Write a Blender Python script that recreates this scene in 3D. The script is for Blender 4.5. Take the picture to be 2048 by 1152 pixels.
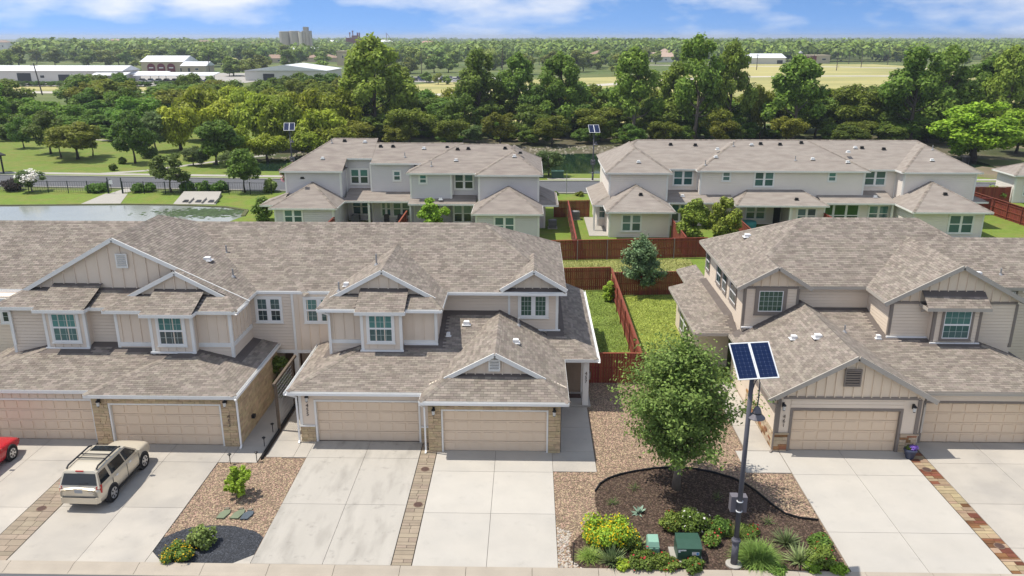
import bpy, bmesh, math, random
import numpy as np
from mathutils import Vector, Matrix, Euler
R = math.radians
for o in list(bpy.data.objects): bpy.data.objects.remove(o)
SC = bpy.context.scene
COL = SC.collection
# ------------------------------------------------------------------ camera
cam = bpy.data.cameras.new('camera'); cam.lens = 28.0; cam.sensor_width = 36.0
cam.clip_start = 0.5; cam.clip_end = 20000
camo = bpy.data.objects.new('camera', cam); COL.objects.link(camo)
CAM = Vector((0, 0, 18.5))
camo.location = CAM; camo.rotation_euler = (R(90 - 17.491), 0, R(1.235))
SC.camera = camo
# ------------------------------------------------------------------ sky and sun
SUNV = Vector((-0.46, 0.075, 1.0)).normalized()      # towards the sun
EL = math.asin(SUNV.z); AZ = math.atan2(SUNV.x, SUNV.y)
W = bpy.data.worlds.new('World'); SC.world = W; W.use_nodes = True
nt = W.node_tree; nt.nodes.clear()
def N(nt, t, **kw):
    n = nt.nodes.new(t)
    for k, v in kw.items(): setattr(n, k, v)
    return n
out = N(nt, 'ShaderNodeOutputWorld'); bg = N(nt, 'ShaderNodeBackground')
sky = N(nt, 'ShaderNodeTexSky', sky_type='NISHITA', sun_disc=False)
sky.sun_elevation = EL; sky.sun_rotation = AZ; sky.altitude = 200; sky.air_density = 0.38; sky.dust_density = 0.2; sky.ozone_density = 1.2
tc = N(nt, 'ShaderNodeTexCoord'); sep = N(nt, 'ShaderNodeSeparateXYZ')
nt.links.new(tc.outputs['Generated'], sep.inputs[0])
def MATH(nt, op, a=None, b=None, c=None):
    n = N(nt, 'ShaderNodeMath', operation=op)
    for i, v in enumerate((a, b, c)):
        if v is None: continue
        if isinstance(v, (int, float)): n.inputs[i].default_value = v
        else: nt.links.new(v, n.inputs[i])
    return n.outputs[0]
# the sky is sampled a little above each view direction, which keeps the haze band at the horizon blue
lift = N(nt, 'ShaderNodeCombineXYZ'); nt.links.new(sep.outputs[0], lift.inputs[0]); nt.links.new(sep.outputs[1], lift.inputs[1])
nt.links.new(MATH(nt, 'MULTIPLY_ADD', sep.outputs[2], 1.7, 0.27), lift.inputs[2]); nt.links.new(lift.outputs[0], sky.inputs['Vector'])
# clouds: puffy noise on the sky direction, thinned out by a broader noise
cmb = N(nt, 'ShaderNodeMapping'); cmb.inputs['Scale'].default_value = (1.0, 1.0, 3.0); cmb.inputs['Location'].default_value = (3.1, 1.2, 0.4)
nt.links.new(tc.outputs['Generated'], cmb.inputs[0])
nz = N(nt, 'ShaderNodeTexNoise'); nz.inputs['Scale'].default_value = 5.5; nz.inputs['Detail'].default_value = 8; nz.inputs['Roughness'].default_value = 0.55
nb = N(nt, 'ShaderNodeTexNoise'); nb.inputs['Scale'].default_value = 1.3; nb.inputs['Detail'].default_value = 2
nt.links.new(cmb.outputs[0], nz.inputs['Vector']); nt.links.new(cmb.outputs[0], nb.inputs['Vector'])
csum = MATH(nt, 'ADD', MATH(nt, 'MULTIPLY', nz.outputs[0], 0.6), MATH(nt, 'MULTIPLY', nb.outputs[0], 0.4))
rp = N(nt, 'ShaderNodeValToRGB'); rp.color_ramp.elements[0].position = 0.455; rp.color_ramp.elements[1].position = 0.585
nt.links.new(csum, rp.inputs[0])
cl = N(nt, 'ShaderNodeMixRGB'); cl.blend_type = 'MIX'; cl.inputs[2].default_value = (3.3, 3.2, 3.05, 1)
amt = MATH(nt, 'MULTIPLY', rp.outputs[0], 0.72)
tint = N(nt, 'ShaderNodeMixRGB'); tint.blend_type = 'MULTIPLY'; tint.inputs[0].default_value = 1.0; tint.inputs[2].default_value = (0.80, 0.98, 1.0, 1)
nt.links.new(sky.outputs[0], tint.inputs[1]); nt.links.new(amt, cl.inputs[0]); nt.links.new(tint.outputs[0], cl.inputs[1])
nt.links.new(cl.outputs[0], bg.inputs[0]); bg.inputs[1].default_value = 0.15
nt.links.new(bg.outputs[0], out.inputs[0])
sun = bpy.data.lights.new('sun', 'SUN'); sun.energy = 2.1; sun.angle = R(0.55); sun.color = (1.0, 0.94, 0.84)
suno = bpy.data.objects.new('sun', sun); COL.objects.link(suno)
suno.rotation_euler = (-SUNV).to_track_quat('-Z', 'Y').to_euler(); suno.location = (-30, 20, 70)
SC.view_settings.view_transform = 'Standard'; SC.view_settings.look = 'None'
SC.view_settings.gamma = 1; SC.view_settings.use_curve_mapping = False
SC.view_settings.exposure = 1.26
SC.render.engine = 'CYCLES'
SC.cycles.max_bounces = 6; SC.cycles.diffuse_bounces = 3; SC.cycles.transparent_max_bounces = 8

# ------------------------------------------------------------------ materials
MATS = {}
def mat(name, col, rough=.8, var=.12, scale=2.0, rnd=0.0, hue=0.0, isl=0.0, bump=0.0, bscale=40., spec=.3, metal=0., col2=None, s2=0.3, lo=.45, hi=.62, stretch=None, det=4, spots=0.0):
    """procedural principled material: base colour, noise variation in world space,
    per-object (rnd) and per-island (isl) brightness variation, optional second colour in noise patches"""
    if name in MATS: return MATS[name]
    m = bpy.data.materials.new(name); MATS[name] = m; m.use_nodes = True
    t = m.node_tree; p = t.nodes['Principled BSDF']
    p.inputs['Roughness'].default_value = rough; p.inputs['Metallic'].default_value = metal
    p.inputs['Specular IOR Level'].default_value = spec
    geo = N(t, 'ShaderNodeNewGeometry'); pos = geo.outputs['Position']
    if stretch:
        mpn = N(t, 'ShaderNodeMapping'); mpn.inputs['Scale'].default_value = stretch
        t.links.new(pos, mpn.inputs[0]); pos = mpn.outputs[0]
    n1 = N(t, 'ShaderNodeTexNoise'); n1.inputs['Scale'].default_value = scale; n1.inputs['Detail'].default_value = det
    t.links.new(pos, n1.inputs['Vector'])
    val = MATH(t, 'MULTIPLY_ADD', n1.outputs[0], 2 * var * 1.6, 1 - var * 1.6)
    hs = N(t, 'ShaderNodeHueSaturation'); hs.inputs['Color'].default_value = (*col, 1)
    if rnd or isl or hue:
        oi = N(t, 'ShaderNodeObjectInfo')
        r0 = MATH(t, 'FRACT', MATH(t, 'ADD', oi.outputs['Random'], geo.outputs['Random Per Island']))
        k = max(rnd, isl)
        val = MATH(t, 'MULTIPLY', val, MATH(t, 'MULTIPLY_ADD', r0, 2 * k, 1 - k))
        if hue:
            r1 = MATH(t, 'FRACT', MATH(t, 'MULTIPLY', r0, 7.31))
            t.links.new(MATH(t, 'MULTIPLY_ADD', r1, 2 * hue, .5 - hue), hs.inputs['Hue'])
    if spots:
        n3 = N(t, 'ShaderNodeTexNoise'); n3.inputs['Scale'].default_value = 1.7; n3.inputs['Detail'].default_value = 6; n3.inputs['Roughness'].default_value = .7
        t.links.new(geo.outputs['Position'], n3.inputs['Vector'])
        mr = N(t, 'ShaderNodeMapRange'); mr.inputs['From Min'].default_value = .58; mr.inputs['From Max'].default_value = .72; mr.inputs['To Min'].default_value = 1.0; mr.inputs['To Max'].default_value = 1.0 - spots
        t.links.new(n3.outputs[0], mr.inputs['Value']); val = MATH(t, 'MULTIPLY', val, mr.outputs[0])
    t.links.new(val, hs.inputs['Value'])
    if col2:
        n2 = N(t, 'ShaderNodeTexNoise'); n2.inputs['Scale'].default_value = s2; n2.inputs['Detail'].default_value = 5
        t.links.new(pos, n2.inputs['Vector'])
        cr = N(t, 'ShaderNodeValToRGB'); cr.color_ramp.elements[0].position = lo; cr.color_ramp.elements[1].position = hi
        t.links.new(n2.outputs[0], cr.inputs[0])
        mx = N(t, 'ShaderNodeMixRGB'); mx.inputs[1].default_value = (*col, 1); mx.inputs[2].default_value = (*col2, 1)
        t.links.new(cr.outputs[0], mx.inputs[0]); t.links.new(mx.outputs[0], hs.inputs['Color'])
    t.links.new(hs.outputs[0], p.inputs['Base Color'])
    if bump:
        nb = N(t, 'ShaderNodeTexNoise'); nb.inputs['Scale'].default_value = bscale; nb.inputs['Detail'].default_value = 3
        t.links.new(geo.outputs['Position'], nb.inputs['Vector'])
        b = N(t, 'ShaderNodeBump'); b.inputs['Strength'].default_value = bump; b.inputs['Distance'].default_value = .02
        t.links.new(nb.outputs[0], b.inputs['Height']); t.links.new(b.outputs[0], p.inputs['Normal'])
    return m
def leafmat(name, col, isl=.35, hue=.02, trans=.42, scale=.5, var=.18, rough=.6):
    if name in MATS: return MATS[name]
    m = bpy.data.materials.new(name); MATS[name] = m; m.use_nodes = True
    t = m.node_tree; t.nodes.clear()
    o = N(t, 'ShaderNodeOutputMaterial'); geo = N(t, 'ShaderNodeNewGeometry'); oi = N(t, 'ShaderNodeObjectInfo')
    n1 = N(t, 'ShaderNodeTexNoise'); n1.inputs['Scale'].default_value = scale; n1.inputs['Detail'].default_value = 3
    t.links.new(geo.outputs['Position'], n1.inputs['Vector'])
    val = MATH(t, 'MULTIPLY_ADD', n1.outputs[0], 2 * var * 1.6, 1 - var * 1.6)
    val = MATH(t, 'MULTIPLY', val, MATH(t, 'MULTIPLY_ADD', geo.outputs['Random Per Island'], 2 * isl, 1 - isl))
    val = MATH(t, 'MULTIPLY', val, MATH(t, 'MULTIPLY_ADD', oi.outputs['Random'], .5, .76))
    hs = N(t, 'ShaderNodeHueSaturation'); hs.inputs['Color'].default_value = (*col, 1)
    r1 = MATH(t, 'FRACT', MATH(t, 'MULTIPLY', geo.outputs['Random Per Island'], 5.7))
    r2 = MATH(t, 'FRACT', MATH(t, 'MULTIPLY', oi.outputs['Random'], 9.1))
    t.links.new(MATH(t, 'ADD', MATH(t, 'MULTIPLY_ADD', r1, hue, .5 - hue*.5), MATH(t, 'MULTIPLY_ADD', r2, hue*2.2, -hue*1.1)), hs.inputs['Hue'])
    t.links.new(val, hs.inputs['Value'])
    d = N(t, 'ShaderNodeBsdfPrincipled'); d.inputs['Roughness'].default_value = rough; d.inputs['Specular IOR Level'].default_value = .25
    tr = N(t, 'ShaderNodeBsdfTranslucent'); mx = N(t, 'ShaderNodeMixShader'); mx.inputs[0].default_value = trans
    t.links.new(hs.outputs[0], d.inputs['Base Color']); t.links.new(hs.outputs[0], tr.inputs[0])
    t.links.new(d.outputs[0], mx.inputs[1]); t.links.new(tr.outputs[0], mx.inputs[2]); t.links.new(mx.outputs[0], o.inputs[0])
    return m

# ------------------------------------------------------------------ mesh helpers
class MB:
    def __init__(s): s.v = []; s.f = []
    def add(s, vs, fs):
        n = len(s.v); s.v += [tuple(v) for v in vs]; s.f += [tuple(i + n for i in f) for f in fs]; return s
    def box(s, x0, x1, y0, y1, z0, z1):
        return s.add([(x0,y0,z0),(x1,y0,z0),(x1,y1,z0),(x0,y1,z0),(x0,y0,z1),(x1,y0,z1),(x1,y1,z1),(x0,y1,z1)],
                     [(3,2,1,0),(4,5,6,7),(0,1,5,4),(1,2,6,5),(2,3,7,6),(3,0,4,7)])
    def bar(s, a, b, w, h, up=(0,0,1)):
        """box along a->b, w wide, h tall (centred)"""
        a, b = Vector(a), Vector(b); d = (b - a).normalized(); u = Vector(up)
        if abs(d.dot(u)) > .98: u = Vector((0,1,0))
        sx = d.cross(u).normalized() * (w / 2); sz = sx.cross(d).normalized() * (h / 2)
        vs = [a-sx-sz, a+sx-sz, a+sx+sz, a-sx+sz, b-sx-sz, b+sx-sz, b+sx+sz, b-sx+sz]
        return s.add(vs, [(0,1,2,3),(7,6,5,4),(0,4,5,1),(1,5,6,2),(2,6,7,3),(3,7,4,0)])
    def tube(s, pts, rad, n=8, cap=True):
        pts = [Vector(p) for p in pts]; rad = rad if isinstance(rad, (list, tuple)) else [rad] * len(pts)
        base = len(s.v)
        for i, p in enumerate(pts):
            d = (pts[min(i+1, len(pts)-1)] - pts[max(i-1, 0)]).normalized()
            u = Vector((1,0,0)) if abs(d.x) < .9 else Vector((0,1,0))
            a = d.cross(u).normalized(); b = d.cross(a)
            for k in range(n):
                t = 2 * math.pi * k / n; s.v.append(tuple(p + (a * math.cos(t) + b * math.sin(t)) * rad[i]))
        for i in range(len(pts) - 1):
            for k in range(n):
                s.f.append((base+i*n+k, base+i*n+(k+1)%n, base+(i+1)*n+(k+1)%n, base+(i+1)*n+k))
        if cap:
            s.f.append(tuple(base + k for k in range(n))[::-1]); s.f.append(tuple(base + (len(pts)-1)*n + k for k in range(n)))
        return s
    def lathe(s, prof, c=(0,0,0), n=16, sq=1.0):
        base = len(s.v)
        for r, z in prof:
            for k in range(n):
                t = 2 * math.pi * k / n; s.v.append((c[0] + r*math.cos(t), c[1] + r*sq*math.sin(t), c[2] + z))
        for i in range(len(prof) - 1):
            for k in range(n):
                s.f.append((base+i*n+k, base+i*n+(k+1)%n, base+(i+1)*n+(k+1)%n, base+(i+1)*n+k))
        s.f.append(tuple(base + k for k in range(n))[::-1]); s.f.append(tuple(base + (len(prof)-1)*n + k for k in range(n)))
        return s
    def prism(s, pts, z0, z1):
        """extrude a 2D polygon (ccw) from z0 to z1"""
        n = len(pts); vs = [(x, y, z0) for x, y in pts] + [(x, y, z1) for x, y in pts]
        fs = [tuple(range(n))[::-1], tuple(range(n, 2*n))] + [(i, (i+1)%n, n+(i+1)%n, n+i) for i in range(n)]
        return s.add(vs, fs)
    def mesh(s, name, m=None, smooth=False):
        me = bpy.data.meshes.new(name); me.from_pydata(s.v, [], s.f)
        if m: me.materials.append(m)
        if smooth: me.polygons.foreach_set('use_smooth', [True] * len(me.polygons))
        me.update(); return me
def link(name, data, parent=None, world=True, loc=None, rot=None, scale=None, label=None, cat=None, group=None, kind=None):
    o = bpy.data.objects.new(name, data); COL.objects.link(o)
    if loc is not None: o.location = loc
    if rot is not None: o.rotation_euler = rot
    if scale is not None: o.scale = scale
    if parent is not None:
        o.parent = parent
        if world: o.matrix_parent_inverse = PINV.get(parent.name, Matrix.Identity(4))
    if label: o['label'] = label
    if cat: o['category'] = cat
    if group: o['group'] = group
    if kind: o['kind'] = kind
    return o
PINV = {}
def thing(name, loc, label, cat, group=None, rot=0):
    """an Empty at the thing's base; children are given in world coordinates unless world=False"""
    o = link(name, None, loc=loc, rot=(0, 0, rot), label=label, cat=cat, group=group)
    o.empty_display_size = .3
    PINV[o.name] = (Matrix.Translation(Vector(loc)) @ Matrix.Rotation(rot, 4, 'Z')).inverted()
    return o
def part(name, mb, m, parent, **kw):
    sm = kw.pop('smooth', False)
    o = link(name, mb.mesh(name, m, sm), parent, **kw)
    if parent is not None and kw.get('world', True): PINV[o.name] = PINV.get(parent.name, Matrix.Identity(4)) if False else Matrix.Identity(4)
    return o
def struct(name, mb, m, **kw): return part(name, mb, m, None, kind='structure', **kw)
_cubes = {}
def unit(m, bev=0.0):
    """shared unit cube mesh (centred), one for each material"""
    k = m.name
    if k not in _cubes: _cubes[k] = MB().box(-.5,.5,-.5,.5,-.5,.5).mesh('unit_' + k, m)
    return _cubes[k]
def piece(name, m, parent, c, d, rot=None, **kw):
    """a cheap box piece sharing mesh data: centre c, size d"""
    return link(name, unit(m), parent, loc=c, scale=d, rot=rot, **kw)
def pieces(name, m, parent, items, limit=300):
    """items: (centre, size[, rot]); the nearest `limit` become parts, the rest one joined part"""
    items = sorted(items, key=lambda t: (Vector(t[0]) - CAM).length)
    for it in items[:limit]: piece(name, m, parent, it[0], it[1], it[2] if len(it) > 2 else None)
    if len(items) > limit:
        mb = MB()
        for it in items[limit:]:
            c, d = it[0], it[1]
            mb.box(c[0]-d[0]/2, c[0]+d[0]/2, c[1]-d[1]/2, c[1]+d[1]/2, c[2]-d[2]/2, c[2]+d[2]/2)
        part(name + 's', mb, m, parent, kind='stuff')
def npmesh(name, V, F, m=None, smooth=False):
    """mesh from numpy verts (n,3) and quads (k,4)"""
    me = bpy.data.meshes.new(name); me.vertices.add(len(V)); me.vertices.foreach_set('co', V.astype(np.float32).ravel())
    k = F.shape[1]; me.loops.add(F.size); me.loops.foreach_set('vertex_index', F.astype(np.int32).ravel())
    me.polygons.add(len(F)); me.polygons.foreach_set('loop_start', np.arange(0, F.size, k, dtype=np.int32))
    me.polygons.foreach_set('loop_total', np.full(len(F), k, dtype=np.int32))
    if smooth: me.polygons.foreach_set('use_smooth', np.ones(len(F), dtype=bool))
    if m: me.materials.append(m)
    me.update(calc_edges=True); me.validate(); return me
_txt = {}
def textmesh(body, size, m, space=1.0):
    k = (body, size, m.name)
    if k in _txt: return _txt[k]
    cu = bpy.data.curves.new('text', 'FONT'); cu.body = body; cu.size = size; cu.extrude = .006; cu.align_x = 'CENTER'; cu.align_y = 'TOP'; cu.space_line = space; cu.resolution_u = 2
    o = bpy.data.objects.new('tmp', cu); COL.objects.link(o)
    dg = bpy.context.evaluated_depsgraph_get(); me = bpy.data.meshes.new_from_object(o.evaluated_get(dg))
    bpy.data.objects.remove(o); me.materials.clear(); me.materials.append(m); _txt[k] = me; return me
def lettering(body, size, m, parent, loc, rot=(math.pi/2, 0, 0), space=1.0, world=True):
    return link('house_number', textmesh(body, size, m, space), parent, loc=loc, rot=rot, world=world)
# ------------------------------------------------------------------ shared materials
SHING = mat('shingle', (.232,.199,.168), .92, .07, .9, isl=.24, hue=.014, col2=(.262,.227,.194), s2=1.6, lo=.40, hi=.62, spec=.15)
SHDECK = mat('shingle_underlay', (.13,.11,.1), .95, .1)
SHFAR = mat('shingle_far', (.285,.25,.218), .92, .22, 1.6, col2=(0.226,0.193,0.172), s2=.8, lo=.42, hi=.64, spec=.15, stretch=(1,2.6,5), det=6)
TRIMW = mat('white_trim', (.78,.77,.74), .55, .05)
GUTW = mat('white_gutter', (.82,.82,.81), .4, .05)
SIDB = mat('beige_lap_siding', (.735,.63,.525), .75, .06, .7)
BATB = mat('beige_board_and_batten', (.745,.63,.515), .75, .06, .7)
SIDC = mat('tan_lap_siding', (.76,.645,.525), .75, .06, .7)
BATC = mat('tan_board_and_batten', (.77,.64,.495), .75, .06, .7)
TRIMC = mat('taupe_trim', (.235,.20,.175), .6, .06)
FASC_C = mat('greige_fascia', (.44,.40,.35), .6, .05)
STONE = mat('limestone', (0.517,0.398,0.250), .85, .14, 6, rnd=.16, hue=.012, bump=.5, bscale=18)
STONEC = mat('mixed_ledgestone', (.50,.40,.28), .85, .14, 6, rnd=.16, hue=.01, bump=.5, bscale=18)
STONER = mat('rust_ledgestone', (.30,.155,.075), .85, .2, 6, rnd=.3, hue=.02, bump=.5, bscale=18)
MORTAR = mat('mortar', (.36,.30,.22), .9, .08)
DOORB = mat('garage_door_beige', (0.750,0.601,0.453), .55, .04, .5)
DOORC = mat('garage_door_tan', (0.760,0.597,0.436), .55, .04, .5)
PANE = mat('window_glass_dark', (.028,.05,.055), .06, .2, 1.5, rnd=.3, spec=.6)
PANET = mat('window_glass_teal', (.085,.225,.205), .08, .12, 2.5, rnd=.18, spec=.6)
PANEB = mat('window_glass_blind', (.20,.285,.265), .12, .12, 2.5, rnd=.2, spec=.5)
PANEF = mat('window_glass_grey_teal', (.075,.145,.145), .06, .15, 2.5, rnd=.35, spec=.6)
PANEM = mat('window_glass_mid', (.045,.115,.115), .07, .12, 2.5, rnd=.2, spec=.6)
MUNT = mat('muntin_white', (.45,.52,.50), .5, .02)
BLACKM = mat('black_metal', (.02,.02,.022), .45, .1)
GREYM = mat('grey_metal', (.33,.33,.34), .45, .08, metal=.3)
WHITEM = mat('white_metal', (.8,.8,.8), .35, .04)
LGLASS = mat('lantern_glass', (.62,.62,.6), .15, .05, spec=.6)
NUMB = mat('bronze_number', (.11,.085,.07), .5, .05)
SIDD = mat('grey_lap_siding', (.65,.625,.63), .75, .05, .6)
SIDE = mat('light_grey_lap_siding', (.80,.735,.67), .75, .05, .6)
CONC = mat('concrete', (.44,.405,.355), .9, .07, .8, rnd=.05, spots=.14, bump=.12, bscale=60, col2=(0.343,0.321,0.292), s2=.45, lo=.42, hi=.75)

# ------------------------------------------------------------------ axis helper: a runs along the wall, d outwards
class Wall:
    def __init__(s, axis, plane, face): s.ax, s.pl, s.fc = axis, plane, face
    def pt(s, a, d, z): return (a, s.pl + s.fc*d, z) if s.ax == 'y' else (s.pl + s.fc*d, a, z)
    def box(s, mb, a0, a1, d0, d1, z0, z1):
        p, q = s.pt(a0, d0, z0), s.pt(a1, d1, z1)
        return mb.box(min(p[0],q[0]), max(p[0],q[0]), min(p[1],q[1]), max(p[1],q[1]), z0, z1)
    def ctr(s, a0, a1, d0, d1, z0, z1):
        p, q = s.pt(a0, d0, z0), s.pt(a1, d1, z1)
        return [(p[i]+q[i])/2 for i in range(3)], [abs(q[i]-p[i]) for i in range(3)]
def lap(parent, w, a0, a1, z0, z1, m, expo=.17, lim=None):
    """horizontal lap siding: every board is a tilted strip with its own underside"""
    mb = MB(); z = z0
    while z < z1 - .01:
        zt = min(z + expo, z1); l0, l1 = (a0, a1) if lim is None else lim((z + zt) / 2)
        if l1 > l0:
            zb = z + .016
            vs = [w.pt(l0,.030,zb), w.pt(l1,.030,zb), w.pt(l1,.022,zt), w.pt(l0,.022,zt), w.pt(l0,.001,zb), w.pt(l1,.001,zb), w.pt(l0,.001,zt), w.pt(l1,.001,zt)]
            mb.add(vs, [(0,1,2,3),(4,5,1,0),(3,2,7,6)])
        z = zt
    return part('siding', mb, m, parent, kind='stuff')
def batten_wall(parent, w, a0, a1, z0, z1, m, step=.40, top=None):
    """flat board panel with separate vertical battens; top(a) gives the height for gables"""
    a = a0 + step * .5; its = []
    mb = MB()
    if top is None: w.box(mb, a0, a1, 0, .012, z0, z1)
    part('board_panel', mb, m, parent) if top is None else None
    while a < a1 - .03:
        zt = z1 if top is None else top(a)
        if zt - z0 > .08:
            c, d = w.ctr(a - .025, a + .025, .0, .055, z0, zt - .01); its.append((c, d))
        a += step
    pieces('batten', m, parent, its)
def box_wall(parent, x0, x1, y0, y1, z0, z1, m, name='wall'):
    return part(name, MB().box(x0, x1, y0, y1, z0, z1), m, parent)
def trim(parent, w, a0, a1, z0, z1, m, d=.065, name='trim_board'):
    mb = MB(); w.box(mb, a0, a1, 0, d, z0, z1); return part(name, mb, m, parent)
def window(parent, w, a0, a1, z0, z1, mt, units=1, grid=(3,2), up=None, lo=None, case=.11, sill=True, d=.05, one=False):
    """cased sash window: frame with meeting rails, one pane object for each sash, muntin bars"""
    up = up or PANET; lo = lo or PANE
    w = Wall(w.ax, w.pl + w.fc*.034, w.fc); k0 = -.033
    mb = MB(); w.box(mb, a0-case, a0, k0, d, z0-case, z1+case); w.box(mb, a1, a1+case, k0, d, z0-case, z1+case)
    w.box(mb, a0, a1, k0, d, z1, z1+case); w.box(mb, a0, a1, k0, d, z0-case, z0)
    if sill: w.box(mb, a0-case-.03, a1+case+.03, d+.002, d+.035, z0-case-.01, z0-case+.05)
    f = part('window', mb, mt, parent)
    gap = .14; n = units; uw = (a1 - a0 - gap*(n-1)) / n; sash = MB(); mu = MB()
    for i in range(n):
        b0 = a0 + i*(uw + gap); b1 = b0 + uw; zm = (z0 + z1)/2; fr = .045
        if i: w.box(sash, b0-gap+.001, b0-.001, 0, d-.004, z0, z1)
        for (s0, s1, pm) in (((z0, z1, lo),) if one else ((z0, zm, lo), (zm, z1, up))):
            w.box(sash, b0, b0+fr, .003, .036, s0, s1); w.box(sash, b1-fr, b1, .003, .036, s0, s1)
            w.box(sash, b0+fr, b1-fr, .003, .036, s0, s0+fr); w.box(sash, b0+fr, b1-fr, .003, .036, s1-fr, s1)
            c, dd = w.ctr(b0+fr, b1-fr, .002, .02, s0+fr, s1-fr); piece('pane', pm, f, c, dd)
            for k in range(1, grid[0]):
                a = b0 + fr + (uw - 2*fr) * k / grid[0]; w.box(mu, a-.009, a+.009, .02, .027, s0+fr, s1-fr)
            for k in range(1, grid[1]):
                z = s0 + fr + (s1 - s0 - 2*fr) * k / grid[1]; w.box(mu, b0+fr, b1-fr, .02, .0265, z-.009, z+.009)
    part('sash', sash, WHITEM if mt is not TRIMC else WHITEM, f)
    if mu.v: part('muntin', mu, MUNT, f)
    return f

# ------------------------------------------------------------------ roofs
def clip2(poly, a, b, c):
    """keep a*x+b*y+c >= 0"""
    o = []
    for i in range(len(poly)):
        p, q = poly[i], poly[(i+1) % len(poly)]; dp = a*p[0]+b*p[1]+c; dq = a*q[0]+b*q[1]+c
        if dp >= 0: o.append(p)
        if (dp >= 0) != (dq >= 0):
            t = dp / (dp - dq); o.append((p[0]+(q[0]-p[0])*t, p[1]+(q[1]-p[1])*t))
    return o
class Roof:
    """rectangular roof volume; f,b,l,r are pitches of the planes rising from each eave (None: no plane there)"""
    def __init__(s, x0, x1, y0, y1, z, f=None, b=None, l=None, r=None, eaves='', gut='', ey0=None, soff=True):
        s.x0, s.x1, s.y0, s.y1, s.z = x0, x1, y0, y1, z
        s.p = {}
        if f: s.p['f'] = (0, f, z - f*y0)
        if b: s.p['b'] = (0, -b, z + b*y1)
        if l: s.p['l'] = (l, 0, z - l*x0)
        if r: s.p['r'] = (-r, 0, z + r*x1)
        s.eaves, s.gut, s.soff = eaves, gut, soff; s.ey0 = y0-.025 if ey0 is None else ey0
    def h(s, x, y): return min(a*x + b*y + c for a, b, c in s.p.values())
    def has(s, x, y): return s.x0 <= x <= s.x1 and s.y0 <= y <= s.y1
    def poly(s, k):
        P = [(s.x0,s.y0),(s.x1,s.y0),(s.x1,s.y1),(s.x0,s.y1)]; a, b, c = s.p[k]
        for j, (a2, b2, c2) in s.p.items():
            if j != k and P: P = clip2(P, a2-a, b2-b, c2-c)
        return P
    def pz(s, k, x, y): a, b, c = s.p[k]; return a*x + b*y + c
UV = {'f': (Vector((1,0,0)), (0,1)), 'b': (Vector((-1,0,0)), (0,-1)), 'l': (Vector((0,-1,0)), (1,0)), 'r': (Vector((0,1,0)), (-1,0))}
EXPO, TABW = .143, .305
_tabmesh = None
def tabmesh():
    global _tabmesh
    if _tabmesh is None:
        w, e, g = TABW - .012, EXPO + .004, .006
        _tabmesh = MB().add([(g,0,.0165),(g+w,0,.0165),(g+w,e,.005),(g,e,.005),(g,0,.001),(g+w,0,.001),(g+w,e,.001),(g,e,.001)],
                            [(0,1,2,3),(4,5,1,0),(5,6,2,1),(7,4,0,3)]).mesh('shingle_tab', SHING)
    return _tabmesh
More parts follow.
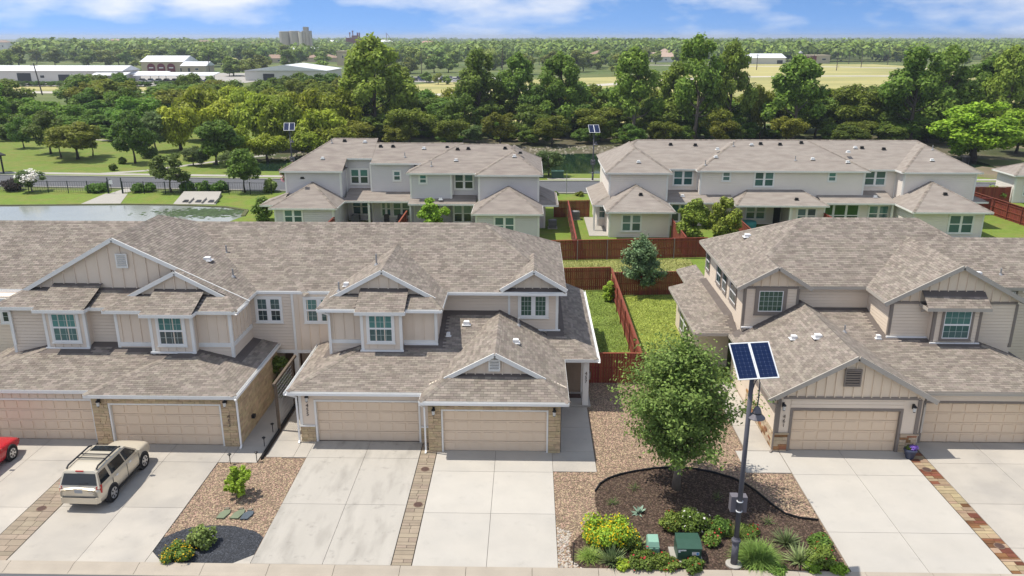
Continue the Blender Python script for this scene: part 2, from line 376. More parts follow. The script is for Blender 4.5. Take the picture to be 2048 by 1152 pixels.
def build_roofs(bld, roofs, fasc, gutm, near=True, rng=random.Random(5), deckmat=None, singles=300):
    cand = []; rest = {}
    for ri, r in enumerate(roofs):
        mb = MB(); caps = MB()
        for k in r.p:
            P = r.poly(k)
            if len(P) < 3: continue
            mb.add([(x, y, r.pz(k, x, y)) for x, y in P], [tuple(range(len(P)))])
        soff = MB()
        if r.soff:
            mb.add([(r.x0,r.y0,r.z-.012),(r.x1,r.y0,r.z-.012),(r.x1,r.y1,r.z-.012),(r.x0,r.y1,r.z-.012)], [(3,2,1,0)])
        ro = part('roof', mb, (SHDECK if near else (deckmat or SHFAR)), bld)
        fm = MB(); gm = MB(); t = .025; h = .17; z = r.z
        for e in r.eaves:
            fm = MB()
            if e == 'f': fm.box(r.x0, r.x1, r.y0-t, r.y0, z-h, z-.002)
            if e == 'b': fm.box(r.x0, r.x1, r.y1, r.y1+t, z-h, z-.002)
            if e == 'l': fm.box(r.x0-t, r.x0, r.ey0, r.y1, z-h, z-.002)
            if e == 'r': fm.box(r.x1, r.x1+t, r.ey0, r.y1, z-h, z-.002)
            part('fascia', fm, fasc, ro)
        for e in r.gut:
            def chan(x0, x1, y0, y1, out):
                gm.box(x0, x1, y0, y1, z-.14, z-.125)
                if out == 'f': gm.box(x0, x1, y0, y0+.012, z-.125, z-.012); ends = [(x0, x0+.012), (x1-.012, x1)]
                elif out == 'l': gm.box(x0, x0+.012, y0, y1, z-.125, z-.012)
                else: gm.box(x1-.012, x1, y0, y1, z-.125, z-.012)
                if out == 'f':
                    for q in ends: gm.box(q[0], q[1], y0+.012, y1, z-.125, z-.012)
            if e == 'f': chan(r.x0, r.x1, r.y0-t-.125, r.y0-t-.001, 'f')
            if e == 'l': chan(r.x0-t-.125, r.x0-t-.001, r.y0-.14, r.y1, 'l')
            if e == 'r': chan(r.x1+t+.001, r.x1+t+.125, r.y0-.14, r.y1, 'r')
        if gm.v: part('gutter', gm, gutm, ro)
        # hip and ridge caps: edges shared by two planes
        ks = list(r.p); others = [q for q in roofs if q is not r]
        def hidden(x, y, zc, tol=.04): return any(q.has(x, y) and q.h(x, y) > zc + tol for q in others)
        for i in range(len(ks)):
            for j in range(i+1, len(ks)):
                A = r.poly(ks[i]); aj = r.p[ks[j]]; ai = r.p[ks[i]]
                on = [(x, y) for x, y in A if abs((aj[0]*x+aj[1]*y+aj[2]) - (ai[0]*x+ai[1]*y+ai[2])) < 1e-6]
                if len(on) < 2: continue
                on.sort(); p, q = on[0], on[-1]
                p3 = Vector((*p, r.pz(ks[i], *p))); q3 = Vector((*q, r.pz(ks[i], *q)))
                if p3.z > q3.z: p3, q3 = q3, p3
                L = (q3-p3).length
                if L < .3: continue
                d = (q3-p3)/L; n = int(L/(.21 if near else .3)); st = L/n
                side = Vector((0,0,1)).cross(d).normalized()
                for c in range(n):
                    m0 = p3 + d*(c*st); m1 = p3 + d*((c+1)*st + .03)
                    if hidden(m0.x, m0.y, m0.z): continue
                    wv = .15; lft = .035 + rng.random()*.006
                    def lat(b, sgn):
                        x = b + side*sgn*wv; zz_ = min(r.pz(ks[i], x.x, x.y), r.pz(ks[j], x.x, x.y)); return Vector((x.x, x.y, zz_ + .022))
                    top0, top1 = m0 + Vector((0,0,lft)), m1 + Vector((0,0,.024))
                    caps.add([lat(m0,-1), top0, lat(m0,1), lat(m1,-1), top1, lat(m1,1)], [(0,3,4,1),(1,4,5,2),(0,1,2)])
        if caps.v: part('ridge_caps', caps, SHING, ro, kind='stuff')
        if not near: continue
        stuff = MB(); rest[ri] = (stuff, ro)
        for k in r.p:
            P = r.poly(k)
            if len(P) < 3: continue
            u, (vx, vy) = UV[k]; a, b, c = r.p[k]; pit = abs(a) + abs(b); n3 = Vector((-a, -b, 1)).normalized()
            c0 = Vector((P[0][0], P[0][1], r.pz(k, *P[0])))
            if n3.dot(CAM - c0) <= 0: continue
            v = Vector((vx, vy, pit)).normalized()
            o = {'f': Vector((r.x0,r.y0,r.z)), 'b': Vector((r.x1,r.y1,r.z)), 'l': Vector((r.x0,r.y1,r.z)), 'r': Vector((r.x1,r.y0,r.z))}[k]
            Q = [((Vector((x,y,r.pz(k,x,y)))-o).dot(u), (Vector((x,y,r.pz(k,x,y)))-o).dot(v)) for x, y in P]
            ar = sum(Q[i][0]*Q[(i+1)%len(Q)][1]-Q[(i+1)%len(Q)][0]*Q[i][1] for i in range(len(Q)))
            if ar < 0: Q = Q[::-1]
            hp = []
            for i in range(len(Q)):
                (x1,y1),(x2,y2) = Q[i], Q[(i+1)%len(Q)]
                nx, ny = -(y2-y1), x2-x1; hp.append((nx, ny, -(nx*x1+ny*y1)))
            u0, u1 = min(q[0] for q in Q), max(q[0] for q in Q); v0, v1 = min(q[1] for q in Q), max(q[1] for q in Q)
            for row in range(int(v0/EXPO)-1, int(v1/EXPO)+1):
                off = (row % 2)*TABW/2 + ((row*7919) % 13)/13*.02
                for ci in range(int((u0-off)/TABW)-1, int((u1-off)/TABW)+1):
                    a0 = ci*TABW + off; b0 = row*EXPO
                    rect = [(a0+.006,b0),(a0+TABW-.006,b0),(a0+TABW-.006,b0+EXPO+.004),(a0+.006,b0+EXPO+.004)]
                    cen = o + u*(a0+TABW/2) + v*(b0+EXPO/2)
                    if hidden(cen.x, cen.y, cen.z, .12): continue
                    full = all(h[0]*q[0]+h[1]*q[1]+h[2] >= -1e-4 for h in hp for q in rect)
                    if full:
                        cand.append(((cen-CAM).length, ri, o + u*a0 + v*b0, u, v, n3)); continue
                    pl = rect
                    for h in hp:
                        pl = clip2(pl, *h)
                        if len(pl) < 3: break
                    if len(pl) < 3: continue
                    top = [o + u*x + v*y + n3*(.0165 - .0115*(y-b0)/EXPO) for x, y in pl]
                    low = [o + u*x + v*y + n3*.001 for x, y in pl]; m_ = len(pl)
                    stuff.add(top+low, [tuple(range(m_))] + [(i+m_, (i+1)%m_+m_, (i+1)%m_, i) for i in range(m_)])
    cand.sort(key=lambda t: t[0])
    tm = tabmesh() if near else None
    base = [v.co.copy() for v in tm.vertices] if tm else []
    fcs = [tuple(p.vertices) for p in tm.polygons] if tm else []
    for i, (dist, ri, o, u, v, n3) in enumerate(cand):
        M = Matrix((u, v, n3)).transposed().to_4x4(); M.translation = o
        if i < singles:
            s = link('shingle', tm, rest[ri][1], world=False); s.matrix_basis = M
        else: rest[ri][0].add([M @ q for q in base], fcs)
    for stuff, ro in rest.values():
        if stuff.v: part('shingles', stuff, SHING, ro, kind='stuff')
def rake(parent, x0, z0, x1, z1, y, m, w=.06, h=.2):
    part('rake_board', MB().bar((x0, y, z0), (x1, y, z1), w, h), m, parent)
def gable(parent, xl, xc, xr, zb, zt, y, m, battens=True, th=.12, step=.40, zl=None, zr=None):
    """triangular gable wall facing -y with battens; slopes may differ left and right"""
    mb = MB(); vs = [(xl,y,zb),(xr,y,zb),(xc,y,zt),(xl,y+th,zb),(xr,y+th,zb),(xc,y+th,zt)]
    mb.add(vs, [(0,1,2),(5,4,3),(0,3,4,1),(1,4,5,2),(2,5,3,0)]); part('gable_wall', mb, m, parent)
    if battens:
        w = Wall('y', y, -1)
        batten_wall(parent, w, xl+.1, xr-.1, zb, zt, m, step, top=lambda a: zb + (zt-zb)*(1-((xc-a)/(xc-xl) if a < xc else (a-xc)/(xr-xc))) - .02)
def louver(parent, w, a0, a1, z0, z1, mt, ms=None):
    w = Wall(w.ax, w.pl + w.fc*.057, w.fc)
    mb = MB(); c = .06; w.box(mb, a0, a0+c, 0, .06, z0, z1); w.box(mb, a1-c, a1, 0, .06, z0, z1); w.box(mb, a0+c, a1-c, 0, .06, z1-c, z1); w.box(mb, a0+c, a1-c, 0, .06, z0, z0+c)
    f = part('gable_vent', mb, mt, parent); n = 6; hgt = (z1-z0-2*c)/n
    mb2 = MB(); w.box(mb2, a0+c, a1-c, .001, .012, z0+c, z1-c); part('vent_back', mb2, BLACKM, f)
    for i in range(n):
        cc, dd = w.ctr(a0+c, a1-c, .015, .05, z0+c+i*hgt+.01, z0+c+(i+1)*hgt-.025)
        piece('slat', ms or mt, f, cc, dd, rot=(R(25) if w.ax == 'y' else 0, 0, 0))
def garage_door(parent, x0, x1, y, z1, m, rows=4, cols=8):
    """sectional door: leaf with four sections and raised panels"""
    mb = MB(); h = z1/rows
    for i in range(rows): mb.box(x0, x1, y+.004*(i%2), y+.06, i*h+.009 + (.03 if i == 0 else 0), (i+1)*h-.009)
    d = part('garage_door', mb, m, parent)
    part('bottom_seal', MB().box(x0, x1, y+.005, y+.05, 0.0, .03), BLACKM, d)
    w = (x1-x0)/cols
    for i in range(rows):
        for j in range(cols):
            piece('panel', m, d, (x0+(j+.5)*w, y-.008, (i+.5)*h), (w-.13, .034, h-.17))
    return d
def stones(x0, x1, z0, z1, w, rng, hmin=.09, hmax=.17, lmin=.2, lmax=.42, d=.05):
    its = []; z = z0
    while z < z1 - .03:
        h = min(rng.uniform(hmin, hmax), z1 - z)
        if z1 - (z + h) < .05: h = z1 - z
        a = x0
        while a < x1 - .02:
            l = min(rng.uniform(lmin, lmax), x1 - a)
            if x1 - (a + l) < .09: l = x1 - a
            c, dd = w.ctr(a+.006, a+l-.006, .0, d + rng.uniform(-.012,.014), z+.006, z+h-.006); its.append((c, dd)); a += l
        z += h
    return its
def sconce(x, y, z, label, group=None, mglass=None):
    t = thing('wall_lantern', (x, y, z), label, 'lamp', group)
    part('bracket', MB().box(x-.05,x+.05,y-.03,y,z-.12,z+.12).tube([(x,y-.03,z+.08),(x,y-.12,z+.16),(x,y-.16,z+.1)], .012, 6), BLACKM, t)
    part('lantern_cap', MB().lathe([(.02,.12),(.05,.1),(.10,.03),(.10,.01)], (x,y-.16,z), 10), BLACKM, t)
    part('glass', MB().lathe([(.075,.01),(.07,-.18),(.05,-.2)], (x,y-.16,z), 10), mglass or LGLASS, t)
    part('lantern_foot', MB().lathe([(.06,-.2),(.05,-.225),(.015,-.25)], (x,y-.16,z), 10), BLACKM, t)
    return t
def roof_vent(parent, roof, k, x, y, m, s=.32, cap=None):
    z = roof.pz(k, x, y); part('roof_vent', MB().prism([(x-s*.7,y-s*.7),(x+s*.7,y-s*.7),(x+s*.7,y+s*.7),(x-s*.7,y+s*.7)], z+.0, z+.03).prism([(x-s*.5,y-s*.5),(x+s*.5,y-s*.5),(x+s*.4,y+s*.4),(x-s*.4,y+s*.4)], z+.03, z+.2), m, parent)
def vent_pipe(parent, roof, k, x, y, h=.45, m=None):
    z = roof.pz(k, x, y); part('vent_pipe', MB().tube([(x,y,z-.05),(x,y,z+h)], .045, 8).lathe([(.14,0),(.05,.12)], (x,y,z), 8), m or GREYM, parent)
def downspout(parent, pts, m, s=.075):
    mb = MB()
    for a, b in zip(pts[:-1], pts[1:]): mb.bar(a, b, s, s)
    part('downspout', mb, m, parent)
# ================================================================== near townhouse row (left and centre)
ZU, ZL = 5.75, 2.83
rng = random.Random(11)
AB = thing('townhouse_row', (-12, 41, 0), 'long beige two-storey townhouse row with white trim, left and centre foreground', 'house')
sk = .006
rf = {}
rf['main'] = Roof(-36,2.0,39.7,50.2,ZU,f=.475,b=.475,r=.55,eaves='fr',gut='f')
rf['big'] = Roof(-26.6,-14.3,38.15,50.3,ZU+.01,b=.47,l=.55,r=.49,eaves='r',ey0=38.2,soff=False)
rf['bigskirt'] = Roof(-26.6,-17.5,36.8,38.45,ZU-sk,f=.34,l=.55,eaves='fl',gut='')
rf['g453'] = Roof(-20.85,-14.3,37.6,38.2,ZU,l=.5,r=.49,eaves='r',ey0=37.78,soff=False)
rf['s453'] = Roof(-20.85,-14.3,36.36,37.78,ZU-sk,f=.3,l=.49,r=.485,eaves='flr',gut='r')
rf['bay451'] = Roof(-24.25,-21.72,36.28,38.4,5.78,f=.345,eaves='flr')
rf['bay453'] = Roof(-18.75,-16.2,35.78,37.75,5.75,f=.35,eaves='flr')
rf['g455'] = Roof(-10.4,-4.24,37.9,44,ZU,l=.54,r=.54,eaves='lr',ey0=38.12,soff=False)
rf['s455'] = Roof(-10.4,-4.24,36.85,38.12,ZU-sk,f=.32,l=.535,r=.535,eaves='flr',gut='f')
rf['bay455'] = Roof(-8.45,-6.02,36.38,38.1,5.75,f=.40,eaves='flr')
rf['d457'] = Roof(-1.41,1.98,39.68,43.2,ZU+.16,l=.6,r=.6,soff=False)
rf['p457'] = Roof(-1.41,1.99,39.72,40.1,ZU+.02,f=.45,eaves='f')
rf['l451'] = Roof(-27.4,-17,33.45,38.5,ZL,f=.25,l=.25,eaves='f')
rf['l453'] = Roof(-20.4,-13.42,32.95,40.2,ZL+.004,f=.25,l=.25,r=.25,eaves='flr',gut='r')
rf['l455'] = Roof(-11.15,-1.45,33.53,40.3,ZL,f=.26,l=.32,eaves='fl',gut='fl')
rf['g457'] = Roof(-4.9,1.86,33.88,40.3,ZL,l=.53,r=.53,eaves='r',ey0=34.1,soff=False)
rf['s457'] = Roof(-4.9,1.86,32.65,34.1,ZL-sk,f=.53,l=.525,r=.525,eaves='flr',gut='f')
rf['porch'] = Roof(1.0,3.54,37.69,49.4,ZL,f=.25,r=.4,eaves='fr',gut='r')
build_roofs(AB, list(rf.values()), TRIMW, GUTW, rng=random.Random(3))
FY = lambda y: Wall('y', y, -1)
def corner(b, x, y, z0, z1, m, w=.1, sx=1):
    part('corner_trim', MB().box(x-.045, x+w, y-.045, y+w, z0, z1) if sx < 0 else MB().box(x-w, x+.045, y-.045, y+w, z0, z1), m, b)
# --- gables
gable(AB, -26.6, -20.8, -14.3, ZU, 8.9, 38.4, BATB, step=.62)
rake(AB, -26.75, ZU-.17, -20.8, 8.87, 38.12, TRIMW); rake(AB, -20.8, 8.87, -14.2, ZU-.12, 38.12, TRIMW)
louver(AB, FY(38.4), -20.83, -20.24, 7.35, 8.1, TRIMW)
gable(AB, -20.85, -17.6, -14.3, ZU, 7.33, 37.75, BATB, step=.55)
rake(AB, -20.6, ZU+.02, -17.6, 7.31, 37.57, TRIMW); rake(AB, -17.6, 7.31, -14.9, ZU+.1, 37.57, TRIMW)
gable(AB, -10.4, -7.32, -4.24, ZU, 7.38, 38.1, BATB, step=.5)
rake(AB, -9.95, 5.93, -7.32, 7.36, 37.87, TRIMW); rake(AB, -7.32, 7.36, -4.7, 5.93, 37.87, TRIMW)
gable(AB, -1.36, .285, 1.93, ZU+.1, 6.87, 40.02, BATB, step=.42)
rake(AB, -1.45, 5.84, .285, 6.87, 39.65, TRIMW); rake(AB, .285, 6.87, 2.02, 5.84, 39.65, TRIMW)
gable(AB, -4.85, -1.52, 1.81, ZL+.05, 4.57, 34.08, BATB, step=.42)
rake(AB, -3.85, 3.37, -1.52, 4.6, 33.85, TRIMW); rake(AB, -1.52, 4.6, .8, 3.37, 33.85, TRIMW)
louver(AB, FY(34.08), -1.82, -1.28, 3.74, 4.33, TRIMW)
# --- upper storey walls
box_wall(AB, -26.1, -20.0, 37.25, 40.0, 2.8, 5.62, SIDB); lap(AB, FY(37.25), -26.1, -20.4, 2.95, 5.6, SIDB)
corner(AB, -26.1, 37.25, 2.95, 5.6, TRIMW, sx=-1)
box_wall(AB, -20.48, -14.74, 36.8, 39.7, 2.8, 5.6, SIDB)
lap(AB, FY(36.8), -20.48, -14.74, 2.95, 3.74, SIDB); batten_wall(AB, FY(36.8), -20.48, -14.74, 3.94, 5.6, BATB, .48)
trim(AB, FY(36.8), -20.4, -14.78, 3.73, 3.94, TRIMW)
wr = Wall('x', -14.74, 1); lap(AB, wr, 36.8, 39.6, 2.95, 3.74, SIDB); batten_wall(AB, wr, 36.8, 39.6, 3.94, 5.6, BATB, .5); trim(AB, wr, 36.85, 39.55, 3.73, 3.94, TRIMW)
corner(AB, -20.48, 36.8, 2.95, 5.6, TRIMW, sx=-1); corner(AB, -14.74, 36.8, 2.95, 5.6, TRIMW)
def bay(b, x0, x1, y, yb, z0, z1, wm, tm, step=.42, siding=False, flash=True):
    box_wall(b, x0, x1, y, yb, z0-.4, z1, wm, 'bay')
    if siding: lap(b, FY(y), x0, x1, z0-.3, z1-.02, wm)
    else: batten_wall(b, FY(y), x0+.1, x1-.1, z0-.3, z1-.02, wm, step)
    corner(b, x0, y, z0-.3, z1-.02, tm, sx=-1); corner(b, x1, y, z0-.3, z1-.02, tm)
    if flash: part('flashing', MB().box(x0-.09, x1+.09, y-.14, y-.046, z0-.06, z0+.02), WHITEM, b)
bay(AB, -24.04, -21.99, 36.75, 37.3, 3.66, 5.75, SIDB, TRIMW); window(AB, FY(36.75), -23.65, -22.38, 4.0, 5.45, TRIMW, 1, (4,2), PANET, PANEF)
bay(AB, -18.52, -16.44, 36.27, 36.9, 3.66, 5.7, SIDB, TRIMW); window(AB, FY(36.27), -18.1, -16.88, 4.05, 5.48, TRIMW, 1, (4,2), PANET, PANE)
bay(AB, -8.22, -6.24, 36.7, 37.3, 3.67, 5.72, SIDB, TRIMW); window(AB, FY(36.7), -7.85, -6.68, 4.12, 5.5, TRIMW, 1, (4,2), PANET, PANEM)
box_wall(AB, -9.97, -4.57, 37.25, 40.4, 2.95, 5.62, SIDB)
lap(AB, FY(37.25), -9.97, -4.57, 3.0, 3.82, SIDB); batten_wall(AB, FY(37.25), -9.97, -4.57, 4.0, 5.6, BATB, .5); trim(AB, FY(37.25), -9.92, -4.6, 3.81, 4.0, TRIMW)
wr = Wall('x', -4.57, 1); lap(AB, wr, 37.25, 40.2, 3.5, 5.6, SIDB); lap(AB, Wall('x', -9.97, -1), 37.25, 39.8, 3.0, 5.6, SIDB)
corner(AB, -9.97, 37.25, 3.0, 5.6, TRIMW, sx=-1); corner(AB, -4.57, 37.25, 3.5, 5.6, TRIMW)
part('flashing', MB().box(-6.2,-4.5,37.12,37.22,3.76,3.83), WHITEM, AB)
# link between the units
box_wall(AB, -14.74, -9.9, 39.62, 41.2, 2.3, 5.6, SIDB); lap(AB, FY(39.62), -14.74, -12.42, 2.35, 5.6, SIDB)
batten_wall(AB, FY(39.6), -12.4, -9.97, 2.45, 5.6, BATB, .5); trim(AB, FY(39.6), -12.5, -12.38, 2.3, 5.6, TRIMW, .06); trim(AB, FY(39.62), -14.7, -9.95, 2.28, 2.46, TRIMW, .055)
window(AB, FY(39.62), -14.34, -13.1, 4.1, 5.36, TRIMW, 2, (2,2), PANEF, PANE); window(AB, FY(39.6), -11.75, -10.3, 4.1, 5.36, TRIMW, 2, (2,2), PANET, PANEM)
box_wall(AB, -14.7, -9.0, 41.3, 41.5, 0, 2.4, SIDB); part('entry_door', MB().box(-13.6,-12.7,41.22,41.3,0,2.1), mat('brown_door',(.16,.10,.07),.5), AB)
part('entry_post', MB().box(-12.6,-12.35,39.55,39.8,0,2.3), TRIMW, AB)
# 457 upper storey
box_wall(AB, -4.57, 1.56, 40.2, 49.8, 2.95, 5.62, SIDB); lap(AB, FY(40.2), -4.57, 1.56, 3.2, 5.6, SIDB); lap(AB, Wall('x',1.56,1), 40.2, 49.8, 3.3, 5.6, SIDB)
trim(AB, FY(40.2), -1.08, -.96, 3.4, 5.6, TRIMW); corner(AB, 1.56, 40.2, 3.4, 5.6, TRIMW)
part('flashing', MB().box(-1.0,1.72,40.06,40.17,3.46,3.53), WHITEM, AB)
window(AB, FY(40.2), -.42, .96, 4.28, 5.42, TRIMW, 2, (3,4), one=True, lo=mat('window_glass_green',(.03,.085,.06),.07,.2,3,spec=.6), case=.13)
# far left upper wall beyond 451
box_wall(AB, -33, -26.1, 38.9, 41, 0, 5.6, SIDB); lap(AB, FY(38.9), -33, -26.1, 0, 5.6, SIDB); window(AB, FY(38.9), -27.6, -26.5, 4.2, 5.4, TRIMW, 1, (2,2))
# --- garages
def garage(b, x0, x1, y, d0, d1, zt, wm, dm, tm, jamb=.09, ysides=(38.0, 38.0), z1=2.14):
    """front wall with a door opening, side walls, casing and the sectional door"""
    box_wall(b, x0, d0-jamb, y, y+.3, 0, zt, wm, 'pier'); box_wall(b, d1+jamb, x1, y, y+.3, 0, zt, wm, 'pier'); box_wall(b, d0-jamb, d1+jamb, y, y+.3, z1+jamb, zt, wm, 'header')
    mb = MB(); mb.box(d0-jamb, d0, y-.03, y+.2, 0, z1+jamb); mb.box(d1, d1+jamb, y-.03, y+.2, 0, z1+jamb); mb.box(d0, d1, y-.03, y+.2, z1, z1+jamb)
    part('door_casing', mb, tm, b)
    garage_door(b, d0, d1, y+.13, z1, dm)
    box_wall(b, x0, x0+.15, y+.3, ysides[0], 0, zt, wm, 'side_wall'); box_wall(b, x1-.15, x1, y+.3, ysides[1], 0, zt, wm, 'side_wall')
st = []
garage(AB, -4.58, 1.52, 33.1, -3.9, .88, 2.68, MORTAR, DOORB, TRIMW, .075, (37,38.6))
for a, b_, z0, z1 in ((-4.58,-3.98,0,2.68),(.96,1.52,0,2.68),(-3.98,.96,2.23,2.68)): st += stones(a, b_, z0, z1, FY(33.1), rng)
lap(AB, Wall('x',1.52,1), 33.15, 38.6, 0, 2.66, SIDB)
garage(AB, -10.74, -4.62, 33.95, -9.98, -5.14, 2.68, BATB, DOORB, TRIMW, .09, (40,36))
st += stones(-10.74, -10.08, 0, .85, FY(33.95), rng); st += stones(33.95, 35.2, 0, .85, Wall('x',-10.74,-1), rng)
st += stones(-5.04, -4.62, 0, .85, FY(33.95), rng)
part('pier_cap', MB().box(-10.8,-10.07,33.86,34.1,.855,.92), TRIMW, AB); part('pier_cap', MB().box(-5.03,-4.6,33.86,33.94,.855,.92), TRIMW, AB)
corner(AB, -10.74, 33.95, .93, 2.66, TRIMW, .09, -1)
garage(AB, -20.33, -13.58, 33.4, -19.5, -14.36, 2.68, MORTAR, DOORB, TRIMW, .08, (37,40))
for a, b_, z0, z1 in ((-20.33,-19.59,0,2.68),(-14.27,-13.58,0,2.68),(-19.59,-14.27,2.23,2.68)): st += stones(a, b_, z0, z1, FY(33.4), rng)
st += stones(33.4, 39.6, 0, 2.68, Wall('x',-13.58,1), rng, .12, .2, .3, .6)
garage(AB, -27.2, -20.4, 33.8, -25.4, -20.62, 2.68, BATB, DOORB, TRIMW, .09, (37,37))
batten_wall(AB, FY(33.8), -27.1, -20.5, 2.26, 2.66, BATB, .42)
pieces('stone', STONE, AB, st)
# entry of 457
box_wall(AB, 1.52, 3.1, 39.7, 49.0, 0, 2.75, SIDB); lap(AB, Wall('x',3.1,1), 39.7, 49.0, 0, 2.7, SIDB)
ed = part('entry_door', MB().box(2.0,2.86,39.62,39.69,.02,2.1), mat('tan_door',(.30,.225,.165),.5), AB)
for z0, z1 in ((.2,.8),(.95,1.9)):
    for x0 in (2.1, 2.48): piece('panel', mat('tan_door',(.3,.22,.16)), ed, (x0+.14, 39.615, (z0+z1)/2), (.26,.02,z1-z0))
part('door_casing', MB().box(1.88,2.0,39.6,39.7,0,2.2).box(2.86,2.98,39.6,39.7,0,2.2).box(2.0,2.86,39.6,39.7,2.1,2.2), TRIMW, AB)
part('porch_column', MB().box(2.86,3.16,37.98,38.28,.12,2.66).box(2.82,3.2,37.94,38.32,0,.12), TRIMW, AB)
lettering('4\n5\n7', .26, NUMB, AB, (3.01, 37.965, 2.05), space=.85)
lettering('4\n5\n5', .26, NUMB, AB, (-10.40, 33.93, 2.05), space=.85)
lettering('4\n5\n3', .26, NUMB, AB, (-13.93, 33.31, 1.75), space=.85)
downspout(AB, [(-4.86,32.56,2.68),(-4.72,32.95,2.4),(-4.72,33.02,.15),(-4.72,32.85,.06)], GUTW)
downspout(AB, [(-11.2,33.5,2.68),(-10.86,33.85,2.4),(-10.86,33.85,.15),(-10.86,33.7,.06)], GUTW)
downspout(AB, [(-13.34,32.85,2.68),(-13.46,33.25,2.45),(-13.46,33.25,.15),(-13.46,33.1,.06)], GUTW)
downspout(AB, [(-26.4,36.8,5.6),(-25.95,37.12,5.4),(-25.95,37.12,3.6)], GUTW)
downspout(AB, [(-10.3,36.8,5.6),(-9.88,37.1,5.35),(-9.88,37.1,3.3)], GUTW)
sconce(-4.3, 33.04, 2.24, 'black wall lantern on the left stone pier of the central garage', 'garage wall lanterns')
sconce(1.22, 33.04, 2.24, 'black wall lantern on the right stone pier of the central garage', 'garage wall lanterns')
sconce(-10.35, 33.93, 2.42, 'wall lantern above the number 455 beside the garage door', 'garage wall lanterns')
sconce(-19.92, 33.34, 2.36, 'wall lantern on the stone pier left of the garage behind the gold car', 'garage wall lanterns')
sconce(-14.0, 33.34, 2.4, 'wall lantern on the stone pier by the walkway, right of the gold car', 'garage wall lanterns')
for k, x, y, m_, s_ in (('l455',-3.2,38.9,WHITEM,.32),('l455',-4.05,37.9,WHITEM,.2)): roof_vent(AB, rf[k], 'f', x, y, m_, s_)
roof_vent(AB, rf['g457'], 'r', -.6, 36.6, WHITEM, .3); roof_vent(AB, rf['big'], 'r', -17.1, 40.6, WHITEM, .34); roof_vent(AB, rf['g455'], 'l', -9.3, 38.7, WHITEM, .26)
for k, pl, x, y, h in (('big','r',-16.8,42.5,.5),('big','r',-15.6,40.0,.45),('g455','l',-9.6,38.3,.5),('g455','l',-8.0,40.2,.6),('g457','r',-.5,39.2,.4),('main','f',-24.3,40.2,.25)): vent_pipe(AB, rf[k], pl, x, y, h)
# diagonal seam of cap shingles where the two main slopes meet
capm = MB(); a_ = Vector((-15.9,44.9,8.2)); b_ = Vector((-11.6,39.4,5.82))
for i in range(34):
    p0 = b_.lerp(a_, i/34); p1 = b_.lerp(a_, (i+1.1)/34); sd = (a_-b_).cross(Vector((0,0,1))).normalized()*.14
    for q in (p0, p1): q.z = rf['main'].pz('f', q.x, q.y)
    sd.z = 0; up0 = Vector((0,0,.035)); up1 = Vector((0,0,.022))
    def onr(v, h): return Vector((v.x, v.y, rf['main'].pz('f', v.x, v.y) + h))
    capm.add([onr(p0-sd,.022), p0+up0+Vector((0,0,.015)), onr(p0+sd,.022), onr(p1-sd,.02), p1+up1+Vector((0,0,.015)), onr(p1+sd,.02)], [(0,3,4,1),(1,4,5,2),(0,1,2)])
part('ridge_caps', capm, SHING, AB, kind='stuff')

# ================================================================== house on the right (461 and 463)
C = thing('townhouse', (18, 41, 0), 'tan two-storey townhouse with taupe trim and two garages at the right of the picture', 'house')
rc = {}
rc['main'] = Roof(11.25,27.5,41.1,51.1,ZU,f=.53,b=.53,l=.55,r=.55,eaves='f')
rc['g461'] = Roof(11.24,15.03,40.7,45.0,ZU+.005,l=.552,r=.6,eaves='',soff=False)
rc['right'] = Roof(22.3,40,41.15,48.6,ZU,f=.48,b=.48,eaves='f')
rc['g463'] = Roof(18.1,25.1,38.4,46,ZU,l=.543,r=.543,eaves='lr',ey0=38.5,soff=False)
rc['awn'] = Roof(19.83,22.96,37.78,38.68,5.68,f=.72,eaves='flr')
rc['gar'] = Roof(11.11,18.39,33.2,41.5,ZL,l=.563,r=.563,eaves='lr',ey0=33.3,soff=False)
rc['low'] = Roof(14.9,25.1,34.17,41.5,ZL+.004,f=.22,r=.38,eaves='fr',gut='f')
rc['porch'] = Roof(9.25,11.8,41.6,50.2,ZL+.002,l=.27,f=.4,eaves='fl')
rc['rear'] = Roof(10.5,11.8,50.6,54.4,ZL,l=.27,eaves='fl')
build_roofs(C, list(rc.values()), FASC_C, FASC_C, rng=random.Random(4))
part('fascia', MB().box(11.21,11.24,40.75,51.1,ZU-.17,ZU-.002), FASC_C, C)
gable(C, 11.3, 13.24, 15.0, ZU, 6.83, 41.08, BATC, step=.45); rake(C, 11.15, ZU-.07, 13.24, 6.85, 40.68, FASC_C); rake(C, 13.24, 6.85, 15.12, ZU-.07, 40.68, FASC_C)
gable(C, 18.1, 21.6, 25.1, ZU, 7.62, 38.68, BATC, step=.45); rake(C, 17.95, ZU-.1, 21.6, 7.62, 38.37, FASC_C, h=.22); rake(C, 21.6, 7.62, 25.25, ZU-.1, 38.37, FASC_C, h=.22)
gable(C, 11.15, 14.75, 18.35, ZL, 4.85, 33.48, BATC, step=.42); rake(C, 10.95, ZL-.1, 14.75, 4.86, 33.17, FASC_C, h=.22); rake(C, 14.75, 4.86, 18.55, ZL-.1, 33.17, FASC_C, h=.22)
trim(C, FY(33.48), 11.7, 17.8, ZL-.1, ZL+.02, TRIMC, .05); louver(C, FY(33.48), 14.3, 15.06, 3.4, 4.24, TRIMC)
box_wall(C, 11.65, 14.53, 41.1, 50.7, 2.9, 5.62, SIDC); lap(C, FY(41.1), 11.65, 14.53, 3.3, 5.6, SIDC); lap(C, Wall('x',11.65,-1), 41.1, 50.7, 3.2, 5.6, SIDC)
trim(C, FY(41.1), 11.7, 14.5, 5.62, 5.74, TRIMC, .05); corner(C, 11.65, 41.1, 3.3, 5.6, TRIMC, sx=-1); corner(C, 14.53, 41.1, 3.3, 5.6, TRIMC)
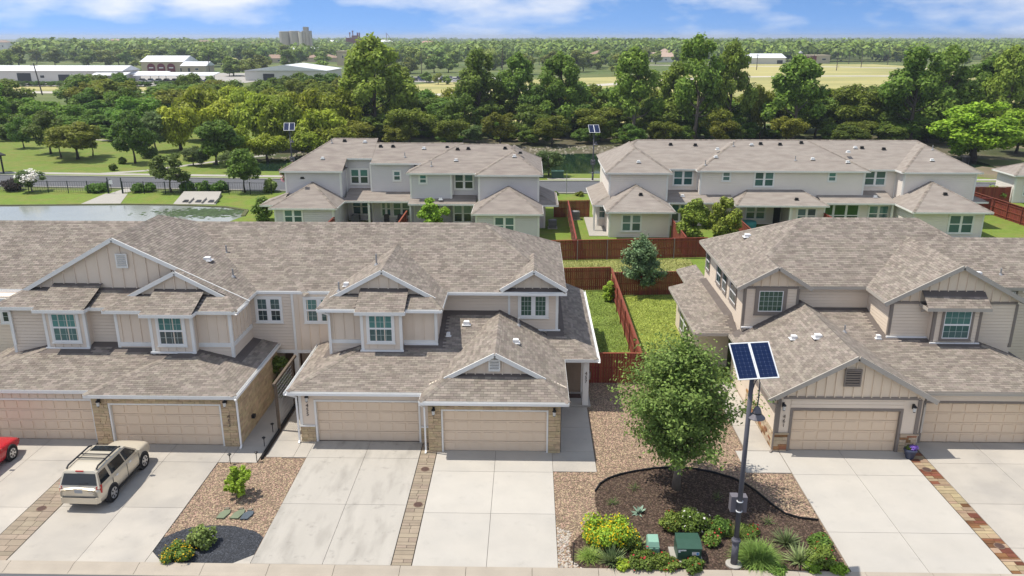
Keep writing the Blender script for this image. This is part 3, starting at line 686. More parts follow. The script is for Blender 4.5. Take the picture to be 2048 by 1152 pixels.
part('flashing', MB().box(11.6,14.6,40.95,41.06,3.38,3.46), WHITEM, C)
window(C, FY(41.1), 12.42, 13.72, 4.32, 5.5, TRIMC, 1, (5,4), one=True, lo=mat('window_glass_green',(.03,.085,.06)), case=.2)
for (y0, y1) in ((42.55,43.9),(44.85,45.75),(46.25,47.3),(49.4,50.3)): window(C, Wall('x',11.65,-1), y0, y1, 4.15, 5.3, TRIMC, 1, (2,1), PANE, PANE, case=.09)
box_wall(C, 14.53, 18.6, 41.5, 44, 2.9, 5.62, SIDC); lap(C, FY(41.5), 14.53, 18.45, 4.3, 5.6, SIDC)
box_wall(C, 18.45, 24.75, 38.7, 44, 2.9, 5.72, SIDC); lap(C, FY(38.7), 18.45, 24.75, 3.5, 5.62, SIDC); lap(C, Wall('x',18.45,-1), 38.7, 41.5, 3.4, 5.6, SIDC)
trim(C, FY(38.68), 18.5, 24.7, 5.62, 5.74, TRIMC, .05); corner(C, 18.45, 38.7, 3.4, 5.6, TRIMC, sx=-1); corner(C, 24.75, 38.7, 3.3, 5.6, TRIMC)
bay(C, 20.42, 22.72, 38.2, 38.75, 3.72, 5.66, SIDC, TRIMC, siding=True); window(C, FY(38.2), 20.9, 22.24, 3.95, 5.42, TRIMC, 1, (4,2), PANET, PANEM, case=.12)
part('flashing', MB().box(18.35,20.4,38.55,38.66,3.80,3.88), WHITEM, C)
part('awning_bracket', MB().bar((19.95,38.6,5.25),(19.95,37.9,5.62),.08,.1), FASC_C, C); part('awning_bracket', MB().bar((22.85,38.6,5.25),(22.85,37.9,5.62),.08,.1), FASC_C, C)
box_wall(C, 24.75, 36, 41.55, 44, 0, 5.62, SIDC); lap(C, FY(41.55), 24.75, 36, 0, 5.6, SIDC); window(C, FY(41.55), 25.1, 26.3, 4.2, 5.4, TRIMC, 1, (2,2), PANEM, PANE)
garage(C, 11.5, 17.95, 33.5, 12.2, 17.1, 2.78, SIDC, DOORC, TRIMC, .12, (42,38)); lap(C, FY(33.5), 12.08, 17.22, 2.28, 2.72, SIDC)
garage(C, 18.4, 24.9, 34.42, 18.68, 23.7, 2.7, SIDC, DOORC, TRIMC, .1, (38,38))
lap(C, Wall('x',11.5,-1), 33.5, 41.2, .95, 2.7, SIDC)
corner(C, 11.5, 33.5, .98, 2.72, TRIMC, .12, -1); corner(C, 17.95, 33.5, .98, 2.72, TRIMC, .12)
sc = stones(11.46, 12.07, 0, .93, FY(33.5), rng, .1, .2, .2, .5); sc += stones(17.24, 18.0, 0, .93, FY(33.5), rng, .1, .2, .2, .5); sc += stones(33.5, 38.5, 0, .93, Wall('x',11.5,-1), rng, .1, .2, .25, .55)
rr = random.Random(8); rr.shuffle(sc); k_ = int(len(sc)*.72); pieces('stone', STONEC, C, sc[:k_], 150); pieces('stone', STONER, C, sc[k_:], 80)
part('pier_cap', MB().box(11.4,12.1,33.4,33.8,.935,1.0), STONEC, C); part('pier_cap', MB().box(17.22,18.06,33.4,33.8,.935,1.0), STONEC, C)
lettering('4\n6\n1', .26, NUMB, C, (11.83, 33.46, 1.95), space=.85)
downspout(C, [(11.05,33.25,2.68),(11.4,33.42,2.45),(11.4,33.42,.15),(11.3,33.3,.06)], TRIMC); downspout(C, [(18.45,34.05,2.7),(18.12,33.42,2.45),(18.12,33.42,1.1)], FASC_C)
box_wall(C, 9.9, 11.65, 43.5, 50.6, 0, 2.72, SIDC); window(C, Wall('x',9.9,-1), 46.4, 48.8, .5, 2.0, TRIMC, 2, (1,1), PANE, PANE, case=.1)
sconce(11.7, 33.44, 2.45, 'wall lantern above the number 461 left of the tan garage door', 'garage wall lanterns'); sconce(17.6, 33.44, 2.42, 'wall lantern right of the tan garage door under the gable vent', 'garage wall lanterns')
for k, pl, x, y, s_ in (('gar','l',13.3,37.6,.3),('gar','l',14.1,36.6,.34),('low','f',17.9,38.5,.22),('main','l',13.3,47.5,.36),('g463','r',23.6,40.6,.26)): roof_vent(C, rc[k], pl, x, y, WHITEM, s_)
vent_pipe(C, rc['gar'], 'r', 16.2, 38.6, .4); vent_pipe(C, rc['right'], 'f', 25.6, 42, .4); vent_pipe(C, rc['right'], 'f', 26.4, 40.8, .3)
# ================================================================== ground, paving, water
GRASS = mat('lawn_grass', (0.150,0.207,0.044), .95, .16, 1.2, col2=(0.191,0.203,0.058), s2=.35, lo=.42, hi=.68, bump=.6, bscale=30, spec=.1, det=8)
GRASSY = mat('yard_grass', (0.154,0.220,0.040), .95, .16, 1.5, col2=(0.195,0.207,0.055), s2=.45, lo=.45, hi=.68, bump=.6, bscale=35, spec=.1, det=8)
GROUND = mat('rough_ground', (0.095,0.133,0.043), .95, .25, .06, col2=(.155,.175,.065), s2=.02, lo=.4, hi=.62, spec=.1, det=8)
FIELD = mat('dry_field', (0.410,0.369,0.156), .95, .18, .08, col2=(0.296,0.289,0.117), s2=.03, lo=.42, hi=.6, spec=.1, stretch=(.35,1,1), det=8)
ASPH = mat('asphalt', (0.108,0.110,0.118), .9, .12, .5, bump=.2, bscale=60)
SIDEW = mat('sidewalk_concrete', (0.374,0.353,0.317), .9, .08, .6)
KERB = mat('kerb_concrete', (0.385,0.337,0.277), .9, .1, 1.2, rnd=.05, bump=.15, bscale=50)
GRAVB = mat('gravel_bed_base', (0.205,0.152,0.110), .95, .25, 6, bump=.6, bscale=60)
PEB = mat('river_gravel', (0.319,0.232,0.163), .85, .1, 2, isl=.5, hue=.03, spec=.2)
PEBW = mat('pale_gravel', (0.407,0.370,0.326), .85, .1, 2, isl=.35, hue=.02, spec=.2)
DARKG = mat('black_gravel', (.055,.06,.072), .85, .1, 2, isl=.55, spec=.3)
MULCH = mat('mulch', (0.061,0.043,0.034), .95, .3, 5, bump=.8, bscale=45, spec=.1)
CHIP = mat('mulch_chip', (0.101,0.071,0.053), .95, .1, 3, isl=.6, hue=.02, spec=.1)
DIRT = mat('dirt', (0.188,0.148,0.104), .95, .2, .35, col2=(.16,.145,.075), s2=.15, lo=.4, hi=.65)
ROCKM = mat('bank_rock', (.20,.18,.135), .9, .15, 1, isl=.35, hue=.015)
BASE = mat('paving_joint', (.10,.09,.075), .95, .1)
CONCD = mat('stained_concrete', (0.412,0.386,0.345), .9, .07, .8, rnd=.02, spots=.3, bump=.12, bscale=60, col2=(0.187,0.173,0.152), s2=1.1, lo=.50, hi=1.0, stretch=(1.5,.4,1))
CONCP = mat('bright_concrete', (.465,.437,.392), .9, .05, .9, rnd=.035, spots=.09, bump=.12, bscale=60, col2=(0.429,0.406,0.370), s2=.5, lo=.42, hi=.75)
PAVE = mat('tan_paver', (0.296,0.240,0.181), .9, .12, 2.5, rnd=.13, hue=.01, bump=.4, bscale=25)
FLAGR = mat('rust_flagstone', (0.160,0.068,0.034), .9, .2, 3, rnd=.3, hue=.02, bump=.4, bscale=20)
FLAGT = mat('tan_flagstone', (0.343,0.257,0.164), .9, .15, 3, rnd=.2, hue=.02, bump=.4, bscale=20)
IRON = mat('cast_iron', (.085,.05,.04), .7, .2, 8)
def water(name, col, rough=.05, bump=.12, sc=1.6):
    m = mat(name, col, rough, .1, .3, spec=.5); t = m.node_tree; p = t.nodes['Principled BSDF']
    geo = N(t, 'ShaderNodeNewGeometry'); nb = N(t, 'ShaderNodeTexNoise'); nb.inputs['Scale'].default_value = sc; nb.inputs['Detail'].default_value = 4
    t.links.new(geo.outputs['Position'], nb.inputs['Vector']); b = N(t, 'ShaderNodeBump'); b.inputs['Strength'].default_value = bump; b.inputs['Distance'].default_value = .05
    t.links.new(nb.outputs[0], b.inputs['Height']); t.links.new(b.outputs[0], p.inputs['Normal']); return m
WATL = water('pond_water', (.27,.29,.265), .10, .16, 2.5); WATD = water('creek_water', (.012,.03,.018), .06, .05)
def sheet(name, pts, z, m): return struct(name, MB().add([(x, y, z) for x, y in pts], [tuple(range(len(pts)))]), m)
sheet('ground', [(-5000,-80),(5000,-80),(5000,9000),(-5000,9000)], 0, GROUND)
sheet('street', [(-60,5),(60,5),(60,24.0),(-60,24.0)], .004, ASPH)
lawn_pts = [(-31,41),(11.6,41.2),(11.6,60),(60,60),(60,97.6),(-31,97.2),(-38,97.6),(-110,100.4),(-110,60),(-31,60)]
sheet('lawn', [(-110,45),(60,45),(60,97.4),(-31,97.2),(-110,100.6)], .004, GRASSY)
sheet('yard_lawn', [(2.2,41.1),(11.6,41.1),(11.6,45.2),(2.2,45.2)], .009, GRASSY)
sheet('road', [(-140,104.5),(-70,101.2),(-30,98.6),(0,97.9),(140,97.9),(140,106.2),(0,106.2),(-30,106.6),(-70,109.2),(-140,112.5)], .006, ASPH)
sheet('park_lawn', [(-160,114),(-70,109.4),(-30,106.8),(0,106.4),(140,106.4),(140,113),(-34,112.6),(-36,126),(-30,150),(-60,168),(-160,168)], .005, GRASS)
# kerbs along the road, sidewalk and paths
for a, b in (((-140,104.4),(-70,101.1)),((-70,101.1),(-30,98.5)),((-30,98.5),(0,97.8)),((0,97.8),(140,97.8)),((-140,112.7),(-70,109.4)),((-70,109.4),(-30,106.8)),((-30,106.8),(0,106.4)),((0,106.4),(140,106.4))):
    struct('kerb', MB().bar((*a,.06),(*b,.06),.3,.14), SIDEW)
def ribbon(name, pts, w, z, m):
    mb = MB()
    for i in range(len(pts)-1):
        a, b = Vector((*pts[i],0)), Vector((*pts[i+1],0)); d = (b-a).normalized(); s_ = Vector((-d.y,d.x,0))*w/2
        mb.add([(q.x,q.y,z) for q in (a-s_, b-s_, b+s_, a+s_)], [(0,1,2,3)])
    return struct(name, mb, m)
ribbon('sidewalk', [(-140,116),(-75.5,112.0),(-39,109.9),(-33,109.6)], 1.5, .012, SIDEW)
ribbon('park_path', [(-61,111.2),(-55.5,114.2),(-50.5,121),(-45.5,127.5),(-42,131)], 1.4, .016, SIDEW)
ribbon('garden_path', [(-88,152),(-80,149.5),(-72,146.5)], 1.2, .016, SIDEW)
ribbon('roadside_walk', [(2.5,108.4),(40,108.4),(66,109)], 1.1, .012, SIDEW)
# ponds
sheet('pond', [(-100,62),(-40,62),(-33,74),(-30.9,83.8),(-31.5,86.8),(-34.5,88.6),(-41,89.6),(-47,89.8),(-60,88.9),(-75,89.3),(-100,91)], .012, WATL)
mbk = MB(); sh = [(-30.9,83.8),(-31.5,86.8),(-34.5,88.6),(-41,89.6),(-47,89.8),(-60,88.9),(-75,89.3),(-100,91)]
for a, b in zip(sh[:-1], sh[1:]): mbk.bar((*a,.02),(*b,.02),.45,.16)
struct('pond_bank', mbk, mat('muddy_bank', (.10,.105,.045), .95, .25, 1.2))
sheet('creek', [(-44,114.5),(-20,113.2),(2,112.9),(22,113.3),(70,116),(70,128),(22,134),(8,133.2),(-4,131),(-20,131),(-36,128),(-44,121)], .010, WATD)
sheet('creek_bank', [(-46,121),(-36,128),(-20,131),(-4,131),(8,133.2),(22,134),(70,128),(110,124),(110,160),(50,160),(-10,160),(-46,158)], .013, mat('bank_soil',(.10,.088,.052),.95,.25,.3,col2=(.06,.075,.026),s2=.12))
ribbon('dirt_path', [(-14,151),(6,152.5),(30,151.5),(60,150),(95,141)], 3.4, .02, DIRT)
ribbon('dirt_track', [(62,112),(70,118),(86,121)], 7, .016, DIRT)
# scattered stones
def inpoly(P, x, y):
    x = np.asarray(x); y = np.asarray(y); r = np.zeros(x.shape, bool)
    for i in range(len(P)):
        (x1,y1),(x2,y2) = P[i], P[(i+1)%len(P)]
        c = ((y1 > y) != (y2 > y)) & (x < (x2-x1)*(y-y1)/(y2-y1+1e-12)+x1); r ^= c
    return r
def scatter(P, excl, dens, seed):
    g = np.random.default_rng(seed); xs = [p[0] for p in P]; ys = [p[1] for p in P]
    n = int((max(xs)-min(xs))*(max(ys)-min(ys))*dens); x = g.uniform(min(xs),max(xs),n); y = g.uniform(min(ys),max(ys),n)
    k = inpoly(P, x, y)
    for e in excl: k &= ~inpoly(e, x, y)
    return x[k], y[k]
OCT = np.array([(1,0,0),(0,1,0),(-1,0,0),(0,-1,0),(0,0,1),(0,0,-1)], float); OCTF = np.array([(0,1,4),(1,2,4),(2,3,4),(3,0,4)])
def pebbles(name, x, y, z, s0, s1, m, seed, flat=.55, kind='stuff', parent=None):
    g = np.random.default_rng(seed); n = len(x); s = g.uniform(s0, s1, n)
    a = g.uniform(0, 6.28, n); V = np.repeat(OCT[None], n, 0) * (s[:,None,None]*g.uniform(.7,1.3,(n,6,1)))
    V[:,:,2] *= flat; V[:,:,1] *= g.uniform(.6,1,(n,1)); ca, sa = np.cos(a)[:,None], np.sin(a)[:,None]
    X = V[:,:,0]*ca - V[:,:,1]*sa + x[:,None]; Y = V[:,:,0]*sa + V[:,:,1]*ca + y[:,None]; Z = V[:,:,2] + z
    F = (OCTF[None] + (np.arange(n)*6)[:,None,None]).reshape(-1,3)
    me = npmesh(name, np.stack([X,Y,Z],-1).reshape(-1,3), F, m); return link(name, me, parent, kind=kind)
sheet('bed_base', [(-28,24.6),(25,24.6),(25,41.6),(-28,41.6)], .0055, GRAVB)
bedL = [(-14.05,25.3),(-13.36,24.62),(-10.9,24.62),(-10.2,25.2),(-10.2,32.3),(-12.1,32.5),(-12.2,31.9),(-14.05,31.9)]
darkbed = [(-14.05,25.3),(-13.36,24.62),(-10.9,24.62),(-10.2,25.2),(-10.2,26.3),(-10.5,26.6),(-10.87,26.78),(-11.5,27.0),(-12.2,27.08),(-12.8,27.0),(-13.3,26.88),(-13.7,26.6),(-14.05,26.2)]
sheet('gravel_bed', bedL, .008, GRAVB); sheet('dark_gravel_bed', darkbed, .014, mat('dark_gravel_base',(.04,.043,.05),.95,.2,8))
x, y = scatter(bedL, [darkbed], 420, 1); o_ = pebbles('river_gravel', x, y, .018, .022, .055, PEB, 2); o_['label'] = 'brown river gravel in the bed left of the driveway'
x, y = scatter(darkbed, [], 520, 3); o_ = pebbles('black_gravel', x, y, .022, .018, .04, DARKG, 4); o_['label'] = 'black gravel half disc at the kerb'
bedR = [(1.17,24.6),(11.7,24.6),(11.7,31.45),(9.7,31.5),(10.1,33.4),(10.3,41.2),(3.15,41.2),(3.15,31.42),(1.17,31.38)]
mulch = [(2.89,29.8),(3.15,30.4),(3.52,30.82),(4.1,31.2),(4.8,31.48),(5.7,31.75),(6.64,31.86),(7.5,31.75),(8.34,31.42),(9.0,31.0),(9.43,30.54),(9.75,29.95),(9.97,29.38),(10.2,28.8),(10.47,28.29),(10.95,28.0),(11.67,27.86),(11.7,24.62),(2.3,24.62),(1.95,24.75),(1.66,25.18),(1.62,25.8),(1.76,26.26),(2.3,27.1),(2.89,27.95),(2.84,28.85)]
sheet('gravel_yard', bedR, .008, GRAVB); sheet('mulch_bed', mulch, .016, MULCH)
x, y = scatter(bedR, [mulch], 400, 5); o_ = pebbles('river_gravel', x, y, .018, .022, .055, PEB, 6); o_['label'] = 'brown river gravel between the two garages and around the mulch bed'
palebed = [(1.17,24.6),(2.2,24.6),(1.7,25.2),(1.6,26.0),(1.75,26.9),(1.2,27.2)]
x, y = scatter(palebed, [mulch], 300, 15); o_ = pebbles('pale_gravel', x, y, .024, .025, .06, PEBW, 16); o_['label'] = 'pale gravel at the kerb beside the bright driveway'
x, y = scatter(mulch, [], 330, 7); g = np.random.default_rng(8); o_ = pebbles('mulch_chips', x, y, .022, .02, .06, CHIP, 9, .4); o_['label'] = 'dark brown mulch chips in the planting bed'
eb = MB()
for a, b in zip(mulch[:17], mulch[1:17]): eb.bar((*a,.05),(*b,.05),.04,.14)
struct('bed_edging', eb, BLACKM)
x, y = scatter([(-44,121),(-36,128),(-20,131),(-4,131),(8,133.2),(22,134),(70,128),(70,138),(22,143),(-4,141),(-36,137)], [], 1.1, 21); pebbles('bank_rocks', x, y, .02, .12, .42, ROCKM, 22, .7)['label'] = 'pale boulders on the far creek bank'
# driveways: slabs with open joints
def slabs(name, xs, ys, m, z=.05, gap=.016):
    st_ = struct(name, MB().box(xs[0]+.01, xs[-1]-.01, ys[0]+.01, ys[-1]-.01, .0, z-.03), BASE)
    for i in range(len(xs)-1):
        for j in range(len(ys)-1):
            piece('slab', m, st_, ((xs[i]+xs[i+1])/2, (ys[j]+ys[j+1])/2, z/2+.004), (xs[i+1]-xs[i]-gap, ys[j+1]-ys[j]-gap, z-.004))
    return st_
slabs('driveway', [-4.2,-1.47,1.15], [24.62,28.07,31.33,33.22], CONCP); slabs('driveway', [-10.16,-7.5,-4.98], [24.65,28.6,32.4,34.0], CONCD)
slabs('driveway', [-19.22,-16.62,-14.07], [24.5,28.2,31.88,33.5], CONC); slabs('driveway', [-27.5,-22.9,-20.48], [24.5,28.1,31.88,33.9], CONC)
slabs('driveway', [11.75,14.55,17.5], [24.62,27.08,31.38,33.6], CONCP); slabs('driveway', [18.3,21.2,24.2], [24.62,26.2,29.2,32.5,34.5], CONC)
slabs('walkway', [-14.07,-13.6], [31.88,33.5], CONC); slabs('walkway', [-13.6,-12.3], [31.88,33.5,36,38.5,41.3], CONC); slabs('walkway', [-12.05,-10.78], [32.4,34.0,36.5,39,41.3], CONC); slabs('walkway', [-10.78,-10.16], [32.4,34.0], CONC)
slabs('walkway', [1.15,3.1], [31.4,33.2,35.6,37.9], CONC); slabs('porch_slab', [1.55,3.3], [37.92,39.7], CONC, .12)
slabs('walkway', [9.72,11.73], [31.5,33.45], CONCP); slabs('walkway', [10.2,11.44], [33.47,36,38.5,41.2], CONC)
for nm, tri in (('left',[(-14.06,24.62),(-13.4,24.62),(-14.06,25.28)]),('right',[(-10.85,24.62),(-10.17,24.62),(-10.17,25.18)])): struct('driveway_flare', MB().prism(tri, 0, .05), CONC)
kb = struct('kerb', MB().box(-30,30,23.95,24.0,-.02,.01), KERB)
for i in range(26):
    x0 = -31+i*2.4; prof = [(23.98,.008),(24.18,.02),(24.42,.085),(24.6,.09),(24.6,0),(23.98,0)]
    mb = MB().add([(x0+.008,a,b) for a, b in prof]+[(x0+2.392,a,b) for a, b in prof], [(0,6,7,1),(1,7,8,2),(2,8,9,3),(3,9,10,4),(0,1,2,3,4,5),(11,10,9,8,7,6)])
    part('kerb_stone', mb, KERB, kb)
def paver_strip(name, x0, x1, y0, y1, sets, seed, z=.055, rows=(.14,.3), cols=(1,2)):
    g = random.Random(seed); st_ = struct(name, MB().box(x0,x1,y0,y1,0,z-.02), BASE); y = y0; buck = {m.name: [] for m, _ in sets}; mm = {m.name: m for m, _ in sets}
    while y < y1-.05:
        h = min(g.uniform(*rows), y1-y); x = x0; n = g.choice(cols); cuts = sorted([x0]+[x0+(x1-x0)*(k+g.uniform(-.2,.2))/n for k in range(1,n)]+[x1])
        for a, b in zip(cuts[:-1], cuts[1:]):
            r_ = g.random()
            for m, p_ in sets:
                if r_ < p_: break
                r_ -= p_
            piece('paver', m, st_, ((a+b)/2, y+h/2, z/2+g.uniform(0,.006)), (b-a-.018, h-.018, z))
        y += h
paver_strip('paver_strip', -4.96, -4.22, 24.65, 33.9, [(PAVE,1)], 1); paver_strip('paver_strip', -20.46, -19.24, 24.5, 33.3, [(PAVE,1)], 2, rows=(.2,.42), cols=(2,3))
paver_strip('flagstone_strip', 17.52, 18.28, 24.65, 33.4, [(FLAGT,.66),(FLAGR,.34)], 3, rows=(.12,.34), cols=(1,2,2))
def cover(x, y, label, r=.17): 
    t = thing('utility_cover', (x,y,.06), label, 'cover', 'round utility covers'); part('lid', MB().lathe([(r,0),(r,.018),(r-.02,.022)], (x,y,.06), 18), IRON, t); part('rim', MB().lathe([(r+.03,-.01),(r+.03,.012),(r+.005,.014)], (x,y,.06), 18), mat('cover_rim',(.2,.14,.1),.8), t)
cover(-4.57,31.45,'round iron cover in the tan paver strip, nearer the garages'); cover(-4.5,28.62,'round iron cover in the tan paver strip, nearer the street'); cover(-19.9,28.0,'round iron cover in the paver strip left of the gold car')
cover(17.85,31.9,'round iron cover in the flagstone strip, nearer the flower pot'); cover(17.95,26.3,'round iron cover in the flagstone strip, nearer the street')
struct('bed_edging', MB().bar((-12.18,32.2,.07),(-12.18,39.0,.07),.06,.2), BLACKM)
struct('patio', MB().box(5.9,7.7,75.6,84,0,.06), SIDEW)
# outfall and boat ramp at the pond
cu = thing('culvert_outfall', (-39.5,92,0), 'concrete culvert outfall with three dark openings at the pond', 'culvert')
part('apron', MB().add([(-42.2,95.6,.5),(-37.6,95.6,.5),(-36.2,90.0,.05),(-41.2,90.0,.05),(-42.2,95.6,0),(-37.6,95.6,0),(-36.2,90.0,0),(-41.2,90.0,0)], [(0,1,2,3)[::-1],(0,4,5,1),(1,5,6,2),(2,6,7,3),(3,7,4,0)]), SIDEW, cu)
for k in range(3):
    xx = -40.5+k*1.5; part('opening', MB().add([(xx,91.7,.245),(xx+.5,91.7,.245),(xx+.72,90.7,.165),(xx+.05,90.7,.165)], [(0,1,2,3)[::-1]]), BLACKM, cu)
    part('wing_wall', MB().bar((xx+.85,92.2,.32),(xx+1.05,90.3,.17),.12,.26), SIDEW, cu)
gw = np.random.default_rng(50); xw = gw.normal(-35.5,2.6,900); yw = gw.normal(85.6,1.1,900); kw = (xw < -31.6) & (yw < 88.2)
pebbles('pond_weed', xw[kw], yw[kw], .02, .12, .38, mat('pond_weed_green',(.045,.075,.025),.8,.2,1,isl=.4), 51, .06)['label'] = 'dark green water weed near the right end of the pond'
sheet('pond_ramp', [(-52.4,96.4),(-49.6,96.4),(-47.4,90.0),(-52.0,90.0)], .03, SIDEW); sheet('ramp_walk', [(-51.9,96.4),(-50.3,96.4),(-49.5,99.7),(-51.6,99.9)], .034, SIDEW)
# distant fields, roads and lots
sheet('dry_field', [(-40,185),(60,182),(130,190),(190,240),(230,330),(265,480),(245,596),(140,598),(112,470),(60,415),(-40,345),(-75,290),(-70,235)], .02, FIELD)
ribbon('field_road', [(-45,262),(0,300),(40,345),(90,398),(140,412),(260,416)], 9, .05, mat('pale_road',(.50,.46,.40),.9,.08,.1))
ribbon('farm_track', [(80,575),(150,548),(200,540),(300,470)], 10, .05, mat('pale_road',(.5,.46,.4)))
ribbon('back_road', [(-420,286),(-168,283),(-60,272),(-30,262)], 10, .05, mat('pale_road',(.5,.46,.4)))
sheet('parking_lot', [(-250,320),(-150,320),(-120,345),(-120,440),(-250,440)], .04, mat('lot',(.36,.34,.31),.9,.1,.1))
sheet('verge', [(-420,292),(-140,290),(-100,300),(-120,318),(-420,320)], .03, FIELD)
sheet('car_park', [(-60,352),(-10,352),(-10,400),(-60,400)], .05, mat('lot',(.36,.34,.31)))
sheet('ball_field', [(-260,700),(-90,700),(-60,900),(-300,900)], .06, FIELD)
# ================================================================== back row of houses
D = thing('grey_townhouse', (-12, 84, 0), 'grey two-storey townhouse behind the pond-side roofs, left of the back row', 'house')
rd = [Roof(-25.1,-18.75,79.4,91.8,5.65,f=.41,b=.41,l=.6,eaves='fl'), Roof(-18.75,-16.15,81.75,89.4,6.61,f=.41,b=.41,eaves='f'), Roof(-16.15,-7.0,80.9,88.6,6.24,f=.41,b=.41,eaves='f'),
      Roof(-12.2,1.35,78.4,89.1,5.65,f=.41,b=.41,l=.45,r=.6,eaves='f'), Roof(-5.3,1.34,77.4,86.5,5.66,f=.41,l=.47,r=.595,eaves='flr'), Roof(-16.3,-15.2,85,87,8.0,l=.1,r=.1),
      Roof(-25.2,-18.6,75.3,80.2,2.7,f=.42,l=.545,r=.545,eaves='flr'), Roof(-5.4,1.35,73.1,78.3,2.7,f=.42,l=.545,r=.545,eaves='flr'),
      Roof(-18.7,-12.0,79.0,82.4,2.69,f=.25,eaves='f'), Roof(-12.0,-5.3,77.7,79.6,2.7,f=.3,eaves='fl'), Roof(1.0,2.9,77.5,84.2,2.68,r=.4,f=.4,eaves='fr'), Roof(-26.6,-24.4,77,80.4,2.66,l=.35,f=.35,eaves='fl')]
rd.pop(5)
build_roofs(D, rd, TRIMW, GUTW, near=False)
def wblock(b, x0, x1, y0, y1, z0, z1, m, front=True, left=False, right=False, tm=TRIMW, expo=.2):
    box_wall(b, x0, x1, y0, y1, z0, z1, m)
    if front: lap(b, FY(y0), x0, x1, z0, z1, m, expo); trim(b, FY(y0), x0, x0+.12, z0, z1, tm); trim(b, FY(y0), x1-.12, x1, z0, z1, tm)
    if left: lap(b, Wall('x', x0, -1), y0, y1, z0, z1, m, expo); trim(b, Wall('x', x0, -1), y0, y0+.12, z0, z1, tm)
    if right: lap(b, Wall('x', x1, 1), y0, y1, z0, z1, m, expo); trim(b, Wall('x', x1, 1), y0, y0+.12, z0, z1, tm)
wblock(D, -24.7,-19.05,79.8,90,2.5,5.6,SIDD,True,True,True); wblock(D,-19.05,-16.3,82.15,89,0,6.55,SIDD); wblock(D,-16.3,-11.8,81.3,88,0,6.18,SIDD,True,True)
wblock(D,-11.85,-7.75,78.85,88,2.6,5.58,SIDD,True,True,True); wblock(D,-7.75,-4.95,79.6,88,0,5.58,SIDD); wblock(D,-4.95,.95,77.85,88,2.5,5.58,SIDD,True,True,True)
wblock(D,-24.75,-19.0,75.7,82,0,2.62,SIDD,True,True,True); wblock(D,-5.0,.95,73.5,80,0,2.62,SIDD,True,True,True); wblock(D,-11.9,-7.7,80.8,82,0,2.6,SIDD); wblock(D,.95,1.6,79,84,0,2.6,SIDD,True,False,True)
wrng = random.Random(12)
W2 = lambda b, y, x0, x1, z0, z1, u=2: window(b, FY(y), x0, x1, z0, z1, TRIMW, u, (1,1), wrng.choice([PANEF,PANEB,PANEF,PANET]), wrng.choice([PANEF,PANE,PANEM]), case=.13)
W2(D,82.15,-18.5,-16.75,3.95,5.4); W2(D,81.3,-13.9,-13.25,4.45,5.35,1); W2(D,78.85,-10.9,-10.25,4.6,5.4,1); W2(D,79.6,-7.45,-5.65,3.9,5.4)
W2(D,75.7,-23.8,-22.1,1.2,2.45); W2(D,82.15,-18.5,-16.75,.7,2.3); W2(D,81.3,-15.3,-14.4,.7,2.2); W2(D,81.3,-14.1,-12.4,.7,2.2,2); W2(D,79.6,-7.6,-5.85,.5,2.2); W2(D,80.8,-10.5,-9.2,.6,2.2,1); W2(D,73.5,-3.2,-1.4,.8,2.3)
part('porch_post', MB().box(-16.35,-16.15,79.2,79.4,0,2.6), TRIMW, D); part('porch_post', MB().box(-11.9,-11.75,77.9,78.05,0,2.6), TRIMW, D)
for r_, k, x, y, c in ((0,'f',-21.2,81.6,'w'),(0,'f',-19.6,85.0,'d'),(0,'f',-20.9,84.6,'p'),(1,'f',-17.4,84.8,'w'),(2,'f',-15.6,84.0,'d'),(2,'f',-14.3,84.0,'d'),(2,'f',-11.0,83.6,'w'),(3,'f',-8.5,83.0,'d'),(3,'f',-7.4,82.7,'d'),(3,'f',-6.3,82.8,'d'),(3,'f',-2.5,82.9,'d'),(3,'f',-7.4,80.6,'w'),(4,'f',-1.5,80.6,'w'),(4,'f',-.9,81.2,'d'),(6,'f',-22.6,78.6,'d'),(7,'f',-2.1,76.4,'d'),(3,'f',-9.8,79.6,'p'),(2,'f',-12.8,82.0,'p'),(9,'f',-8.8,78.3,'w')):
    if c == 'p': vent_pipe(D, rd[r_], k, x, y, .5)
    else: roof_vent(D, rd[r_], k, x, y, WHITEM if c == 'w' else BLACKM, .32)
E_ = thing('pale_townhouse', (25, 85, 0), 'long pale grey two-storey townhouse in the back row, right of the fenced path', 'house')
re = [Roof(7.65,45.1,81.6,91.6,5.65,f=.47,b=.47,l=.6,r=.62,eaves='f'), Roof(7.6,14.25,79.0,88,5.655,f=.5,l=.6,r=.6,eaves='flr'), Roof(17.0,34.3,80.5,91.0,5.652,f=.47,b=.47,l=.5,r=.5,eaves='flr'), Roof(37.2,45.15,79.9,88,5.655,f=.47,l=.55,r=.55,eaves='flr'),
      Roof(7.35,13.95,74.5,79.6,2.66,f=.42,l=.55,r=.55,eaves='flr'), Roof(36.5,44.0,75.0,80.6,2.66,f=.42,l=.55,r=.55,eaves='flr'), Roof(20.4,29.5,77.6,81.0,2.7,f=.3,l=.55,r=.55,eaves='flr'),
      Roof(13.9,20.6,79.0,82.2,2.69,f=.25,eaves='f'), Roof(29.3,36.6,79.0,82.2,2.69,f=.25,eaves='f'), Roof(6.3,8.1,77.6,87.2,2.68,l=.4,f=.4,eaves='fl'), Roof(44.4,46.2,80,86,2.68,r=.4,f=.4,eaves='fr')]
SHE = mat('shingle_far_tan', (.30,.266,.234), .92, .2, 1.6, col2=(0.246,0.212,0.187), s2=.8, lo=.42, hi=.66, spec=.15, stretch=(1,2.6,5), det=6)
build_roofs(E_, re, TRIMW, GUTW, near=False, deckmat=SHE)
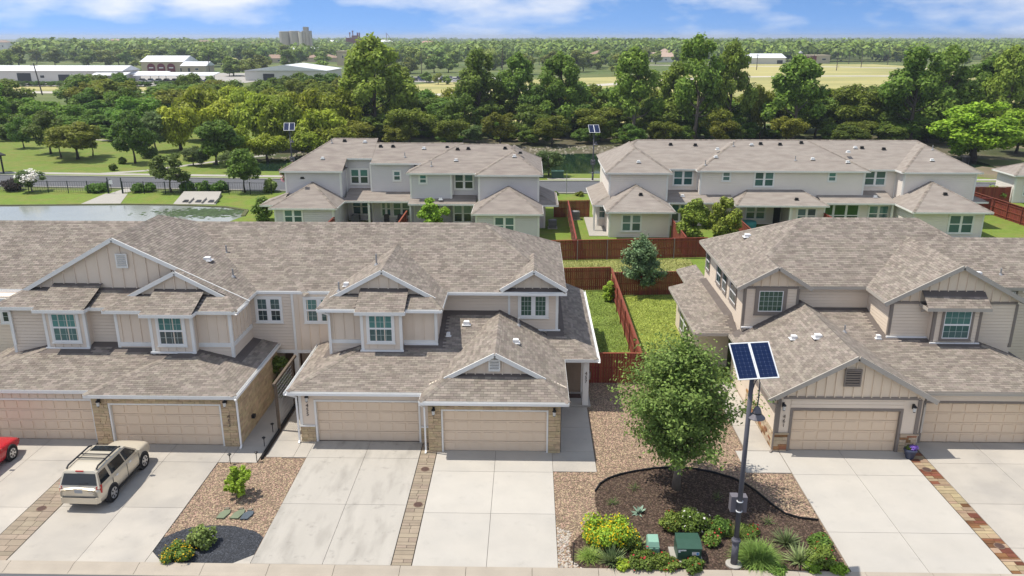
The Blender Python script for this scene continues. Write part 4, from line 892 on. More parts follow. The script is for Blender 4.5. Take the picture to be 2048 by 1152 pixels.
wblock(E_,8.05,13.85,79.4,90,2.5,5.58,SIDE,True,True,True); wblock(E_,13.85,17.4,82.0,90,0,5.58,SIDE); wblock(E_,17.4,33.9,80.9,90,2.5,5.58,SIDE,True,True,True); wblock(E_,33.9,37.6,82.0,90,0,5.58,SIDE); wblock(E_,37.6,44.75,80.3,90,2.5,5.58,SIDE,True,True,True)
wblock(E_,7.75,13.55,75.3,82,0,2.6,SIDE,True,True,True); wblock(E_,36.95,43.6,75.8,82,0,2.6,SIDE,True,True,True); wblock(E_,13.55,20.6,80.4,82,0,2.6,SIDE); wblock(E_,29.4,36.95,80.2,82,0,2.6,SIDE); wblock(E_,20.6,26,81.2,82,0,2.6,SIDE); wblock(E_,26.1,29.4,78.4,82,0,2.6,SIDE); wblock(E_,7.0,8.0,80,86,0,2.6,SIDE,True,True)
W2(E_,82.0,14.9,16.8,3.95,5.38); W2(E_,80.9,19.65,20.35,4.6,5.45,1); W2(E_,80.9,22.9,24.75,4.05,5.45); W2(E_,80.9,30.3,31.0,4.6,5.45,1); W2(E_,82.0,34.4,36.45,4.0,5.42)
W2(E_,75.3,9.0,10.75,.65,2.2); W2(E_,80.4,14.6,16.2,.5,2.2); W2(E_,78.4,26.7,28.5,.8,2.25); W2(E_,80.2,34.5,36.4,.6,2.2); W2(E_,75.8,40.4,42.6,.5,2.2); W2(E_,81.2,22.4,24.3,.6,2.0); W2(E_,80,7.15,7.85,.9,2.2,1)
window(E_, FY(80.2), 29.7, 33.4, .1, 2.3, TRIMW, 3, (1,1), mat('screen_green',(.04,.11,.03),.2,.2,2), mat('screen_dark',(.02,.06,.02),.2,.2,2), case=.14, sill=False)
part('patio_door', MB().box(25.2,25.9,81.12,81.17,.05,2.05), BLACKM, E_)
for x_, y_ in ((20.7,77.8),(25.9,78.0),(6.5,77.8),(36.4,79.2)): part('porch_post', MB().box(x_-.1,x_+.1,y_,y_+.2,0,2.62), TRIMW, E_)
for r_, k, x, y, c in ((1,'f',11.0,80.6,'w'),(0,'f',17.6,85.6,'d'),(0,'f',15.0,85.7,'d'),(2,'f',19.2,82.7,'w'),(2,'f',19.6,84.0,'w'),(2,'f',23.3,84.8,'w'),(2,'f',24.3,85.0,'d'),(2,'f',26.3,84.9,'d'),(2,'f',28.6,85.2,'d'),(2,'f',32.4,81.9,'w'),(2,'f',33.0,83.6,'w'),(2,'f',29.0,82.4,'w'),(0,'f',34.3,85.2,'w'),(0,'f',35.0,85.2,'d'),(0,'f',37.2,85.0,'d'),(3,'f',40.8,81.8,'w'),(4,'f',10.9,77.2,'d'),(5,'f',40.6,77.8,'d'),(6,'f',26.6,78.8,'d'),(2,'f',21.4,84.6,'p'),(2,'f',17.9,81.4,'p'),(2,'f',27.2,82.2,'p'),(3,'f',41.6,83.6,'p'),(7,'f',15.6,80.4,'w'),(8,'f',35.0,80.4,'w')):
    if c == 'p': vent_pipe(E_, re[r_], k, x, y, .5)
    else: roof_vent(E_, re[r_], k, x, y, WHITEM if c == 'w' else BLACKM, .32)
F_ = thing('edge_house', (62, 97, 0), 'pale house corner cut off by the right edge beyond the red fence', 'house')
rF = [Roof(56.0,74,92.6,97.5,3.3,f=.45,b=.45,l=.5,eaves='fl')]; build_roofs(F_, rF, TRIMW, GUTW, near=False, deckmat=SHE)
wblock(F_,56.5,73,93.2,97,0,3.25,SIDE,True,True); W2(F_,93.2,57.6,59.3,.9,2.9)
# ================================================================== fences
FENCE = mat('red_stained_cedar', (.205,.05,.03), .8, .15, 3, rnd=.2, isl=.2, hue=.008, stretch=(2,2,.5))
POSTM = mat('fence_post_steel', (.27,.22,.20), .6, .1)
def fence(p0, p1, label, h=1.8, rails=True, side=1, singles=True, cap=True, postm=None, group='red stained privacy fences'):
    """board fence: every picket, rail and post its own part; rails and posts on the side given"""
    a, b = Vector((*p0,0)), Vector((*p1,0)); L = (b-a).length; d = (b-a)/L; nrm = Vector((d.y,-d.x,0))*side; ang = math.atan2(d.y, d.x)
    t = thing('wooden_fence', a, label, 'fence', group); n = int(L/.146); w = L/n; r_ = random.Random(int(a.x*10+a.y)); mb = MB()
    for i in range(n):
        hh = h + r_.uniform(-.012,.012); c = a + d*((i+.5)*w)
        if singles: piece('picket', FENCE, t, (c.x,c.y,hh/2+.03), (w-.012,.02,hh-.04), rot=(0,0,ang))
        else: mb.bar((c.x-d.x*(w-.012)/2, c.y-d.y*(w-.012)/2, hh/2), (c.x+d.x*(w-.012)/2, c.y+d.y*(w-.012)/2, hh/2), .02, hh-.04)
    if mb.v: part('pickets', mb, FENCE, t, kind='stuff')
    for z in (.3, .95, 1.55):
        c = a + d*L/2 + nrm*.035; piece('rail', FENCE, t, (c.x,c.y,z), (L,.04,.09), rot=(0,0,ang))
    np_ = max(2, int(L/2.3)+1)
    for i in range(np_):
        c = a + d*(L*i/(np_-1)) + nrm*.085; piece('post', postm or POSTM, t, (c.x,c.y,h/2+.02), (.07,.06,h+.03), rot=(0,0,ang))
    if cap: c = a + d*L/2 + nrm*.02; piece('cap_board', FENCE, t, (c.x,c.y,h+.025), (L+.05,.14,.035), rot=(0,0,ang))
    return t
fence((1.6,66.5),(6.8,67.0), 'left bay of the red fence along the back of the grass strip')
fence((6.8,67.0),(15.6,67.9), 'long red fence along the back of the grass strip, behind the small tree')
fence((1.6,57.85),(6.25,58.3), 'red fence across the rear of the narrow lawn beside the central house', side=-1)
fence((6.4,56.9),(12.4,57.3), 'red fence with gaps across the rear of the right lawn behind the small tree', side=-1)
fence((6.3,57.9),(6.3,41.1), 'sunlit red fence running between the two side lawns', side=1, postm=FENCE)
fence((3.25,41.0),(6.5,41.05), 'dark red gate fence between the central house and the leafy front tree', side=-1)
fence((4.15,67.2),(4.2,84.0), 'thin divider fence running back towards the road beside the pale house', side=-1, singles=False)
fence((2.7,84.0),(6.5,84.3), 'dark red fence between the two back houses near the road', side=-1, singles=False)
fence((13.75,68.1),(13.75,75.3), 'short divider fence at the right corner of the pale house wing', side=1, singles=False, postm=FENCE)
fence((20.2,68.6),(20.2,79), 'divider fence right of the two bushy backyard trees', side=1, singles=False, postm=FENCE)
fence((29.3,69),(29.3,78.5), 'divider fence peeking over the roof by the green patio door', side=1, singles=False, postm=FENCE)
fence((-12.3,70),(-12.3,78.5), 'divider fence beside the patio chairs of the grey house', side=1, singles=False, postm=FENCE)
fence((-18.95,70),(-18.95,75.4), 'divider fence at the left wing of the grey house', side=1, singles=False, postm=FENCE)
fence((50.0,93.2),(51.6,70), 'long sunlit red fence at the right edge beside the lawn', side=1, singles=False, postm=FENCE)
fence((47.3,93.0),(56.3,93.4), 'dark red fence behind the round shrub at the right edge', side=-1, singles=False)
fence((46.0,86),(50.2,86.4), 'short dark red fence joining the pale house to the right fence', side=-1, singles=False)
# dark metal fence by the pond
GRM = mat('dark_green_metal', (.015,.03,.024), .5, .1)
def metal_fence(p0, p1, label, step=2.6, h=1.45):
    a, b = Vector((*p0,0)), Vector((*p1,0)); L = (b-a).length; d = (b-a)/L; t = thing('metal_fence', a, label, 'fence', 'dark metal fence by the pond'); n = max(1, round(L/step))
    for i in range(n+1):
        c = a + d*(L*i/n); part('post', MB().tube([(c.x,c.y,0),(c.x,c.y,h+.1)], .05, 6), GRM, t)
    for z in (.15, h): part('rail', MB().bar((a.x,a.y,z),(b.x,b.y,z),.04,.04), GRM, t)
    mb = MB(); m_ = int(L/.3)
    for i in range(m_): c = a + d*(i*.3); mb.box(c.x-.008,c.x+.008,c.y-.008,c.y+.008,.15,h)
    part('mesh_wires', mb, GRM, t, kind='stuff')
metal_fence((-100,99.3),(-62.2,96.8),'dark metal pond fence at the far left'); metal_fence((-62.2,96.8),(-52.1,96.5),'dark metal pond fence left of the gate'); metal_fence((-50.2,96.5),(-31.6,96.2),'dark metal pond fence right of the gate')
gt = thing('pond_gate', (-51,96.5,0), 'open pond gate with two posts and a small notice', 'gate')
for x_ in (-52.0,-50.3): part('gate_post', MB().tube([(x_,96.5,0),(x_,96.5,2.0)], .07, 8), GRM, gt)
part('gate_leaf', MB().bar((-52,96.5,.15),(-52.6,98.3,.15),.04,.05).bar((-52,96.5,1.5),(-52.6,98.3,1.5),.04,.05).bar((-52.6,98.3,.1),(-52.6,98.3,1.55),.05,.05), GRM, gt)
part('notice', MB().box(-51.75,-51.35,96.42,96.45,1.2,1.7), WHITEM, gt)
# patio furniture and equipment
AC = mat('condenser_grey', (.09,.095,.10), .5, .1)
def condenser(x, y, label, s=.8):
    t = thing('air_conditioner', (x,y,0), label, 'air conditioner', 'outdoor condenser units'); part('housing', MB().prism([(x-s/2,y-s/2),(x+s/2,y-s/2),(x+s/2,y+s/2),(x-s/2,y+s/2)], .08, .85), AC, t)
    part('pad', MB().box(x-s*.6,x+s*.6,y-s*.6,y+s*.6,0,.08), SIDEW, t); part('fan_grille', MB().lathe([(s*.4,.85),(s*.4,.88),(s*.3,.9),(.05,.9)], (x,y,0), 14), mat('grille',(.25,.25,.25),.5), t)
    for k in range(5): part('fin_band', MB().box(x-s/2-.01,x+s/2+.01,y-s/2-.012,y-s/2-.001,.15+k*.14,.2+k*.14), mat('grille',(.25,.25,.25),.5), t)
condenser(4.9,83.2,'grey air conditioner in the corner of the back yard fence by the pale house',.95); condenser(-18.0,80.9,'round-topped air conditioner beside the left wing of the grey house'); condenser(2.4,79.0,'air conditioner at the right side of the grey house')
def chair(x, y, rz, label):
    t = thing('patio_chair', (x,y,0), label, 'chair', 'dark patio chairs', rot=rz); m_ = mat('dark_wicker',(.035,.032,.03),.7)
    part('seat', MB().box(-.28,.28,-.28,.28,.38,.46), m_, t, world=False); part('backrest', MB().add([(-.28,.24,.46),(.28,.24,.46),(.28,.4,1.1),(-.28,.4,1.1),(-.28,.3,.46),(.28,.3,.46),(.28,.46,1.1),(-.28,.46,1.1)], [(0,1,2,3),(7,6,5,4),(3,2,6,7),(0,3,7,4),(1,5,6,2)]), m_, t, world=False)
    for sx in (-.25,.25):
        for sy in (-.24,.24): part('leg', MB().box(sx-.025,sx+.025,sy-.025,sy+.025,0,.38), m_, t, world=False)
        part('armrest', MB().box(sx-.03,sx+.03,-.28,.28,.62,.66), m_, t, world=False)
chair(-14.6,79.8,.15,'left of the two dark patio chairs under the grey house porch'); chair(-13.3,79.8,-.15,'right of the two dark patio chairs under the grey house porch')
tb = thing('patio_table', (22.2,79.2,0), 'patio table under a teal cover on the pale house porch', 'table'); part('cover', MB().lathe([(.75,.1),(.8,.6),(.72,.78),(.1,.85)], (22.2,79.2,0), 12), mat('teal_cover',(.06,.28,.29),.7,.15,3), tb); part('base', MB().lathe([(.3,0),(.1,.1)], (22.2,79.2,0), 10), BLACKM, tb)
# ================================================================== vegetation
BARK = mat('bark_grey', (.17,.145,.12), .9, .25, 4, bump=.6, bscale=20); BARKD = mat('bark_dark', (.07,.058,.047), .9, .25, 4, bump=.6, bscale=20)
LF = {'oak': leafmat('leaf_oak', (0.137,0.214,0.032), .42, .018), 'ash': leafmat('leaf_ash', (0.143,0.206,0.065), .4, .015), 'olive': leafmat('leaf_olive', (0.213,0.245,0.032), .4, .015),
      'willow': leafmat('leaf_willow', (0.281,0.338,0.028), .4, .012, .35), 'vine': leafmat('leaf_vine', (0.155,0.272,0.033), .42, .015), 'cotton': leafmat('leaf_cottonwood', (0.224,0.320,0.050), .45, .015),
      'pecan': leafmat('leaf_pecan', (0.281,0.399,0.032), .4, .012, .35), 'maple': leafmat('leaf_maple', (0.131,0.227,0.038), .42, .015), 'young': leafmat('leaf_young', (0.194,0.272,0.065), .4, .015),
      'near': leafmat('leaf_front_tree', (0.200,0.308,0.071), .48, .02, .3, 1.5, .2), 'cedar': leafmat('leaf_flecked', (0.194,0.264,0.038), .5, .03, .25, 1.5), 'far': leafmat('leaf_far', (0.194,0.260,0.046), .4, .025, .2, .02, .25),
      'shrub': leafmat('leaf_shrub', (0.143,0.223,0.038), .45, .02, .25, 2), 'bright': leafmat('leaf_bright', (0.267,0.392,0.039), .4, .015, .3, 2), 'rosemary': leafmat('leaf_rosemary', (0.166,0.235,0.058), .45, .02, .2, 2), 'purple': leafmat('leaf_purple', (0.074,0.058,0.053), .4, .02)}
FLY = leafmat('flower_yellow', (.75,.52,.01), .25, .015, .2); FLR = leafmat('flower_red', (.45,.03,.03), .3, .015, .2); FLW = leafmat('flower_white', (.75,.72,.68), .15, .01, .2); FLP = leafmat('flower_pink', (.55,.25,.33), .25, .015, .2); FLV = leafmat('flower_violet', (.22,.13,.5), .25, .015, .2)
def leaf_cloud(P, Nn, size, seed, aspect=1.7, axis=None):
    """diamond leaves at points P facing Nn"""
    g = np.random.default_rng(seed); n = len(P); Nn = Nn/np.linalg.norm(Nn,axis=1,keepdims=True)
    A = g.normal(size=(n,3)) if axis is None else axis + g.normal(size=(n,3))*.35
    A -= Nn*(A*Nn).sum(1,keepdims=True); A /= np.linalg.norm(A,axis=1,keepdims=True)+1e-9; B = np.cross(Nn, A)
    s = size*g.uniform(.6,1.35,(n,1)); l = s*aspect*.5; w = s*.5; bend = Nn*s*g.uniform(-.25,.05,(n,1))
    V = np.stack([P-A*l, P+B*w+bend*.3, P+A*l+bend, P-B*w+bend*.3], 1).reshape(-1,3); F = np.arange(n*4).reshape(-1,4)
    return V, F
def crown(name, clumps, n, size, m, seed, up=.45, flat=.85, droop=0, aspect=1.7, shell=.36):
    g = np.random.default_rng(seed); cl = np.array(clumps); w_ = cl[:,3]**2; idx = g.choice(len(cl), n, p=w_/w_.sum()); c = cl[idx]
    d = g.normal(size=(n,3)); d /= np.linalg.norm(d,axis=1,keepdims=True); r = c[:,3:4]*(shell+(1-shell)*g.random((n,1))**.6)*g.uniform(.85,1.12,(n,1))
    P = c[:,:3] + d*r*np.array([1,1,flat])
    if droop: P[:,2] -= droop*g.random(n)**1.5*c[:,3]
    Nn = d*.75 + np.array([0,0,up]) + g.normal(size=(n,3))*.45
    V, F = leaf_cloud(P, Nn, size, seed+1, aspect, np.array([[0,0,-1.]]) if droop else None)
    return npmesh(name, V, F, m)
def trunk(name, H, r0, clumps, seed, m, nl=8, split=.35, lean=0, top=.7):
    g = random.Random(seed); mb = MB(); k = 5; pts = []; x = y = 0
    for i in range(k+1):
        t = i/k; pts.append((x + lean*t*H, y, t*H*top)); x += g.uniform(-.02,.02)*H; y += g.uniform(-.02,.02)*H
    mb.tube(pts, [r0*1.35]+[r0*(1-.75*i/k) for i in range(1,k+1)], 8)
    for c in sorted(clumps, key=lambda q: q[2])[:nl*2:2] if len(clumps) > nl else clumps:
        b = min(max(split, (c[2]/H)*.62), top*.95); f = b/top*k; i = min(int(f), k-1); p0 = Vector(pts[i]).lerp(Vector(pts[i+1]), f-i); p1 = Vector(c[:3])
        mid = p0.lerp(p1,.5) + Vector((0,0,-.03*H)); mb.tube([p0,mid,p1], [r0*.42,r0*.26,r0*.07], 5, False)
    return mb.mesh(name, m, True)
def env_round(g, H, Rr, n, z0=.3, top=1.0, cr=(.17,.42), taper=.0):
    o = []; zc = H*(z0+top)/2; hz = H*(top-z0)/2
    while len(o) < n:
        x, y, z = g.uniform(-1,1), g.uniform(-1,1), g.uniform(-1,1); q = x*x+y*y+z*z
        if q > 1 or q < .12: continue
        f = 1 - taper*max(0, z); r = Rr*g.uniform(*cr); k = max(.2, 1 - cr[0]*.9); o.append((x*Rr*k*f, y*Rr*k*f, zc + z*(hz - r*.7), r))
    return o
def env_cotton(g, H, Rr, n):
    o = []
    for i in range(n):
        t = g.random()**.8; z = H*(.32 + .62*t); rr = Rr*(.95 - .62*t)*math.sqrt(g.random()); a = g.uniform(0,6.283); r = Rr*g.uniform(.16,.32)*(1.1-.35*t); o.append((math.cos(a)*rr, math.sin(a)*rr, z, r))
    o.append((0,0,H*.95,Rr*.18)); o.append((Rr*.1,0,H*.86,Rr*.22)); return o
PROTO = {}
def proto(kind, v):
    """(trunk mesh, crown mesh) with nominal height 10 and half width 4"""
    k = (kind, v)
    if k in PROTO: return PROTO[k]
    g = random.Random(hash(kind) % 1000 if False else sum(map(ord, kind))*7 + v*131); H, Rr = 10, 4; s = sum(map(ord, kind)) + v*17
    P = {'oak': (dict(n=30,z0=.12),7600,.30,'oak',BARKD), 'ash': (dict(n=30,z0=.15),6200,.27,'ash',BARK), 'olive': (dict(n=30,z0=.2),6600,.28,'olive',BARKD), 'maple': (dict(n=30,z0=.14,taper=.45),5200,.34,'maple',BARKD), 'young': (dict(n=30,z0=.15,cr=(.16,.3)),4200,.34,'young',BARK), 'vine': (dict(n=30,z0=-.1),7400,.31,'vine',BARKD),
         'pecan': (dict(n=40,z0=.06,cr=(.18,.32)),9500,.29,'pecan',BARKD), 'pecan2': (dict(n=30,z0=.06),7000,.28,'pecan',BARKD), 'pecan3': (dict(n=30,z0=.05,cr=(.18,.32)),3800,.42,'bright',BARKD), 'cedar': (dict(n=40,z0=.0,cr=(.18,.32),taper=.25),9500,.30,'cedar',BARKD), 'far': (dict(n=18,z0=.02,cr=(.26,.42)),2600,.5,'far',BARKD),
         'myrtle': (dict(n=20,z0=.2),2600,.42,'oak',BARK), 'mwhite': (dict(n=20,z0=.2),2600,.42,'ash',BARK)}
    if kind == 'willow':
        cl = env_round(g, H, Rr, 24, .2, 1.0, (.26,.42)); cm = crown('crown', cl, 9000, .30, LF['willow'], s, .3, .9, droop=1.1, aspect=2.6); tm = trunk('trunk', H, .28, cl, s, BARKD)
    elif kind in ('cotton','cotton2'):
        cl = env_cotton(g, H, Rr*1.05, 30 if kind == 'cotton' else 26); cm = crown('crown', cl, 8200, .25, LF['cotton'], s, .45, 1.0, shell=.3); tm = trunk('trunk', H, .24, cl, s, BARK if v % 2 else BARKD, 14, .25, g.uniform(-.03,.03), .88)
    else:
        d, n, sz, lm, bk = P[kind]; d = dict(d); cl = env_round(g, H, Rr, **d); cm = crown('crown', cl, n, sz, LF[lm], s); tm = trunk('trunk', H, .2 if kind != 'pecan' else .34, cl, s, bk, lean=g.uniform(-.04,.04))
    PROTO[k] = (tm, cm); return PROTO[k]
GRP = {'willow': ('yellow-green willow in the clump between the park and the grey house', 'yellow-green willows along the creek'), 'vine': ('vine-covered bright green tree in the thicket behind the park lawn', 'vine-covered thicket trees'),
       'oak': ('dark green tree in the wooded belt beyond the creek', 'dark green trees of the wooded belt'), 'olive': ('small olive-green tree in the wooded belt beyond the creek', 'olive-green trees of the wooded belt'), 'cotton2': ('short pale cottonwood beside the central gap in the woods', 'short cottonwoods in the woods'), 'ash': ('small grey-green tree in the understory of the wooded belt', 'grey-green understory trees')}
NAMES = {'willow':'willow_tree','vine':'vine_covered_tree','oak':'broadleaf_tree','olive':'broadleaf_tree','cotton':'cottonwood_tree','cotton2':'cottonwood_tree','ash':'broadleaf_tree','pecan':'spreading_tree','pecan2':'spreading_tree','pecan3':'small_tree','maple':'young_tree','young':'young_tree','cedar':'bushy_tree','myrtle':'crape_myrtle','mwhite':'crape_myrtle','far':'distant_tree'}
def tree(kind, x, y, H, w, v, label=None, group=None):
    tm, cm = proto(kind, v); r_ = random.Random(int(x*13 + y*7))
    if label is None: label, group = GRP[kind]
    t = link(NAMES[kind], None, loc=(x,y,0), rot=(0,0,r_.uniform(0,6.28)), scale=(w/8.4, w/8.4*r_.uniform(.9,1.1), H/10), label=label, cat='tree', group=group)
    link('trunk', tm, t, world=False); link('crown', cm, t, world=False); return t
TREES = [
    (-88.1, 138, 5.5, 4.1, 'oak', 'slender dark tree at the left edge of the park lawn'),
    (-79.3, 131, 7.7, 5.9, 'oak', 'tall blue-green tree left of the olive grove on the park lawn'),
    (-71.5, 125, 6.3, 8.5, 'olive', 'broad olive tree with many thin trunks on the park lawn'),
    (-75.3, 127, 5.2, 4.0, 'olive', 'small olive tree at the left side of the grove on the lawn'),
    (-71.2, 129, 5.3, 3.7, 'olive', 'thin olive tree at the right side of the grove on the lawn'),
    (-60.4, 121, 8.5, 5.9, 'oak', 'dark tree with a pale leaning trunk in the middle of the park'),
    (-62.9, 134, 6.8, 6.0, 'ash', 'grey-green tree just behind the pale leaning trunk in the park'),
    (-47.5, 120, 7.3, 7.3, 'oak', 'round dark green tree beside the park path'),
    (-50.6, 119, 3.1, 3.6, 'ash', 'small twin-stemmed tree left of the round dark tree'),
    (-49.0, 118, 2.8, 2.5, 'ash', 'smaller twin of the twin-stemmed tree beside the path'),
    (-44.7, 97.6, 5.1, 5.0, 'young', 'young airy tree by the road above the culvert'),
    (-35.4, 97.6, 5.7, 4.3, 'maple', 'round young tree by the road right of the culvert'),
    (-43.2, 113, 3.2, 2.5, 'ash', 'small pale tree left of the round young tree, across the road'),
    (-59.6, 136, 8.4, 6.8, 'willow', None),
    (-61.2, 150, 10.1, 10.2, 'willow', None),
    (-55.3, 146, 8.5, 8.6, 'willow', None),
    (-45.6, 124, 5.7, 4.8, 'willow', None),
    (-47.4, 142, 10.3, 9.7, 'willow', None),
    (-41.8, 136, 9.2, 7.2, 'willow', None),
    (-40.9, 124, 4.6, 5.4, 'willow', None),
    (-40.8, 145, 10.5, 8.5, 'willow', None),
    (-34.6, 134, 8.2, 7.9, 'willow', None),
    (-35.6, 128, 4.2, 6.4, 'willow', None),
    (-33.7, 146, 10.3, 8.1, 'willow', None),
    (-31.5, 130, 5.3, 6.5, 'willow', None),
    (-111.3, 172, 6.9, 9.6, 'vine', None),
    (-102.3, 165, 6.2, 8.2, 'vine', None),
    (-103.4, 175, 6.3, 8.7, 'vine', None),
    (-90.2, 160, 6.1, 8.0, 'vine', None),
    (-90.4, 170, 6.4, 9.5, 'vine', None),
    (-88.0, 175, 6.5, 8.7, 'vine', None),
    (-77.1, 160, 6.6, 7.9, 'vine', None),
    (-97.2, 150, 5.0, 7.5, 'vine', None),
    (-89.1, 152, 3.9, 8.5, 'vine', None),
    (-83.9, 155, 4.3, 7.7, 'vine', None),
    (-77.1, 150, 3.7, 6.5, 'vine', None),
    (-83.2, 180, 6.7, 8.9, 'vine', None),
    (-111.7, 165, 6.2, 9.2, 'vine', None),
    (-123.3, 228, 8.9, 12.0, 'oak', None),
    (-54.9, 215, 10.5, 12.5, 'oak', None),
    (-64.7, 212, 9.1, 10.4, 'oak', None),
    (-65.8, 235, 9.5, 10.1, 'oak', None),
    (-87.4, 195, 8.0, 13.2, 'oak', None),
    (-80.6, 195, 8.9, 10.8, 'oak', None),
    (-74.1, 200, 8.4, 11.1, 'oak', None),
    (-65.2, 190, 8.1, 9.4, 'oak', None),
    (-62.0, 195, 8.9, 8.4, 'oak', None),
    (-45.1, 200, 9.7, 9.8, 'oak', None),
    (-79.0, 205, 9.4, 8.8, 'olive', None),
    (-77.6, 178, 8.3, 11.0, 'olive', None),
    (-28.6, 150, 18.7, 12.5, 'cotton', 'tallest cottonwood behind the grey house, its pale trunk showing'),
    (-25.3, 156, 13.6, 8.2, 'cotton', 'cottonwood just right of the tallest one behind the grey house'),
    (-9.9, 162, 16.1, 10.5, 'cotton', 'open cottonwood with sky gaps above the middle of the woods'),
    (-2.3, 166, 15.6, 8.7, 'cotton', 'narrow cottonwood beside the dry field, left of the central gap'),
    (5.7, 158, 15.4, 10.2, 'cotton', 'pale broad cottonwood above the central pond'),
    (18.9, 150, 16.7, 9.7, 'cotton', 'open cottonwood with a dark trunk left of the second back house ridge'),
    (27.8, 158, 13.9, 8.2, 'cotton', 'cottonwood filling the gap left of the big two-topped one'),
    (30.1, 148, 19.0, 10.4, 'cotton', 'big two-topped cottonwood with a dark trunk behind the pale house'),
    (37.1, 151, 17.8, 7.4, 'cotton', 'right-hand top beside the big two-topped cottonwood'),
    (48.6, 150, 15.4, 10.3, 'cotton', 'feathery cottonwood in front of the white field road'),
    (68.4, 146, 16.7, 12.0, 'cotton', 'broad cottonwood with a heavy dark trunk on the right'),
    (77.5, 154, 17.1, 10.3, 'cotton', 'tall cottonwood behind the bright pecan tree'),
    (88.6, 160, 15.1, 10.2, 'cotton', 'pale half-bare cottonwood near the right edge'),
    (86.7, 150, 17.0, 8.2, 'cotton', 'cottonwood cut by the right edge'),
    (-32.1, 152, 8.2, 8.5, 'oak', None),
    (-21.0, 140, 7.7, 7.4, 'olive', None),
    (-20.8, 158, 7.8, 8.3, 'oak', None),
    (-16.6, 155, 7.8, 8.1, 'oak', None),
    (-12.8, 150, 8.8, 7.4, 'oak', None),
    (-13.7, 140, 5.6, 6.1, 'olive', None),
    (-5.2, 142, 6.5, 5.7, 'olive', None),
    (-8.2, 158, 7.3, 7.8, 'oak', None),
    (0.1, 150, 7.0, 7.4, 'oak', None),
    (2.5, 160, 10.5, 7.9, 'oak', None),
    (4.0, 143, 5.8, 6.2, 'olive', None),
    (8.6, 154, 7.2, 8.0, 'oak', None),
    (12.9, 150, 7.0, 8.8, 'olive', None),
    (13.0, 170, 9.0, 6.2, 'cotton2', None),
    (10.1, 165, 9.8, 8.1, 'cotton2', None),
    (16.8, 152, 6.0, 7.0, 'oak', None),
    (23.6, 154, 7.7, 8.0, 'oak', None),
    (23.8, 143, 5.0, 5.3, 'olive', None),
    (30.5, 156, 7.1, 7.6, 'oak', None),
    (33.3, 143, 7.0, 5.8, 'olive', None),
    (33.5, 140, 5.6, 4.3, 'olive', None),
    (40.6, 155, 7.6, 7.6, 'oak', None),
    (43.2, 152, 10.8, 4.8, 'olive', None),
    (48.0, 158, 8.8, 7.7, 'oak', None),
    (46.1, 145, 5.7, 6.2, 'olive', None),
    (54.9, 156, 8.9, 7.6, 'oak', None),
    (59.5, 158, 7.9, 7.7, 'oak', None),
    (60.6, 152, 10.5, 9.3, 'olive', None),
    (58.2, 143, 5.1, 6.1, 'olive', None),
    (64.4, 150, 6.2, 7.3, 'oak', None),
    (69.8, 156, 9.2, 7.6, 'oak', None),
    (68.5, 162, 9.6, 6.9, 'oak', None),
    (68.6, 148, 5.5, 7.2, 'oak', None),
    (79.5, 158, 7.0, 8.6, 'oak', None),
    (85.0, 160, 8.7, 8.8, 'oak', None),
    (86.3, 152, 8.3, 8.3, 'oak', None),
    (-26.8, 145, 5.6, 7.2, 'oak', None),
    (-30.7, 138, 5.6, 6.8, 'olive', None),
    (-23.0, 138, 4.5, 5.1, 'olive', None),
    (-9.3, 145, 3.9, 5.4, 'ash', None),
    (18.0, 142, 4.2, 5.2, 'oak', None),
    (90.6, 150, 8.5, 8.2, 'oak', None),
    (55.0, 140, 4.5, 5.1, 'oak', None),
    (62.2, 140, 4.5, 6.0, 'oak', None),
    (73.3, 150, 4.0, 7.3, 'oak', None),
    (69.6, 127, 9.6, 12.4, 'pecan', 'bright yellow-green spreading tree near the right edge'),
    (81.0, 135, 8.7, 9.1, 'pecan2', 'yellow-green tree half cut by the right edge behind the bright one'),
    (2.7, 110.5, 4.1, 4.1, 'ash', 'arching shrub tree on the pond bank right of the grey house'),
    (-28.9, 96, 4.4, 2.9, 'myrtle', 'pink crape myrtle at the left corner of the grey house'),
    (-62.2, 97.5, 2.9, 3.1, 'mwhite', 'white flowering crape myrtle behind the pond fence'),
    (8.4, 57.3, 4.7, 3.5, 'near2', 'airy young tree in the corner of the right side lawn'),
    (15.1, 71.5, 4.8, 3.8, 'cedar', 'left of two bushy yellow-flecked trees in the back yard'),
    (18.0, 71.8, 5.2, 3.5, 'cedar', 'right of two bushy yellow-flecked trees in the back yard'),
    (-9.2, 76, 3.8, 2.8, 'pecan3', 'small light green tree in the grey house patio yard'),
]
for i, (x, y, H, w, k, lab) in enumerate(TREES):
    if k == 'near2': continue
    t = tree(k, x, y, H, w*(1.28 if k == 'cotton' else 1.15), i % 4, lab)
    if k in ('myrtle','mwhite'):
        g = random.Random(i); cl = env_round(g, 10, 4.1, 18, .3, 1.02, (.24,.38)); link('blossom', crown('blossom', cl, 700, .42, FLP if k == 'myrtle' else FLW, i, .8), t, world=False)
# dark understory along the far creek bank
g = random.Random(77)
ug = [(-34+i*3.4+g.uniform(-1,1), 143+g.uniform(0,14), g.uniform(2.2,4.4), g.uniform(3.5,5.5)) for i in range(38)]
for i, (x, y, H, w) in enumerate(ug):
    tm, cm = proto('vine' if i % 4 == 0 else 'oak', i % 4); t = link('bank_shrub', None, loc=(x,y,-.2), rot=(0,0,g.uniform(0,6)), scale=(w/8,w/8,H/10), label='low leafy shrub at the foot of the woods behind the creek', cat='shrub', group='shrubs on the far creek bank'); link('foliage', cm, t, world=False)
